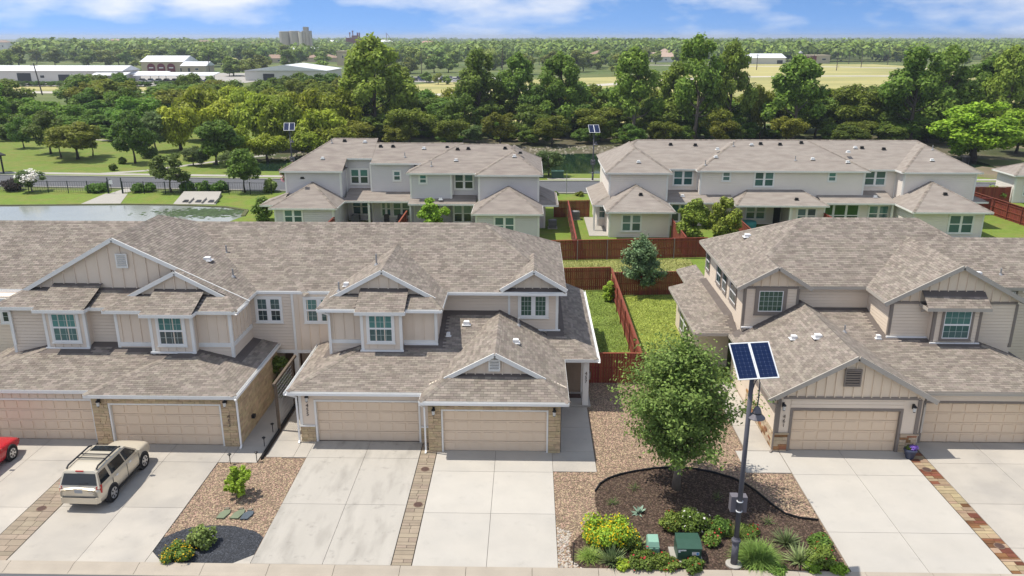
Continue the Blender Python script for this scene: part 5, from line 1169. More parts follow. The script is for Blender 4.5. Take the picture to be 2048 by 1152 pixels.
# second rank of woods right behind the belt
for i in range(46):
    x = -120 + i*4.8 + g.uniform(-2,2); y = g.uniform(176,190) if x > -30 else g.uniform(186,215)
    if -36 < x < 100: y = g.uniform(164,174)
    H = g.uniform(7.5,10.5); tree('oak' if g.random() < .6 else 'olive', x, y, H, g.uniform(9,12.5), g.randrange(4))
for i in range(26):
    x = -128 + i*3.7 + g.uniform(-2,2); y = g.uniform(152,184)
    if x > -62 and y < 160: y += 14
    tree('vine' if x < -72 else g.choice(['willow','olive','willow']), x, y, g.uniform(6.5,9.5), g.uniform(8,11), g.randrange(4))
# middle distance: separate trees around the lots, houses and fields
mid = []
def add_mid(n, x0, x1, y0, y1, h0, h1, avoid=()):
    k = 0
    while k < n:
        x, y = g.uniform(x0,x1), g.uniform(y0,y1)
        if any(a <= x <= b and c <= y <= d for a, b, c, d in avoid): continue
        mid.append((x, y, g.uniform(h0,h1))); k += 1
add_mid(62, -380, -60, 478, 680, 9, 14, ((-222,-176,440,490),(-235,-150,600,640))); add_mid(14, -420, -245, 330, 470, 8, 13); add_mid(16, -150, -60, 396, 476, 6, 11); add_mid(9, -240, -120, 300, 326, 3.5, 6); add_mid(34, -62, 70, 404, 620, 8, 13, ((-60,-8,340,402),)); add_mid(8, -60,-8,330,350,3,5)
add_mid(40, 205, 360, 300, 560, 8, 14, ((0,268,420,640),(0,225,0,420))); add_mid(20, 100, 190, 205, 262, 6, 11, ((0,125,0,400),)); add_mid(22, 60, 300, 634, 690, 9, 13); add_mid(16, 20, 110, 480, 600, 7, 11, ((40,70,600,640),))
for i, (x, y, H) in enumerate(mid):
    tm, cm = proto('far', i % 4); t = link('distant_tree', None, loc=(x,y,0), rot=(0,0,g.uniform(0,6)), scale=(H/8.5*g.uniform(.9,1.4),H/8.5*g.uniform(.9,1.4),H/10), label='hazy green tree among the distant lots and fields', cat='tree', group='trees among the distant lots')
    link('trunk', tm, t, world=False); link('crown', cm, t, world=False)
# the far wood that reads as one mass
def far_wood(name, spots, m, seed, per=110, label=''):
    gg = np.random.default_rng(seed); sp = np.array(spots); n = len(sp)*per; c = np.repeat(sp, per, 0)
    d = gg.normal(size=(n,3)); d[:,2] = np.abs(d[:,2])*.9 - .25; d /= np.linalg.norm(d,axis=1,keepdims=True); lump = 1 + .28*np.sin(d[:,0:1]*5+c[:,0:1])*np.cos(d[:,1:2]*4+c[:,1:2])
    P = np.stack([c[:,0], c[:,1], c[:,2]*.52], 1) + d*lump*np.stack([c[:,3],c[:,3],c[:,2]*.5],1)*gg.uniform(.75,1.05,(n,1)); Nn = d + np.array([0,0,.4]) + gg.normal(size=(n,3))*.4
    V, F = leaf_cloud(P, Nn, 1.0, seed, 1.3); ctr = P.repeat(4,0); V = ctr + (V-ctr)*np.repeat(c[:,3:4]*.27, 4, 0)
    link(name, npmesh(name, V, F, m), None, kind='stuff', label=label)
sp = []
while len(sp) < 2600:
    y = 650*math.exp(g.random()**1.25*1.9); x = g.uniform(-.62,.72)*y
    if -310 < x < -60 and y < 860 and g.random() < .45: continue
    H = g.uniform(9,14.5) + (1.2*math.sin(x*.01)+y*.0006); sp.append((x, y, H, g.uniform(.55,.8)*H))
far_wood('far_woodland', sp, LF['far'], 31, 150, 'hazy far woodland reaching to the horizon')
# ------------------------------------------------------------------ near trees
def near_tree(x, y, H, Rr, nl, size, lm, seed, label, z0, bark, r0=.11, spray=46, name='young_tree'):
    """fine-leaved tree: trunk, many rising branches, leaves clustered along them"""
    g = random.Random(seed); ng = np.random.default_rng(seed); t = thing(name, (x,y,0), label, 'tree'); mb = MB()
    pts = [(x+g.uniform(-.02,.02)*i, y+g.uniform(-.02,.02)*i, H*.9*i/6) for i in range(7)]; mb.tube(pts, [r0*1.5]+[r0*(1-.85*i/6) for i in range(1,7)], 10); Ps = []; Ns = []
    for b in range(spray):
        f = z0 + (.97-z0)*((b+g.random())/spray); a = b*2.399+g.uniform(-.4,.4); zb = H*f*.86; q_ = min(1,max(0,(f-z0)/(1.02-z0))); prof = min(1,.66+q_*2.0)*(1-q_)**.7+.05
        L = Rr*prof*g.uniform(.58,1.24); rise = L*g.uniform(.45,.95); p0 = Vector((x,y,zb)); p1 = Vector((x+math.cos(a)*L, y+math.sin(a)*L, zb+rise)); pm = p0.lerp(p1,.5)+Vector((0,0,-.05*L))
        mb.tube([p0,pm,p1], [r0*.3,r0*.2,r0*.04], 5, False); k = int(nl/spray*(.4+.9*prof)); tt = ng.random(k)**.7*.92+.12; q = np.outer(1-tt,p0)+np.outer(tt,p1)
        sp_ = (.12+.26*tt[:,None])*Rr*.24; q = q + ng.normal(size=(k,3))*sp_; d = q-np.array([x,y,H*.5]); d /= np.linalg.norm(d,axis=1,keepdims=True); Ps.append(q); Ns.append(d*.5+np.array([0,0,.55])+ng.normal(size=(k,3))*.5)
    top = np.array([x,y,H*.9])+ng.normal(size=(nl//90,3))*np.array([.25,.25,.4])*Rr*.3; Ps.append(top); Ns.append(ng.normal(size=top.shape)+np.array([0,0,.6]))
    V, F = leaf_cloud(np.concatenate(Ps), np.concatenate(Ns), size, seed+3, 1.9)
    part('trunk', mb, bark, t, smooth=True); link('crown', npmesh('crown', V, F, lm), t); return t
near_tree(6.39, 30.15, 7.3, 2.7, 36000, .082, LF['near'], 5, 'leafy pale green tree in the mulch bed beside the solar lamp', .21, BARK, .14, 96)
near_tree(8.4, 57.2, 4.75, 1.75, 9000, .12, leafmat('leaf_yard_tree',(0.173,0.247,0.116),.45,.02,.3,1.5), 9, 'airy young tree in the corner of the right side lawn', .16, BARKD, .06, 46)
def shrub(name, x, y, w, h, label, lm, n=1500, size=.09, group=None, flower=None, nf=150, fs=.06, seed=None, z0=-.15, cr=(.3,.48), top=1.0, cat='shrub', stems=True, sy=1.0, nc=20):
    g = random.Random(seed or int(abs(x*31+y*17))); t = thing(name, (x,y,0), label, cat, group); cl = [(a*1.0,b*sy,c,d) for a,b,c,d in env_round(g, h, w/2, nc, z0, top, cr)]
    o = link('foliage', crown('foliage', cl, int(n*1.5), size*.92, lm, g.randrange(999), flat=min(1,h/w*1.3), shell=.25), t, world=False)
    if stems: part('stems', MB().tube([(0,0,0),(.02,.01,h*.6)], [.025,.01], 5).tube([(0.02,0,0),(w*.2,.05,h*.65)], [.02,.006], 5).tube([(-.02,0,0),(-w*.2,.02,h*.6)], [.02,.006], 5), BARKD, t, world=False)
    if flower: link('blossom', crown('blossom', [(a,b,c+.03,d*1.08) for a,b,c,d in cl], nf, fs, flower, g.randrange(999), .9, min(1,h/w*1.3), aspect=1.1, shell=.9), t, world=False)
    return t
shrub('leafy_shrub', -12.15, 29.2, 1.3, 1.45, 'upright yellow-green shrub in the left gravel bed', LF['bright'], 2000, .075, cr=(.14,.26), z0=.0, nc=46)
shrub('leafy_shrub', -12.35, 25.75, 1.15, .85, 'grey-green shrub at the top of the black gravel', LF['rosemary'], 2200, .075, flower=FLV, nf=40, fs=.04); shrub('flowering_shrub', -12.95, 25.0, 1.25, .7, 'yellow-flowered mound at the kerb on the black gravel', LF['shrub'], 2200, .07, flower=FLY, nf=330, fs=.055)
shrub('flowering_shrub', 3.1, 26.15, 2.15, 1.3, 'big yellow-flowered shrub at the left end of the mulch bed', LF['bright'], 4200, .075, flower=FLY, nf=900, fs=.06); shrub('flowering_shrub', 3.95, 25.9, .9, .75, 'smaller yellow-flowered shrub right of the big one', LF['shrub'], 1200, .07, flower=FLY, nf=130, fs=.055)
for i, (x, y, w, h, fl, lab) in enumerate(((5.75,27.35,.95,.6,FLR,'red rose shrub left of the white roses'),(6.55,27.1,1.2,.85,FLW,'white rose shrub behind the green transformer'),(7.5,27.0,.8,.6,FLR,'rose shrub just left of the lamp post'),(7.05,26.3,.6,.45,FLR,'small red rose right of the green transformer'),(4.25,24.95,1.0,.5,FLR,'low red rose mound at the kerb left of the transformer'),(5.05,24.75,.9,.5,FLR,'low red rose mound in front of the pale green box'),(6.1,24.7,.75,.45,FLR,'red rose mound in front of the transformer'),(3.5,24.75,.8,.4,None,'low green shrub at the kerb in front of the left yucca'),(10.85,25.2,1.0,.6,FLR,'reddish shrub right of the twin yuccas'),(11.2,26.3,.8,.4,FLR,'low shrub at the edge of the right driveway'),(8.6,26.9,.9,.35,FLR,'low reddish shrub right of the lamp post'))):
    shrub('rose_shrub', x, y, w*1.25, h*1.15, lab, LF['shrub'], 1900, .065, 'rose shrubs in the mulch bed', fl, 26, .075) if fl else shrub('leafy_shrub', x, y, w, h, lab, LF['bright'], 900, .065)
shrub('leafy_shrub', 11.25, 24.75, .8, .5, 'bright green ball shrub at the corner of the right driveway', LF['bright'], 1600, .06); shrub('leafy_shrub', 10.4, 24.72, .9, .35, 'bright green mound in front of the twin yuccas', LF['bright'], 1000, .06); shrub('leafy_shrub', 9.1, 24.72, .9, .3, 'dark low shrub at the kerb right of the lamp post', LF['shrub'], 900, .06)
shrub('hedge', -54.0, 97.9, 3.3, 1.3, 'clipped hedge left of the pond gate', LF['maple'], 1800, .2); shrub('hedge', -48.3, 97.9, 2.9, 1.3, 'clipped hedge right of the pond gate', LF['maple'], 1800, .2)
for k in range(3): shrub('hedge', -42.6+k*2.0, 98.0, 2.4, 1.5, ('left','middle','right')[k]+' third of the long clipped hedge by the pond fence', LF['maple'], 1500, .2)
shrub('conifer_shrub', -32.4, 98.0, 1.8, 1.8, 'feathery conifer shrub at the right end of the pond fence', LF['young'], 1200, .2); shrub('leafy_shrub', -65.2, 98.4, 3.2, 1.6, 'dark purple shrub left of the white crape myrtle', LF['purple'], 1800, .2)
shrub('leafy_shrub', -62.1, 120.4, 1.3, 1.1, 'small dark bush on the park lawn, upper of two', LF['oak'], 500, .2); shrub('leafy_shrub', -60.4, 114.2, 1.2, 1.0, 'small dark bush on the park lawn, lower of two', LF['oak'], 500, .2); shrub('leafy_shrub', -61.0, 127, 3.4, 3.2, 'pale shrub behind the leaning park tree', LF['ash'], 1200, .25)
shrub('leafy_shrub', 55.1, 94.6, 3.0, 1.9, 'round broad-leaved shrub inside the right fence corner', LF['cedar'], 1500, .22); shrub('leafy_shrub', 54.6, 98.5, 2.0, .9, 'bright low shrub behind the right fence', LF['bright'], 700, .2); shrub('climbing_vine', 6.0, 55.6, 1.15, 2.0, 'bright vine climbing the corner of the side lawn fence', LF['bright'], 2200, .09)
shrub('leafy_shrub', 6.2, 96.2, 1.3, .6, 'small shrub by the road between the back houses', LF['olive'], 600, .15); shrub('leafy_shrub', -28.1, 82, 2.3, 2.6, 'tall shrub at the left wall of the grey house', LF['shrub'], 1800, .17); shrub('leafy_shrub', 3.2, 96.6, .9, .5, 'tiny shrub by the road left of the small one', LF['oak'], 400, .15)
shrub('climbing_vine', -13.2, 39.0, 1.3, 2.5, 'green vine on the trellis between the garages', LF['shrub'], 2600, .1)
def blades(n, L, w, seed, up=.55, droop=.5, spread=.05, lvar=.3, seg=3):
    g = np.random.default_rng(seed); a = g.uniform(0,6.283,n); e = np.arcsin(np.clip(g.uniform(up-.5,1,n),0.02,1)); l = L*g.uniform(1-lvar,1+lvar*.3,n); r = spread*np.sqrt(g.random(n)); b = g.uniform(0,6.283,n)
    base = np.stack([r*np.cos(b), r*np.sin(b), np.zeros(n)],1); h = np.stack([np.cos(a),np.sin(a),np.zeros(n)],1); sd = np.stack([-np.sin(a),np.cos(a),np.zeros(n)],1); V = []; F = []
    for i in range(seg+1):
        t = i/seg; p = base + h*(l*np.cos(e)*t)[:,None]; p[:,2] += l*np.sin(e)*t - droop*l*t*t*.5*np.cos(e*.6); p[:,2] = np.maximum(p[:,2], .015); ww = w*(1-t)**.6*(.5 if i == 0 else 1)+.002
        V += [p-sd*ww/2, p+sd*ww/2]
    V = np.stack(V,1); m_ = 2*(seg+1); F = np.array([[(2*i,2*i+1,2*i+3,2*i+2) for i in range(seg)]]) + (np.arange(n)*m_)[:,None,None]
    return V.reshape(-1,3), F.reshape(-1,4)
YUC = leafmat('yucca_leaf', (.23,.29,.12), .35, .015, .15); AGA = leafmat('agave_leaf', (.28,.40,.31), .15, .01, .05); GRC = leafmat('clump_grass', (.27,.38,.09), .35, .015, .3)
def bladed(name, x, y, label, n, L, w, m, up, droop, spread, cat, group=None, seed=1):
    t = thing(name, (x,y,0), label, cat, group); V, F = blades(n, L, w, seed, up, droop, spread); link('blades', npmesh('blades', V, F, m), t, world=False); part('crown_base', MB().lathe([(spread+.03,0),(spread+.02,.05),(.01,.08)], (0,0,0), 8), BARKD, t, world=False)
for i, (x, y, L, lab) in enumerate(((3.15,25.05,.75,'spiky yucca in front of the big yellow-flowered shrub'),(4.2,26.0,.5,'spiky yucca right of the big yellow-flowered shrub'),(9.95,26.35,.7,'upper of the twin yuccas right of the lamp post'),(10.05,25.25,.75,'lower of the twin yuccas right of the lamp post'))): bladed('yucca_plant', x, y, lab, 130, L*1.05, .055, YUC, .72, .04, .06, 'plant', 'spiky yuccas in the mulch bed', 3+i)
bladed('grass_clump', 8.55, 25.35, 'big bright green grass clump at the foot of the lamp post', 2200, 1.0, .022, GRC, .75, .8, .38, 'plant', None, 8); bladed('grass_clump', 2.35, 25.3, 'grass tuft at the left tip of the mulch bed', 420, .6, .02, GRC, .8, .6, .2, 'plant', None, 9); bladed('grass_clump', 8.05, 26.7, 'thin pale grass tuft behind the lamp post', 260, .7, .015, GRC, .9, .4, .15, 'plant', None, 10)
bladed('agave_plant', 4.55, 28.3, 'blue-green agave rosette on the bare mulch', 20, .42, .13, AGA, .6, .05, .04, 'plant', None, 11)
for i, (x, y, lab) in enumerate(((3.55,28.9,'small spiky tuft on the mulch left of the agave'),(4.6,30.1,'small spiky tuft on the mulch near the back edging'),(8.0,29.4,'small spiky tuft on the mulch right of the tree trunk'),(9.6,27.7,'small spiky tuft near the right edging of the mulch'))): bladed('red_yucca', x, y, lab, 34, .42, .022, LF['ash'], .7, .3, .04, 'plant', 'small spiky tufts on the mulch', 20+i)
# lawn blades on the yards between the houses
def turf(name, poly, n, m, seed, h=.07, label=''):
    x, y = scatter(poly, [], n, seed); gg = np.random.default_rng(seed); k = len(x); P = np.stack([x,y,np.full(k,h*.4)],1); Nn = gg.normal(size=(k,3))*np.array([.6,.6,.4]) + np.array([0,0,.9]); V, F = leaf_cloud(P, Nn, h*.8, seed, 2.4, np.array([[0,0,1.]])); V[:,2] = np.maximum(V[:,2], .006); link(name, npmesh(name, V, F, m), None, kind='stuff', label=label)
TURF = leafmat('turf_blade', (.33,.40,.085), .35, .02, .3, .8, .25)
turf('lawn_turf', [(3.3,41.2),(6.2,41.2),(6.2,57.8),(3.3,57.8)], 420, TURF, 41, label='mown grass of the narrow side lawn'); turf('lawn_turf', [(6.45,41.2),(11.5,41.2),(11.5,56.9),(6.45,56.9)], 420, TURF, 42, label='mown grass of the right side lawn')
turf('lawn_turf', [(1.8,58.6),(14,58.0),(14,67.4),(1.8,66.3)], 260, leafmat('turf_dry',(.42,.43,.15),.35,.02,.3,.8,.25), 43, .09, 'dry grass strip between the two rows of fences')
# ================================================================== vehicles
CARGOLD = mat('gold_paint', (.66,.595,.475), .28, .03, 1, metal=.35, spec=.6); CARRED = mat('red_paint', (.45,.012,.022), .25, .05, 1, spec=.7)
CGLASS = mat('car_glass', (.012,.016,.02), .05, .1, spec=.7); RUBBER = mat('tyre_rubber', (.015,.015,.016), .85, .1); RIM = mat('alloy_rim', (.55,.55,.56), .3, .05, metal=.7); TAILR = mat('tail_light_red', (.42,.015,.012), .15, .1, spec=.7); CLEARL = mat('clear_lens', (.7,.7,.72), .1, .05, spec=.7); PLASTIC = mat('black_plastic', (.025,.025,.028), .6, .1)
def loft(secs):
    """secs: list of rings with equal point counts"""
    mb = MB(); n = len(secs[0])
    for s_ in secs: mb.v += [tuple(p) for p in s_]
    for i in range(len(secs)-1):
        for k in range(n-1): mb.f.append((i*n+k, i*n+k+1, (i+1)*n+k+1, (i+1)*n+k))
    mb.f.append(tuple(range(n))); mb.f.append(tuple(range((len(secs)-1)*n, len(secs)*n))[::-1]); return mb
def car(x, y, rz, label, paint, stations, gh, wheels, wr, extras, hwb=.9):
    """stations: (y, zbottom, ztop, halfwidth); gh: greenhouse corners (yb0,yb1,zb,hwb,yt0,yt1,zt,hwt)"""
    t = thing('parked_car', (x,y,.05), label, 'car', rot=rz); L = lambda n_, mb, m, p=t, **k: part(n_, mb, m, p, world=False, **k)
    secs = []
    for (yy, zb, zt, hw) in stations:
        half = [(hw*.86,zb),(hw*.97,zb+.1),(hw,zb+.26),(hw*.995,zt-.24),(hw*.965,zt-.09),(hw*.88,zt-.015),(hw*.45,zt+.012)]
        secs.append([(-a,yy,b) for a,b in half] + [(a,yy,b) for a,b in half[::-1]])
    body = L('body', loft(secs), paint, smooth=False)
    md = body.modifiers.new('sub','SUBSURF'); md.levels = 1; md.render_levels = 2
    for p in body.data.polygons: p.use_smooth = True
    yb0,yb1,zb,hb,yt0,yt1,zt,ht = gh
    ym = (yt0+yt1)/2
    cab = loft([[(-hb,yb0,zb-.06),(-ht,yt0,zt-.05),(-ht*.8,yt0+.03,zt),(ht*.8,yt0+.03,zt),(ht,yt0,zt-.05),(hb,yb0,zb-.06)], [(-hb,(yb0+yt0)/2+.2,zb-.06),(-ht,ym-.45,zt-.03),(-ht*.82,ym-.45,zt+.025),(ht*.82,ym-.45,zt+.025),(ht,ym-.45,zt-.03),(hb,(yb0+yt0)/2+.2,zb-.06)], [(-hb,(yb1+yt1)/2-.25,zb-.06),(-ht,ym+.4,zt-.03),(-ht*.82,ym+.4,zt+.02),(ht*.82,ym+.4,zt+.02),(ht,ym+.4,zt-.03),(hb,(yb1+yt1)/2-.25,zb-.06)], [(-hb,yb1,zb-.06),(-ht,yt1,zt-.05),(-ht*.8,yt1-.03,zt),(ht*.8,yt1-.03,zt),(ht,yt1,zt-.05),(hb,yb1,zb-.06)]])
    cabo = L('cabin', cab, paint)
    def pane(name, P, m=CGLASS, th=.012):
        a, b, c, d = [Vector(p) for p in P]; nn = (b-a).cross(d-a).normalized()*th; mb = MB().add([a+nn,b+nn,c+nn,d+nn,a-nn,b-nn,c-nn,d-nn], [(0,1,2,3),(7,6,5,4),(0,4,5,1),(1,5,6,2),(2,6,7,3),(3,7,4,0)]); return L(name, mb, m, cabo)
    def sidept(s, yy, f):     # point on the side glass plane: f 0 bottom 1 top
        return (s*(hb+(ht-hb)*f+.004), yy, zb-.06+(zt-.05-zb+.06)*f)
    for s in (-1,1):
        for (y0,y1,y2,y3) in extras['side']:   # bottom rear, bottom front, top front, top rear
            P = [sidept(s,y0,.16), sidept(s,y1,.16), sidept(s,y2,.88), sidept(s,y3,.88)]; pane('side_window', P if s > 0 else P[::-1])
    e = .1; lerp = lambda a, b, f: a+(b-a)*f
    def endp(yb, yt, sx, f): return (sx*lerp(hb,ht,f)*.9, lerp(yb,yt,f)+(-.008 if yb < 0 else .008), lerp(zb-.06,zt-.05,f))
    pane('rear_window', [endp(yb0,yt0,-1,.2),endp(yb0,yt0,1,.2),endp(yb0,yt0,1,.92),endp(yb0,yt0,-1,.92)]); pane('windscreen', [endp(yb1,yt1,1,.12),endp(yb1,yt1,-1,.12),endp(yb1,yt1,-1,.94),endp(yb1,yt1,1,.94)])
    for wy in wheels:
        for s in (-1,1):
            hw = hwb; part('wheel_arch', MB().tube([(s*(hw-.2),wy,wr+.01),(s*(hw+.012),wy,wr+.01)], wr*1.16, 22), PLASTIC, t, world=False)
            w = part('tyre', MB().tube([(s*(hw-.17),wy,wr),(s*(hw-.15),wy,wr),(s*(hw+.0),wy,wr),(s*(hw+.03),wy,wr)], [wr*.93,wr,wr,wr*.94], 24), RUBBER, t, world=False)
            part('rim', MB().tube([(s*(hw+.028),wy,wr),(s*(hw+.036),wy,wr)], wr*.66, 20), RIM, w, world=False)
            sp = MB()
            for k in range(6):
                a = k*math.pi/3+.26; sp.bar((s*(hw+.041),wy+math.cos(a)*wr*.28,wr+math.sin(a)*wr*.28),(s*(hw+.041),wy+math.cos(a)*wr*.58,wr+math.sin(a)*wr*.58),.06,.012,(1,0,0))
            part('rim_slots', sp, PLASTIC, w, world=False, kind='stuff')
    return t, body, cabo, L
st_ = [(-2.2,.42,.98,.78),(-2.1,.34,1.06,.87),(-1.7,.30,1.10,.90),(-.8,.28,1.09,.905),(.3,.28,1.07,.905),(.95,.28,1.06,.90),(1.25,.29,1.04,.89),(1.8,.31,1.0,.87),(2.1,.36,.93,.82),(2.22,.44,.80,.70)]
suv, body, cab, L = car(-18.08, 30.05, R(-1.5), 'gold sport utility car parked on the driveway, seen from behind', CARGOLD, st_, (-2.13,1.12,1.08,.855,-1.9,.28,1.68,.69), (-1.31,1.31), .36, {'side': [(-1.95,-1.28,-1.35,-1.82),(-1.12,-.1,-.2,-1.15),(-.02,.86,.28,-.12)]})
for s in (-1,1):
    L('tail_light', MB().add([(s*.70,-2.165,.82),(s*.90,-2.03,.80),(s*.90,-1.98,1.14),(s*.72,-2.15,1.10),(s*.70,-2.13,.82),(s*.86,-2.0,.8),(s*.86,-1.95,1.14),(s*.72,-2.1,1.1)], [(0,1,2,3),(7,6,5,4),(0,4,5,1),(1,5,6,2),(2,6,7,3),(3,7,4,0)]), TAILR, suv); L('head_light', MB().add([(s*.45,2.17,.72),(s*.80,2.0,.72),(s*.82,1.95,.88),(s*.48,2.12,.86),(s*.45,2.1,.7),(s*.8,1.9,.7)], [(0,1,2,3),(0,4,5,1)]), CLEARL, suv)
    L('roof_rail', MB().tube([(s*.62,-1.75,1.70),(s*.62,-1.6,1.78),(s*.62,-.1,1.79),(s*.62,.1,1.72)], .035, 8), PLASTIC, suv); L('mirror', MB().tube([(s*.9,.72,1.13),(s*1.02,.74,1.16)], [.05,.1], 8).box(min(s*.95,s*1.1),max(s*.95,s*1.1),.68,.8,1.08,1.24), CARGOLD, suv)
    for yy in (-.95,.12): L('door_handle', MB().box(min(s*.905,s*.93),max(s*.905,s*.93),yy,yy+.16,.93,.965), WHITEM, suv)
    for yy in (-1.19,-.06,.95): L('door_seam', MB().box(min(s*.895,s*.911),max(s*.895,s*.911),yy-.008,yy+.008,.42,1.0), PLASTIC, suv)
    L('sill_strip', MB().box(min(s*.88,s*.925),max(s*.88,s*.925),-.9,.9,.27,.36), PLASTIC, suv)
for yy in (-1.0,-.68): L('cross_bar', MB().bar((-.6,yy,1.775),(.6,yy,1.775),.06,.025), PLASTIC, suv)
L('sunroof', MB().box(-.48,.48,-.28,.16,1.69,1.712), CGLASS, suv); L('brake_light', MB().box(-.16,.16,-1.93,-1.88,1.66,1.70), TAILR, suv); L('rear_bumper', MB().prism([(-.84,-2.12),(-.74,-2.27),(.74,-2.27),(.84,-2.12)], .40, .66), CARGOLD, suv); L('bumper_step', MB().box(-.68,.68,-2.255,-2.14,.662,.685), PLASTIC, suv)
L('licence_plate', MB().box(-.16,.16,-2.205,-2.19,.84,1.0), mat('plate_grey',(.36,.37,.38),.5,.05), suv); L('hatch_handle', MB().box(-.22,.22,-2.215,-2.19,1.03,1.06), RIM, suv); L('wiper', MB().bar((-.02,-2.145,1.2),(.36,-2.12,1.24),.02,.02), PLASTIC, suv); L('hatch_badge', MB().box(.42,.58,-2.205,-2.195,.84,.88), RIM, suv); L('tailgate_emblem', MB().lathe([(.05,-.004),(.05,.004)], (0,0,0), 12, .5), RIM, suv, loc=(0,-2.2,1.12), rot=(math.pi/2,0,0))
st2 = [(-2.3,.4,.86,.74),(-2.15,.3,.94,.84),(-1.5,.24,.98,.9),(0,.22,.93,.91),(1.0,.22,.92,.91),(1.7,.24,.86,.9),(2.15,.3,.76,.84),(2.35,.38,.64,.7)]
rc_, body2, cab2, L2 = car(-24.42, 30.5, 0, 'glossy red coupe cut off by the left edge', CARRED, st2, (-1.9,.95,.93,.8,-1.1,.1,1.36,.6), (-1.4,1.42), .34, {'side': [(-.9,.6,.1,-.75)]}, .91)
for s in (-1,1): L2('head_light', MB().add([(s*.5,2.22,.6),(s*.83,2.0,.62),(s*.84,1.9,.74),(s*.55,2.1,.7)], [(0,1,2,3)]), CLEARL, rc_); L2('mirror', MB().box(min(s*.9,s*1.08),max(s*.9,s*1.08),.5,.62,.9,1.02), CARRED, rc_)
# ================================================================== solar lamp posts
POLE = mat('pole_paint', (.10,.097,.115), .5, .08); SHADE = mat('lamp_shade_paint', (.15,.138,.155), .5, .06); CELL = mat('solar_cell', (.006,.014,.055), .12, .15, 6, spec=.6); PFRAME = mat('panel_frame', (.78,.79,.80), .4, .03)
def solar_lamp(x, y, zp, label, yaw=.16, tilt=42, fine=True):
    t = thing('solar_street_lamp', (x,y,0), label, 'street lamp', 'solar street lamps'); n = 14 if fine else 8
    P_ = lambda nm, mb, m, par=t, **k: part(nm, mb, m, par, **k)
    P_('footing', MB().lathe([(.3,0),(.3,.08),(.24,.1)], (x,y,0), n), SIDEW); P_('lower_pole', MB().lathe([(.13,.1),(.125,1.0)], (x,y,0), n), POLE, smooth=True); P_('collar', MB().lathe([(.13,.99),(.165,1.02),(.17,1.1),(.12,1.16),(.10,1.22)], (x,y,0), n), POLE); P_('upper_pole', MB().lathe([(.095,1.15),(.075,zp-.35)], (x,y,0), n), POLE, smooth=True)
    b = P_('battery_box', MB().box(x-.29,x-.02,y+.06,y+.36,2.2,2.82).box(x-.02,x+.29,y+.06,y+.36,2.2,2.80), SHADE)
    for z in (2.3,2.7): P_('strap', MB().lathe([(.115,z-.015),(.115,z+.015)], (x,y,0), n), PFRAME)
    P_('bracket_arm', MB().tube([(x+.05,y,zp-1.1),(x+.12,y-.02,zp-.75),(x+.22,y-.05,zp-.62),(x+.27,y-.05,zp-.8),(x+.27,y-.05,zp-1.75)], .022, 6), POLE)
    sh_ = P_('lamp_shade', MB().lathe([(.05,-1.68),(.10,-1.73),(.14,-1.84),(.15,-1.93),(.29,-2.08),(.29,-2.1),(.05,-2.05)], (x+.27,y-.05,zp), n+4), SHADE, smooth=False); P_('shade_band', MB().lathe([(.155,-1.90),(.155,-1.94)], (x+.27,y-.05,zp), n+4), BLACKM, sh_); P_('bulb', MB().lathe([(.07,-2.13),(.09,-2.05)], (x+.27,y-.05,zp), 8), LGLASS, sh_)
    M = Matrix.Translation((x,y,zp)) @ Matrix.Rotation(yaw,4,'Z') @ Matrix.Rotation(R(tilt),4,'X')
    P_('panel_mount', MB().bar((x,y,zp-.4),(x,y,zp-.06),.14,.14).bar(M@Vector((-.6,0,-.06)),M@Vector((.6,0,-.06)),.08,.06), POLE)
    def xf(mb): mb.v = [tuple(M@Vector(v)) for v in mb.v]; return mb
    for s in (-1,1):
        c = s*.362; fr = MB(); w, h = .355, .68; fr.box(c-w,c-w+.035,-h,h,-.03,.012); fr.box(c+w-.035,c+w,-h,h,-.03,.012); fr.box(c-w+.035,c+w-.035,-h,-h+.035,-.03,.012); fr.box(c-w+.035,c+w-.035,h-.035,h,-.03,.012)
        p = P_('solar_panel', xf(fr), PFRAME); P_('backing', xf(MB().box(c-w+.035,c+w-.035,-h+.035,h-.035,-.02,-.004)), mat('cell_gap',(.10,.13,.22),.3), p)
        if fine:
            cw, ch = (2*w-.09)/4, (2*h-.09)/9
            for i in range(4):
                for j in range(9):
                    x0, y0 = c-w+.045+i*cw, -h+.045+j*ch; q = .018; a = [(x0+q,y0+.004),(x0+cw-q,y0+.004),(x0+cw-.004,y0+q),(x0+cw-.004,y0+ch-q),(x0+cw-q,y0+ch-.004),(x0+q,y0+ch-.004),(x0+.004,y0+ch-q),(x0+.004,y0+q)]
                    P_('cell', xf(MB().prism(a,-.003,.004)), CELL, p)
        else: P_('cells', xf(MB().box(c-w+.05,c+w-.05,-h+.05,h-.05,-.003,.004)), CELL, p)
    return t
solar_lamp(7.6, 25.0, 8.12, 'solar street lamp standing in the near mulch bed'); solar_lamp(8.55, 106.9, 6.95, 'solar street lamp by the road between the two back houses', fine=False); solar_lamp(-32.6, 109, 6.9, 'solar street lamp by the willows left of the grey house', fine=False)
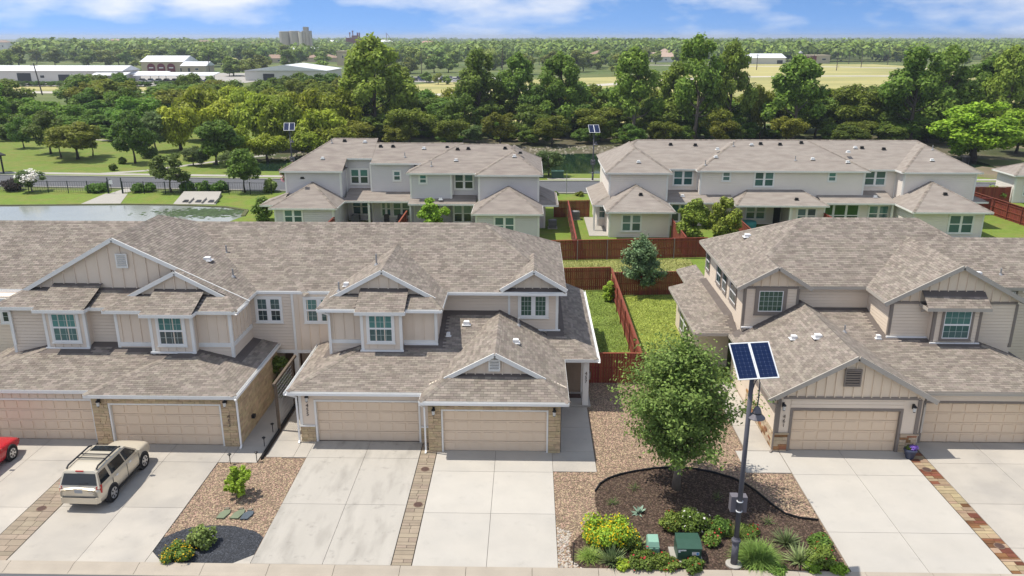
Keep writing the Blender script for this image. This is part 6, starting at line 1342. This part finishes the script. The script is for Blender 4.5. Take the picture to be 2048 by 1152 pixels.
# ================================================================== small things in the foreground
TRG = mat('transformer_green', (.035,.085,.06), .45, .1, 4); PEDG = mat('pedestal_green', (.23,.40,.31), .5, .06)
t = thing('transformer_box', (5.95,25.45,0), 'dark green utility transformer with stickers on a concrete pad', 'utility box')
part('pad', MB().box(5.35,6.5,25.02,25.95,.016,.09), SIDEW, t); part('cabinet', MB().box(5.55,6.42,25.12,25.85,.09,.62), TRG, t)
part('lid', MB().add([(5.53,25.08,.62),(6.44,25.08,.62),(6.44,25.5,.74),(5.53,25.5,.74),(5.56,25.88,.76),(6.41,25.88,.76),(5.53,25.08,.58),(6.44,25.08,.58),(6.41,25.88,.58),(5.56,25.88,.58)], [(0,1,2,3),(3,2,5,4),(6,7,1,0),(7,8,5,2,1),(9,6,0,3,4),(8,9,4,5)]), TRG, t)
part('number_sticker', MB().box(5.57,5.86,25.112,25.118,.50,.56), WHITEM, t); part('small_sticker', MB().box(5.57,5.65,25.112,25.118,.43,.49), WHITEM, t); ws = part('warning_sticker', MB().box(6.08,6.34,25.112,25.118,.32,.46), WHITEM, t); part('sticker_stripe', MB().box(6.10,6.22,25.108,25.1115,.34,.36).box(6.10,6.22,25.108,25.1115,.42,.44), mat('sticker_maroon',(.25,.05,.10),.6), ws); part('sticker_picture', MB().box(6.24,6.325,25.108,25.1115,.335,.445), mat('sticker_blue',(.10,.28,.55),.6), ws)
part('hasp', MB().box(5.96,6.02,25.085,25.118,.2,.3), BLACKM, t)
t = thing('utility_pedestal', (4.72,25.65,0), 'pale green rounded utility pedestal with ribbed front', 'utility box')
part('housing', MB().add([(4.5,25.42,.02),(4.94,25.42,.02),(4.94,25.9,.02),(4.5,25.9,.02),(4.5,25.42,.42),(4.94,25.42,.42),(4.94,25.9,.62),(4.5,25.9,.62),(4.53,25.5,.60),(4.91,25.5,.60),(4.91,25.85,.70),(4.53,25.85,.70)], [(0,1,5,4),(1,2,6,5),(2,3,7,6),(3,0,4,7),(4,5,9,8),(5,6,10,9),(6,7,11,10),(7,4,8,11),(8,9,10,11)]), PEDG, t)
for k in range(4): part('rib', MB().box(4.54,4.90,25.395,25.42,.10+k*.08,.14+k*.08), PEDG, t)
part('latch', MB().box(4.68,4.76,25.40,25.42,.405,.425), BLACKM, t)
t = thing('flower_pot', (17.55,32.95,0), 'dark blue flower pot with violet flowers by the stone pier', 'pot'); part('pot', MB().lathe([(.17,.05),(.27,.42),(.30,.44),(.30,.5),(.25,.5)], (17.55,32.95,0), 16), mat('pot_blue',(.05,.06,.10),.4,.1), t); part('soil', MB().lathe([(.24,.44),(.24,.46)], (17.55,32.95,0), 12), MULCH, t)
link('flowers', crown('flowers', [(17.6,32.95,.6,.17),(17.72,32.9,.62,.13)], 160, .07, FLV, 3), t); link('leaves', crown('leaves', [(17.52,32.98,.54,.18)], 160, .07, LF['shrub'], 4), t)
for i, (x, y, lab) in enumerate(((-13.47,31.8,'path light at the gravel corner nearest the gold car'),(-12.32,32.0,'path light at the front end of the black edging'),(-12.42,33.4,'path light second from the front along the black edging'),(-12.45,34.8,'path light farthest back along the black edging'))):
    t = thing('path_light', (x,y,0), lab, 'lamp', 'black path lights along the walkway'); part('stake', MB().tube([(x,y,0),(x,y,.42)], .018, 6), BLACKM, t); part('head', MB().lathe([(.03,.42),(.045,.47),(.09,.5),(.085,.52),(.02,.56)], (x,y,0), 10), BLACKM, t)
t = thing('wooden_trellis', (-12.2,36.6,0), 'weathered wooden trellis frame between the two garages', 'trellis'); WOODW = mat('weathered_wood', (.13,.10,.075), .85, .2, 4)
for y in (35.03,37.77): part('post', MB().box(-12.26,-12.14,y-.06,y+.06,0,2.5), WOODW, t)
part('beam', MB().bar((-12.2,34.8,2.56),(-12.2,38.5,2.56),.12,.12), WOODW, t); wm = MB()
for k in range(13): wm.bar((-12.2,35.1+k*.2,.3),(-12.2,35.1+k*.2,2.5),.012,.012)
for k in range(11): wm.bar((-12.2,35.1,.35+k*.2),(-12.2,37.7,.35+k*.2),.012,.012)
part('wire_mesh', wm, GREYM, t, kind='stuff')
for i, (x, y, m_, lab) in enumerate(((-12.3,27.75,mat('slate_green',(.17,.20,.13),.8,.15,3),'left of three flat slates on the gravel, greenish'),(-11.72,27.75,mat('slate_green',(.17,.2,.13)),'middle of three flat slates on the gravel, greenish'),(-11.33,27.7,mat('slate_blue',(.08,.10,.12),.8,.15,3),'right of three flat slates on the gravel, blue-black'))):
    g = random.Random(i); q = [(x-.2+g.uniform(-.03,.03),y-.28),(x+.12,y-.3+g.uniform(-.04,.04)),(x+.24,y+.1),(x+.2,y+.34+g.uniform(-.05,.05)),(x-.02,y+.3),(x-.16,y+.1)]; tt = thing('slate_slab', (x,y,0), lab, 'stone', 'flat slates on the gravel'); part('slab_body', MB().prism(q,.03,.085), m_, tt); part('pale_chip', MB().prism([(x-.1,y+.36),(x+.08,y+.38),(x+.1,y+.52),(x-.06,y+.5)],.03,.07), ROCKM, tt)
t = thing('wall_spotlight', (-13.5,35.1,.75), 'small black spotlight low on the stone side wall by the walkway', 'lamp'); part('spot_body', MB().box(-13.52,-13.36,35.0,35.24,.68,.84), BLACKM, t); part('spot_arm', MB().bar((-13.56,35.12,.76),(-13.5,35.12,.76),.05,.05), BLACKM, t)
t = thing('door_mat', (2.45,38.9,.12), 'brown door mat before the entry of number 457', 'mat'); part('mat_body', MB().box(2.1,2.85,38.85,39.35,.125,.145), IRON, t)
t = thing('yard_stake', (1.72,24.9,0), 'thin black stake at the left tip of the mulch bed', 'stake'); part('stake_rod', MB().tube([(1.72,24.9,0),(1.72,24.9,.9)], .02, 6), BLACKM, t); part('stake_tip', MB().lathe([(.03,.9),(.01,.96)], (1.72,24.9,0), 6), BLACKM, t)
t = thing('gas_meter', (3.3,40.3,0), 'grey gas meter on the side wall by the gravel', 'meter'); part('meter_body', MB().box(3.14,3.42,40.2,40.5,.6,1.0), GREYM, t); part('meter_pipe', MB().tube([(3.28,40.35,0),(3.28,40.35,.6)], .03, 6).tube([(3.28,40.3,1.0),(3.28,40.3,1.3),(3.14,40.3,1.3)], .03, 6), GREYM, t)
for x, y, lab, s_ in ((3.9,109.3,'green utility box on the pond bank, wider of two',1.5),(1.6,109.3,'narrow green utility post box on the pond bank',.7)):
    t = thing('roadside_box', (x,y,0), lab, 'utility box', 'green boxes on the pond bank'); part('cabinet', MB().box(x-.55*s_,x+.55*s_,y-.4,y+.4,0,.95), TRG, t); part('lid', MB().box(x-.58*s_,x+.58*s_,y-.43,y+.43,.95,1.02), PEDG, t)
t = thing('sign_post', (4.6,96.9,0), 'thin sign post at the road between the back houses', 'sign'); part('post', MB().tube([(4.6,96.9,0),(4.6,96.9,2.6)], .04, 6), GREYM, t); part('sign_plate', MB().box(4.57,4.63,96.7,97.1,2.1,2.6), GREYM, t)
t = thing('park_shelter', (-76.2,111,0), 'dark park shelter roof at the left edge', 'shelter'); part('shelter_roof', MB().lathe([(2.2,2.5),(2.2,2.65),(.1,3.6)], (-76.2,111.5,0), 4), PLASTIC, t)
for sx in (-1.4,1.4): part('post', MB().tube([(-76.2+sx,111.5,0),(-76.2+sx,111.5,2.5)], .12, 6), PLASTIC, t)
t = thing('trash_bin', (66.2,122.5,0), 'black bin under the bright yellow-green tree', 'bin'); part('bin_body', MB().lathe([(.5,0),(.55,1.1),(.5,1.2)], (66.2,122.5,0), 12), BLACKM, t); part('bin_lid', MB().lathe([(.58,1.2),(.5,1.35),(.1,1.4)], (66.2,122.5,0), 12), PLASTIC, t)
# ================================================================== distant buildings
MROOF = mat('white_metal_roof', (0.703,0.712,0.731), .45, .05, .2); WWALL = mat('white_wall', (.62,.60,.56), .8, .06, .1); LIME = mat('limestone_wall', (.50,.42,.31), .85, .1, .3); MAROON = mat('maroon_door', (.17,.025,.045), .6, .1); CONS = mat('silo_concrete', (.36,.345,.32), .9, .15, .15); BRN = mat('brown_roof', (.30,.21,.155), .9, .12, .3); DARKW = mat('dark_opening', (.03,.035,.04), .4, .1); RUSTB = mat('rust_brick', (.20,.06,.05), .9, .15, .1)
def bld(name, label, x0, x1, y0, y1, z, rise, wall, roof, axis='x', doors=(), wins=(), over=.6, doorm=None):
    """simple pitched building with separate walls, roof, doors and windows"""
    t = thing(name, ((x0+x1)/2,(y0+y1)/2,0), label, 'building'); part('wall', MB().box(x0,x1,y0,y1,0,z), wall, t); ym, xm = (y0+y1)/2, (x0+x1)/2; o = over; mb = MB()
    if axis == 'x': mb.add([(x0-o,y0-o,z-.05),(x1+o,y0-o,z-.05),(x1+o,ym,z+rise),(x0-o,ym,z+rise),(x0-o,y1+o,z-.05),(x1+o,y1+o,z-.05)], [(0,1,2,3),(3,2,5,4),(0,3,4),(1,5,2)])
    elif axis == 'hip': mb.add([(x0-o,y0-o,z),(x1+o,y0-o,z),(x1+o,y1+o,z),(x0-o,y1+o,z),(x0+(y1-y0)/2,ym,z+rise),(x1-(y1-y0)/2,ym,z+rise)], [(0,1,5,4),(1,2,5),(2,3,4,5),(3,0,4)])
    elif axis == 'flat': mb.box(x0-o,x1+o,y0-o,y1+o,z,z+rise)
    else: mb.add([(x0-o,y0-o,z-.05),(xm,y0-o,z+rise),(x1+o,y0-o,z-.05),(x0-o,y1+o,z-.05),(xm,y1+o,z+rise),(x1+o,y1+o,z-.05)], [(0,1,4,3),(1,2,5,4),(0,2,1),(3,4,5)])
    part('roof', mb, roof, t); w = Wall('y', y0, -1)
    for a0, a1, b1 in doors: m2 = MB(); w.box(m2,a0,a1,0,.12,0,b1); part('door', m2, doorm or DARKW, t)
    for a0, a1, b0, b1 in wins: m2 = MB(); w.box(m2,a0,a1,0,.1,b0,b1); f = part('window', m2, TRIMW, t); m3 = MB(); w.box(m3,a0+.12,a1-.12,.1,.14,b0+.12,b1-.12); part('pane', m3, DARKW, f)
    return t
bld('warehouse', 'long white metal warehouse at the far left', -236, -176, 352, 368, 4.6, 2.0, WWALL, MROOF, 'x', [(-222,-216,3.6),(-204,-199,3)], [(-212,-210,1.5,2.8)])
for i, (x0, x1, y0, y1, z, lab) in enumerate(((-190,-160,358,364,3.0,'white canopy roof behind the fire station lot, farther left'),(-187,-172,346,352,3.0,'white parking canopy at the left of the lot, short'),(-168,-134,345,354,3.0,'long white parking canopy before the building with red arches'))):
    t = thing('parking_canopy', ((x0+x1)/2,(y0+y1)/2,0), lab, 'canopy', 'white parking canopies'); part('canopy_roof', MB().add([(x0,y0,z),(x1,y0,z),(x1,y1,z+1),(x0,y1,z+1),(x0,y0,z-.25),(x1,y0,z-.25),(x1,y1,z+.75),(x0,y1,z+.75)], [(0,1,2,3),(7,6,5,4),(0,4,5,1),(1,5,6,2),(2,6,7,3),(3,7,4,0)]), MROOF, t)
    for k in range(5): xx = x0+1+(x1-x0-2)*k/4; part('post', MB().tube([(xx,(y0+y1)/2,0),(xx,(y0+y1)/2,z+.3)], .15, 5), GREYM, t)
fs = bld('arched_station', 'limestone building with three maroon arched doors and a white roof', -216, -192.5, 455, 475, 5.4, 3.1, LIME, MROOF, 'x', [], [(-194.5,-193.2,0,2.2)])
for k in range(3):
    xc = -210.5+k*5.6; mb = MB(); n = 12; prof = [(xc-2.2,0),(xc+2.2,0)] + [(xc+2.2*math.cos(a*math.pi/n), 2.6+1.9*math.sin(a*math.pi/n)) for a in range(n+1)]
    mb.add([(a,454.8,b) for a,b in prof], [tuple(range(len(prof)))]); d = part('arched_door', mb, MAROON, fs); part('door_window', MB().box(xc-1.2,xc+1.2,454.7,454.78,1.9,2.5), WHITEM, d)
bld('station_wing', 'low white-roofed wing right of the arched building', -191.5, -178, 450, 462, 3.4, 2.2, LIME, MROOF, 'x', [(-188,-186.8,2.2)], [(-184,-182,1,2.2)]); bld('white_shed', 'broad white low-pitched shed roof left of the big dark trees', -126, -90, 362, 392, 4.4, 2.4, WWALL, MROOF, 'y', [(-118,-113,3)], [])
bld('tan_ranch_house', 'brown-roofed low house among the distant trees, left', -205, -178, 620, 634, 3.2, 2.6, LIME, BRN, 'hip', [(-196,-194,2.2)], [(-190,-187,1,2.2)]); bld('tan_shed', 'long low tan building near the silos', -176, -150, 640, 655, 3.2, 2.4, LIME, BRN, 'hip', [(-165,-163,2.2)], [])
bld('limestone_block', 'square limestone block with two narrow windows left of the tall cottonwood', -131, -118.5, 560, 572, 8.6, .9, LIME, LIME, 'flat', [], [(-127.5,-126.4,4.6,6.6),(-125.4,-124.3,4.6,6.6)], .3); bld('mill_house', 'low pale mill building at the foot of the silos', -237, -200, 800, 820, 6.5, 2.5, LIME, MROOF, 'x', [(-225,-222,3)], [])
si = thing('grain_silos', (-252,905,0), 'grey concrete grain silos with a tower on the horizon', 'silo')
for k, (x, h) in enumerate(((-267.5,24.2),(-256.5,24.6))): part('silo_cylinder', MB().lathe([(5.6,0),(5.6,h),(5.2,h+.3)], (x,905,0), 20), CONS, si)
part('white_tube', MB().lathe([(2.0,0),(2.0,24)], (-249.2,901,0), 12), WWALL, si)
for x in (-245.8,-241.8): part('tall_bin', MB().lathe([(2.6,0),(2.6,24.6)], (x,904,0), 14), CONS, si)
part('head_house', MB().box(-248,-238.6,903,910,0,25).box(-246.5,-241.5,903.5,909,25.1,29), CONS, si); part('leg_chute', MB().bar((-239,902,22),(-236.5,901,4),1.6,1.6), CONS, si)
rt_ = thing('red_mill_tower', (-234,1100,0), 'dark red industrial tower with chimneys on the horizon', 'tower'); part('tower_body', MB().box(-244,-226,1100,1112,0,17.5), RUSTB, rt_); part('stepped_top', MB().box(-236,-228,1100.1,1111,17.6,20.5), RUSTB, rt_)
for x, z in ((-239.5,22.5),(-235.5,24.8)): part('chimney', MB().lathe([(.6,17),(.6,z),(1.1,z+.4),(1.1,z+1.8)], (x,1106,0), 8), RUSTB, rt_)
for x in (-229.3,-226.8): part('stack', MB().lathe([(.9,14),(.9,24.2)], (x,1106,0), 8), RUSTB, rt_)
cr = thing('derrick_crane', (-188,1100,0), 'thin derrick mast on the horizon beside the tall cottonwood', 'crane'); part('mast', MB().tube([(-189,1100,0),(-189.8,1100,24)], [.5,.3], 6), RUSTB, cr); part('boom', MB().tube([(-189.8,1100,23.6),(-180,1100,11)], .22, 5), RUSTB, cr); part('machine_house', MB().box(-188,-177,1100,1106,8,11.5).box(-186,-179,1101,1105,0,8), RUSTB, cr)
h1 = bld('white_farmhouse', 'white two-storey farmhouse beyond the dry field', 44.5, 58, 620, 632, 6.0, 2.8, mat('farm_white',(.66,.63,.58),.8), BRN, 'hip', [(53,54.2,2.2)], [(47,48.2,4,5.4),(50,51.2,4,5.4),(55,56.2,4,5.4)]); bld('white_annex', 'narrow white annex right of the farmhouse', 58.5, 62.5, 624, 632, 5.0, 1.6, mat('farm_white',(.66,.63,.58)), BRN, 'x', [], [(60,61,3,4.4)])
bld('tan_farm_building', 'tan-roofed farm building left of the two-topped cottonwood', 94, 113, 640, 654, 4.0, 3.2, mat('farm_white',(.66,.63,.58)), mat('tan_roof',(.44,.33,.26),.9), 'x', [], [(98,99.5,1.2,2.6),(104,105.5,1.2,2.6)]); bld('tan_upper_block', 'upper tan block rising behind the tan farm building', 102, 111, 656, 664, 7.0, 2.8, mat('farm_white',(.66,.63,.58)), mat('tan_roof',(.44,.33,.26)), 'hip', [], [])
bld('white_barn', 'long white-roofed barn across the dry field', 154.5, 184, 600, 625, 4.2, 2.8, WWALL, MROOF, 'x', [(178,182,2.6)], []); bld('tan_barn', 'tan flat building with maroon sliding doors across the field', 199.5, 220, 612, 626, 5.4, .5, LIME, LIME, 'flat', [(200.5,205,4.6),(205.6,210,5.2)], [(214,217,2.2,3.6)], .2, MAROON)
t = thing('grain_bin', (198,612,0), 'small grey grain bin between the white barn and the tan building', 'silo'); part('bin_body', MB().lathe([(1.6,0),(1.6,7.6)], (198,612,0), 12), GREYM, t); part('bin_cone', MB().lathe([(1.7,7.6),(.3,8.8)], (198,612,0), 12), GREYM, t)
hr = random.Random(19); PINKR = mat('pink_roof', (.50,.30,.24), .9, .1)
for k in range(11):
    y = hr.uniform(850,1500); x = (-.66 + k*.052 + hr.uniform(-.01,.01))*y; w_ = hr.uniform(14,34)
    bld('distant_house', ('leftmost','second','third','fourth','fifth','sixth','seventh','eighth','ninth','tenth','last')[k] + (' of the tiny pale buildings along the left horizon, counted from the left' if k else ' of the tiny pale buildings along the left horizon'), x, x+w_, y, y+14, hr.uniform(9,12), 3.0, WWALL, hr.choice([MROOF,PINKR,PINKR,BRN]), 'hip' if w_ > 16 else 'x', [], [(x+w_*.3,x+w_*.4,3,6),(x+w_*.6,x+w_*.7,3,6)])
PW = mat('pole_wood', (.075,.06,.05), .9, .1)
for i, (x, y, h, lab) in enumerate(((177.5,481.6,12.2,'tall utility pole alone in the dry field'),(196.5,577,8.4,'utility pole before the tan building with maroon doors'),(228.9,599,8,'utility pole right of the tan building'),(210.6,530,10,'utility pole second right of the tall one in the field'),(247.7,578,11.6,'utility pole at the edge of the right-hand trees'),(250.9,548.8,10.4,'rightmost utility pole before the trees'),(-162.9,270,10.2,'dark leaning utility pole before the white warehouse'),(-56.7,430.9,13.3,'utility pole by the car park left of the field'),(133.2,488,9,'utility pole before the white barn'),(-163.2,417,7.9,'utility pole right of the arched building'),(-138.7,417.6,6.2,'utility pole left of the white shed'),(-12.3,370.7,14,'utility pole rising above the central cottonwoods'))):
    t = thing('utility_pole', (x,y,0), lab, 'pole', 'distant utility poles'); ln = -1.2 if i == 6 else 0; part('pole', MB().tube([(x,y,0),(x+ln,y,h)], [.22,.16], 6), PW, t); part('crossarm', MB().bar((x+ln-1.2,y,h-.6),(x+ln+1.2,y,h-.6),.16,.18), PW, t)
ORD = ['first','second','third','fourth','fifth','sixth','seventh','eighth','ninth','tenth','eleventh','twelfth','thirteenth','fourteenth','fifteenth','sixteenth','seventeenth','eighteenth','nineteenth','twentieth','twenty-first','twenty-second','twenty-third','twenty-fourth','twenty-fifth','twenty-sixth']
# parked cars in the far lots, each a small car of its own
CW = {c: mat('lot_car_'+c, v, .35, .05, spec=.6) for c, v in (('white',(.75,.75,.76)),('silver',(.42,.43,.45)),('black',(.03,.03,.035)),('blue',(.06,.09,.22)),('red',(.35,.03,.03)))}
def smallcar(x, y, rz, c, label, group):
    t = thing('lot_car', (x,y,.05), label, 'car', group, rot=rz); part('body', MB().add([(-.9,-2.2,.3),(.9,-2.2,.3),(.9,2.2,.3),(-.9,2.2,.3),(-.88,-2.2,.9),(.88,-2.2,.9),(.88,2.2,.85),(-.88,2.2,.85)], [(3,2,1,0),(4,5,6,7),(0,1,5,4),(1,2,6,5),(2,3,7,6),(3,0,4,7)]), CW[c], t, world=False); part('cabin', MB().add([(-.82,-1.9,.9),(.82,-1.9,.9),(.82,1.0,.9),(-.82,1.0,.9),(-.65,-1.4,1.5),(.65,-1.4,1.5),(.65,.3,1.5),(-.65,.3,1.5)], [(4,5,6,7),(0,1,5,4),(1,2,6,5),(2,3,7,6),(3,0,4,7)]), CGLASS, t, world=False)
    part('roof_panel', MB().box(-.62,.62,-1.35,.25,1.5,1.54), CW[c], t, world=False)
    for wy in (-1.35,1.35):
        for s in (-.8,.8): part('wheel', MB().tube([(s-.1,wy,.33),(s+.1,wy,.33)], .33, 8), RUBBER, t, world=False)
g = random.Random(6); cs = list(CW)
for k in range(12): smallcar(-56+k*2.9, 361+g.uniform(-.4,.4), g.uniform(-.1,.1), g.choice(cs[:4]), ORD[k]+' small car from the left in the front row of the distant car park', 'cars in the distant car park')
for k in range(8): smallcar(-54+k*3.6, 374+g.uniform(-.4,.4), g.uniform(-.1,.1), g.choice(cs[:4]), ORD[k]+' small car from the left in the back row of the distant car park', 'cars in the back of the distant car park')
for k in range(9): smallcar(-166+k*3.5, 349.5, g.uniform(-.1,.1), g.choice(cs[:4]), ORD[k]+' small car from the left under the long white canopy', 'cars under the long canopy')
for k in range(3): smallcar(-184+k*4, 349, g.uniform(-.1,.1), g.choice(cs[:3]), ORD[k]+' small car from the left under the short white canopy', 'cars under the short canopy')
# thin wire hedge row before the warehouse lot
def hedge_row(x0, x1, y, n, seed, label):
    g = random.Random(seed)
    for k in range(n): 
        tm, cm = proto('oak', k % 4); t = link('lot_hedge', None, loc=(x0+(x1-x0)*k/(n-1), y+g.uniform(-1,1), -.3), scale=(.75,.75,.26), rot=(0,0,g.uniform(0,6)), label=label, cat='shrub', group='hedge before the warehouse lot'); link('foliage', cm, t, world=False)
hedge_row(-240,-140,318,22,3,'clump of the dark hedge before the warehouse lot')
# ================================================================== labels that tell neighbouring trees apart
MARKS = [(0,100,'at the far left edge'),(100,230,'above the olive grove'),(230,330,'above the leaning park tree'),(330,450,'above the round park tree'),(450,560,'left of the left solar lamp'),(560,680,'above the left end of the grey house'),(680,800,'around the tallest cottonwood'),(800,930,'above the middle of the grey house'),(930,1080,'above the right end of the grey house'),(1080,1230,'behind the gap between the back houses'),(1230,1360,'above the left end of the pale house'),(1360,1490,'around the two-topped cottonwood'),(1490,1660,'above the middle of the pale house'),(1660,1800,'above the right half of the pale house'),(1800,1920,'above the right end of the pale house'),(1920,9999,'at the right edge')]
bpy.context.view_layer.update(); IM = camo.matrix_world.inverted()
def pxx(p): q = IM @ Vector(p); return 1024 + 1593*q.x/-q.z
SHORT = {'short cottonwoods in the woods':'short pale cottonwood','trees among the distant lots':'hazy distant tree','dark green trees of the wooded belt':'dark green woodland tree','olive-green trees of the wooded belt':'olive-green woodland tree','yellow-green willows along the creek':'yellow-green willow','vine-covered thicket trees':'vine-covered bright tree','shrubs on the far creek bank':'low bank shrub','hedge before the warehouse lot':'dark hedge clump of the warehouse lot'}
bins = {}
for o in list(COL.objects):
    gname = o.get('group')
    if gname in SHORT:
        p = pxx(o.location)
        for mi, (a, b, ph) in enumerate(MARKS):
            if p < b: break
        bins.setdefault((gname, mi), []).append((p, o))
for (gname, mi), lst in bins.items():
    lst.sort(key=lambda q: q[0])
    if lst[0][0] < -60 or lst[-1][0] > 2110: 
        for p, o in lst:
            if p < -120 or p > 2170:
                for ch in list(o.children): bpy.data.objects.remove(ch)
                bpy.data.objects.remove(o)
        lst = [q for q in lst if -120 <= q[0] <= 2170]
    for i, (p, o) in enumerate(lst):
        o['label'] = (ORD[min(i,25)] + ' ' + SHORT[gname] + ' from the left ' + MARKS[mi][2]) if len(lst) > 1 else 'only ' + SHORT[gname] + ' ' + MARKS[mi][2]
# ================================================================== air
hz = link('haze', MB().box(-5200,5200,-100,9200,-1.5,33).mesh('haze'), None, kind='stuff', label='thin pale haze that fades the far woods')
hm = bpy.data.materials.new('haze_air'); hm.use_nodes = True; ht = hm.node_tree; ht.nodes.clear()
ho = N(ht, 'ShaderNodeOutputMaterial'); hv = N(ht, 'ShaderNodeVolumePrincipled'); hv.inputs['Color'].default_value = (.80,.88,1.0,1); hv.inputs['Density'].default_value = .0002; hv.inputs['Anisotropy'].default_value = .3
ht.links.new(hv.outputs[0], ho.inputs['Volume']); hz.data.materials.append(hm)
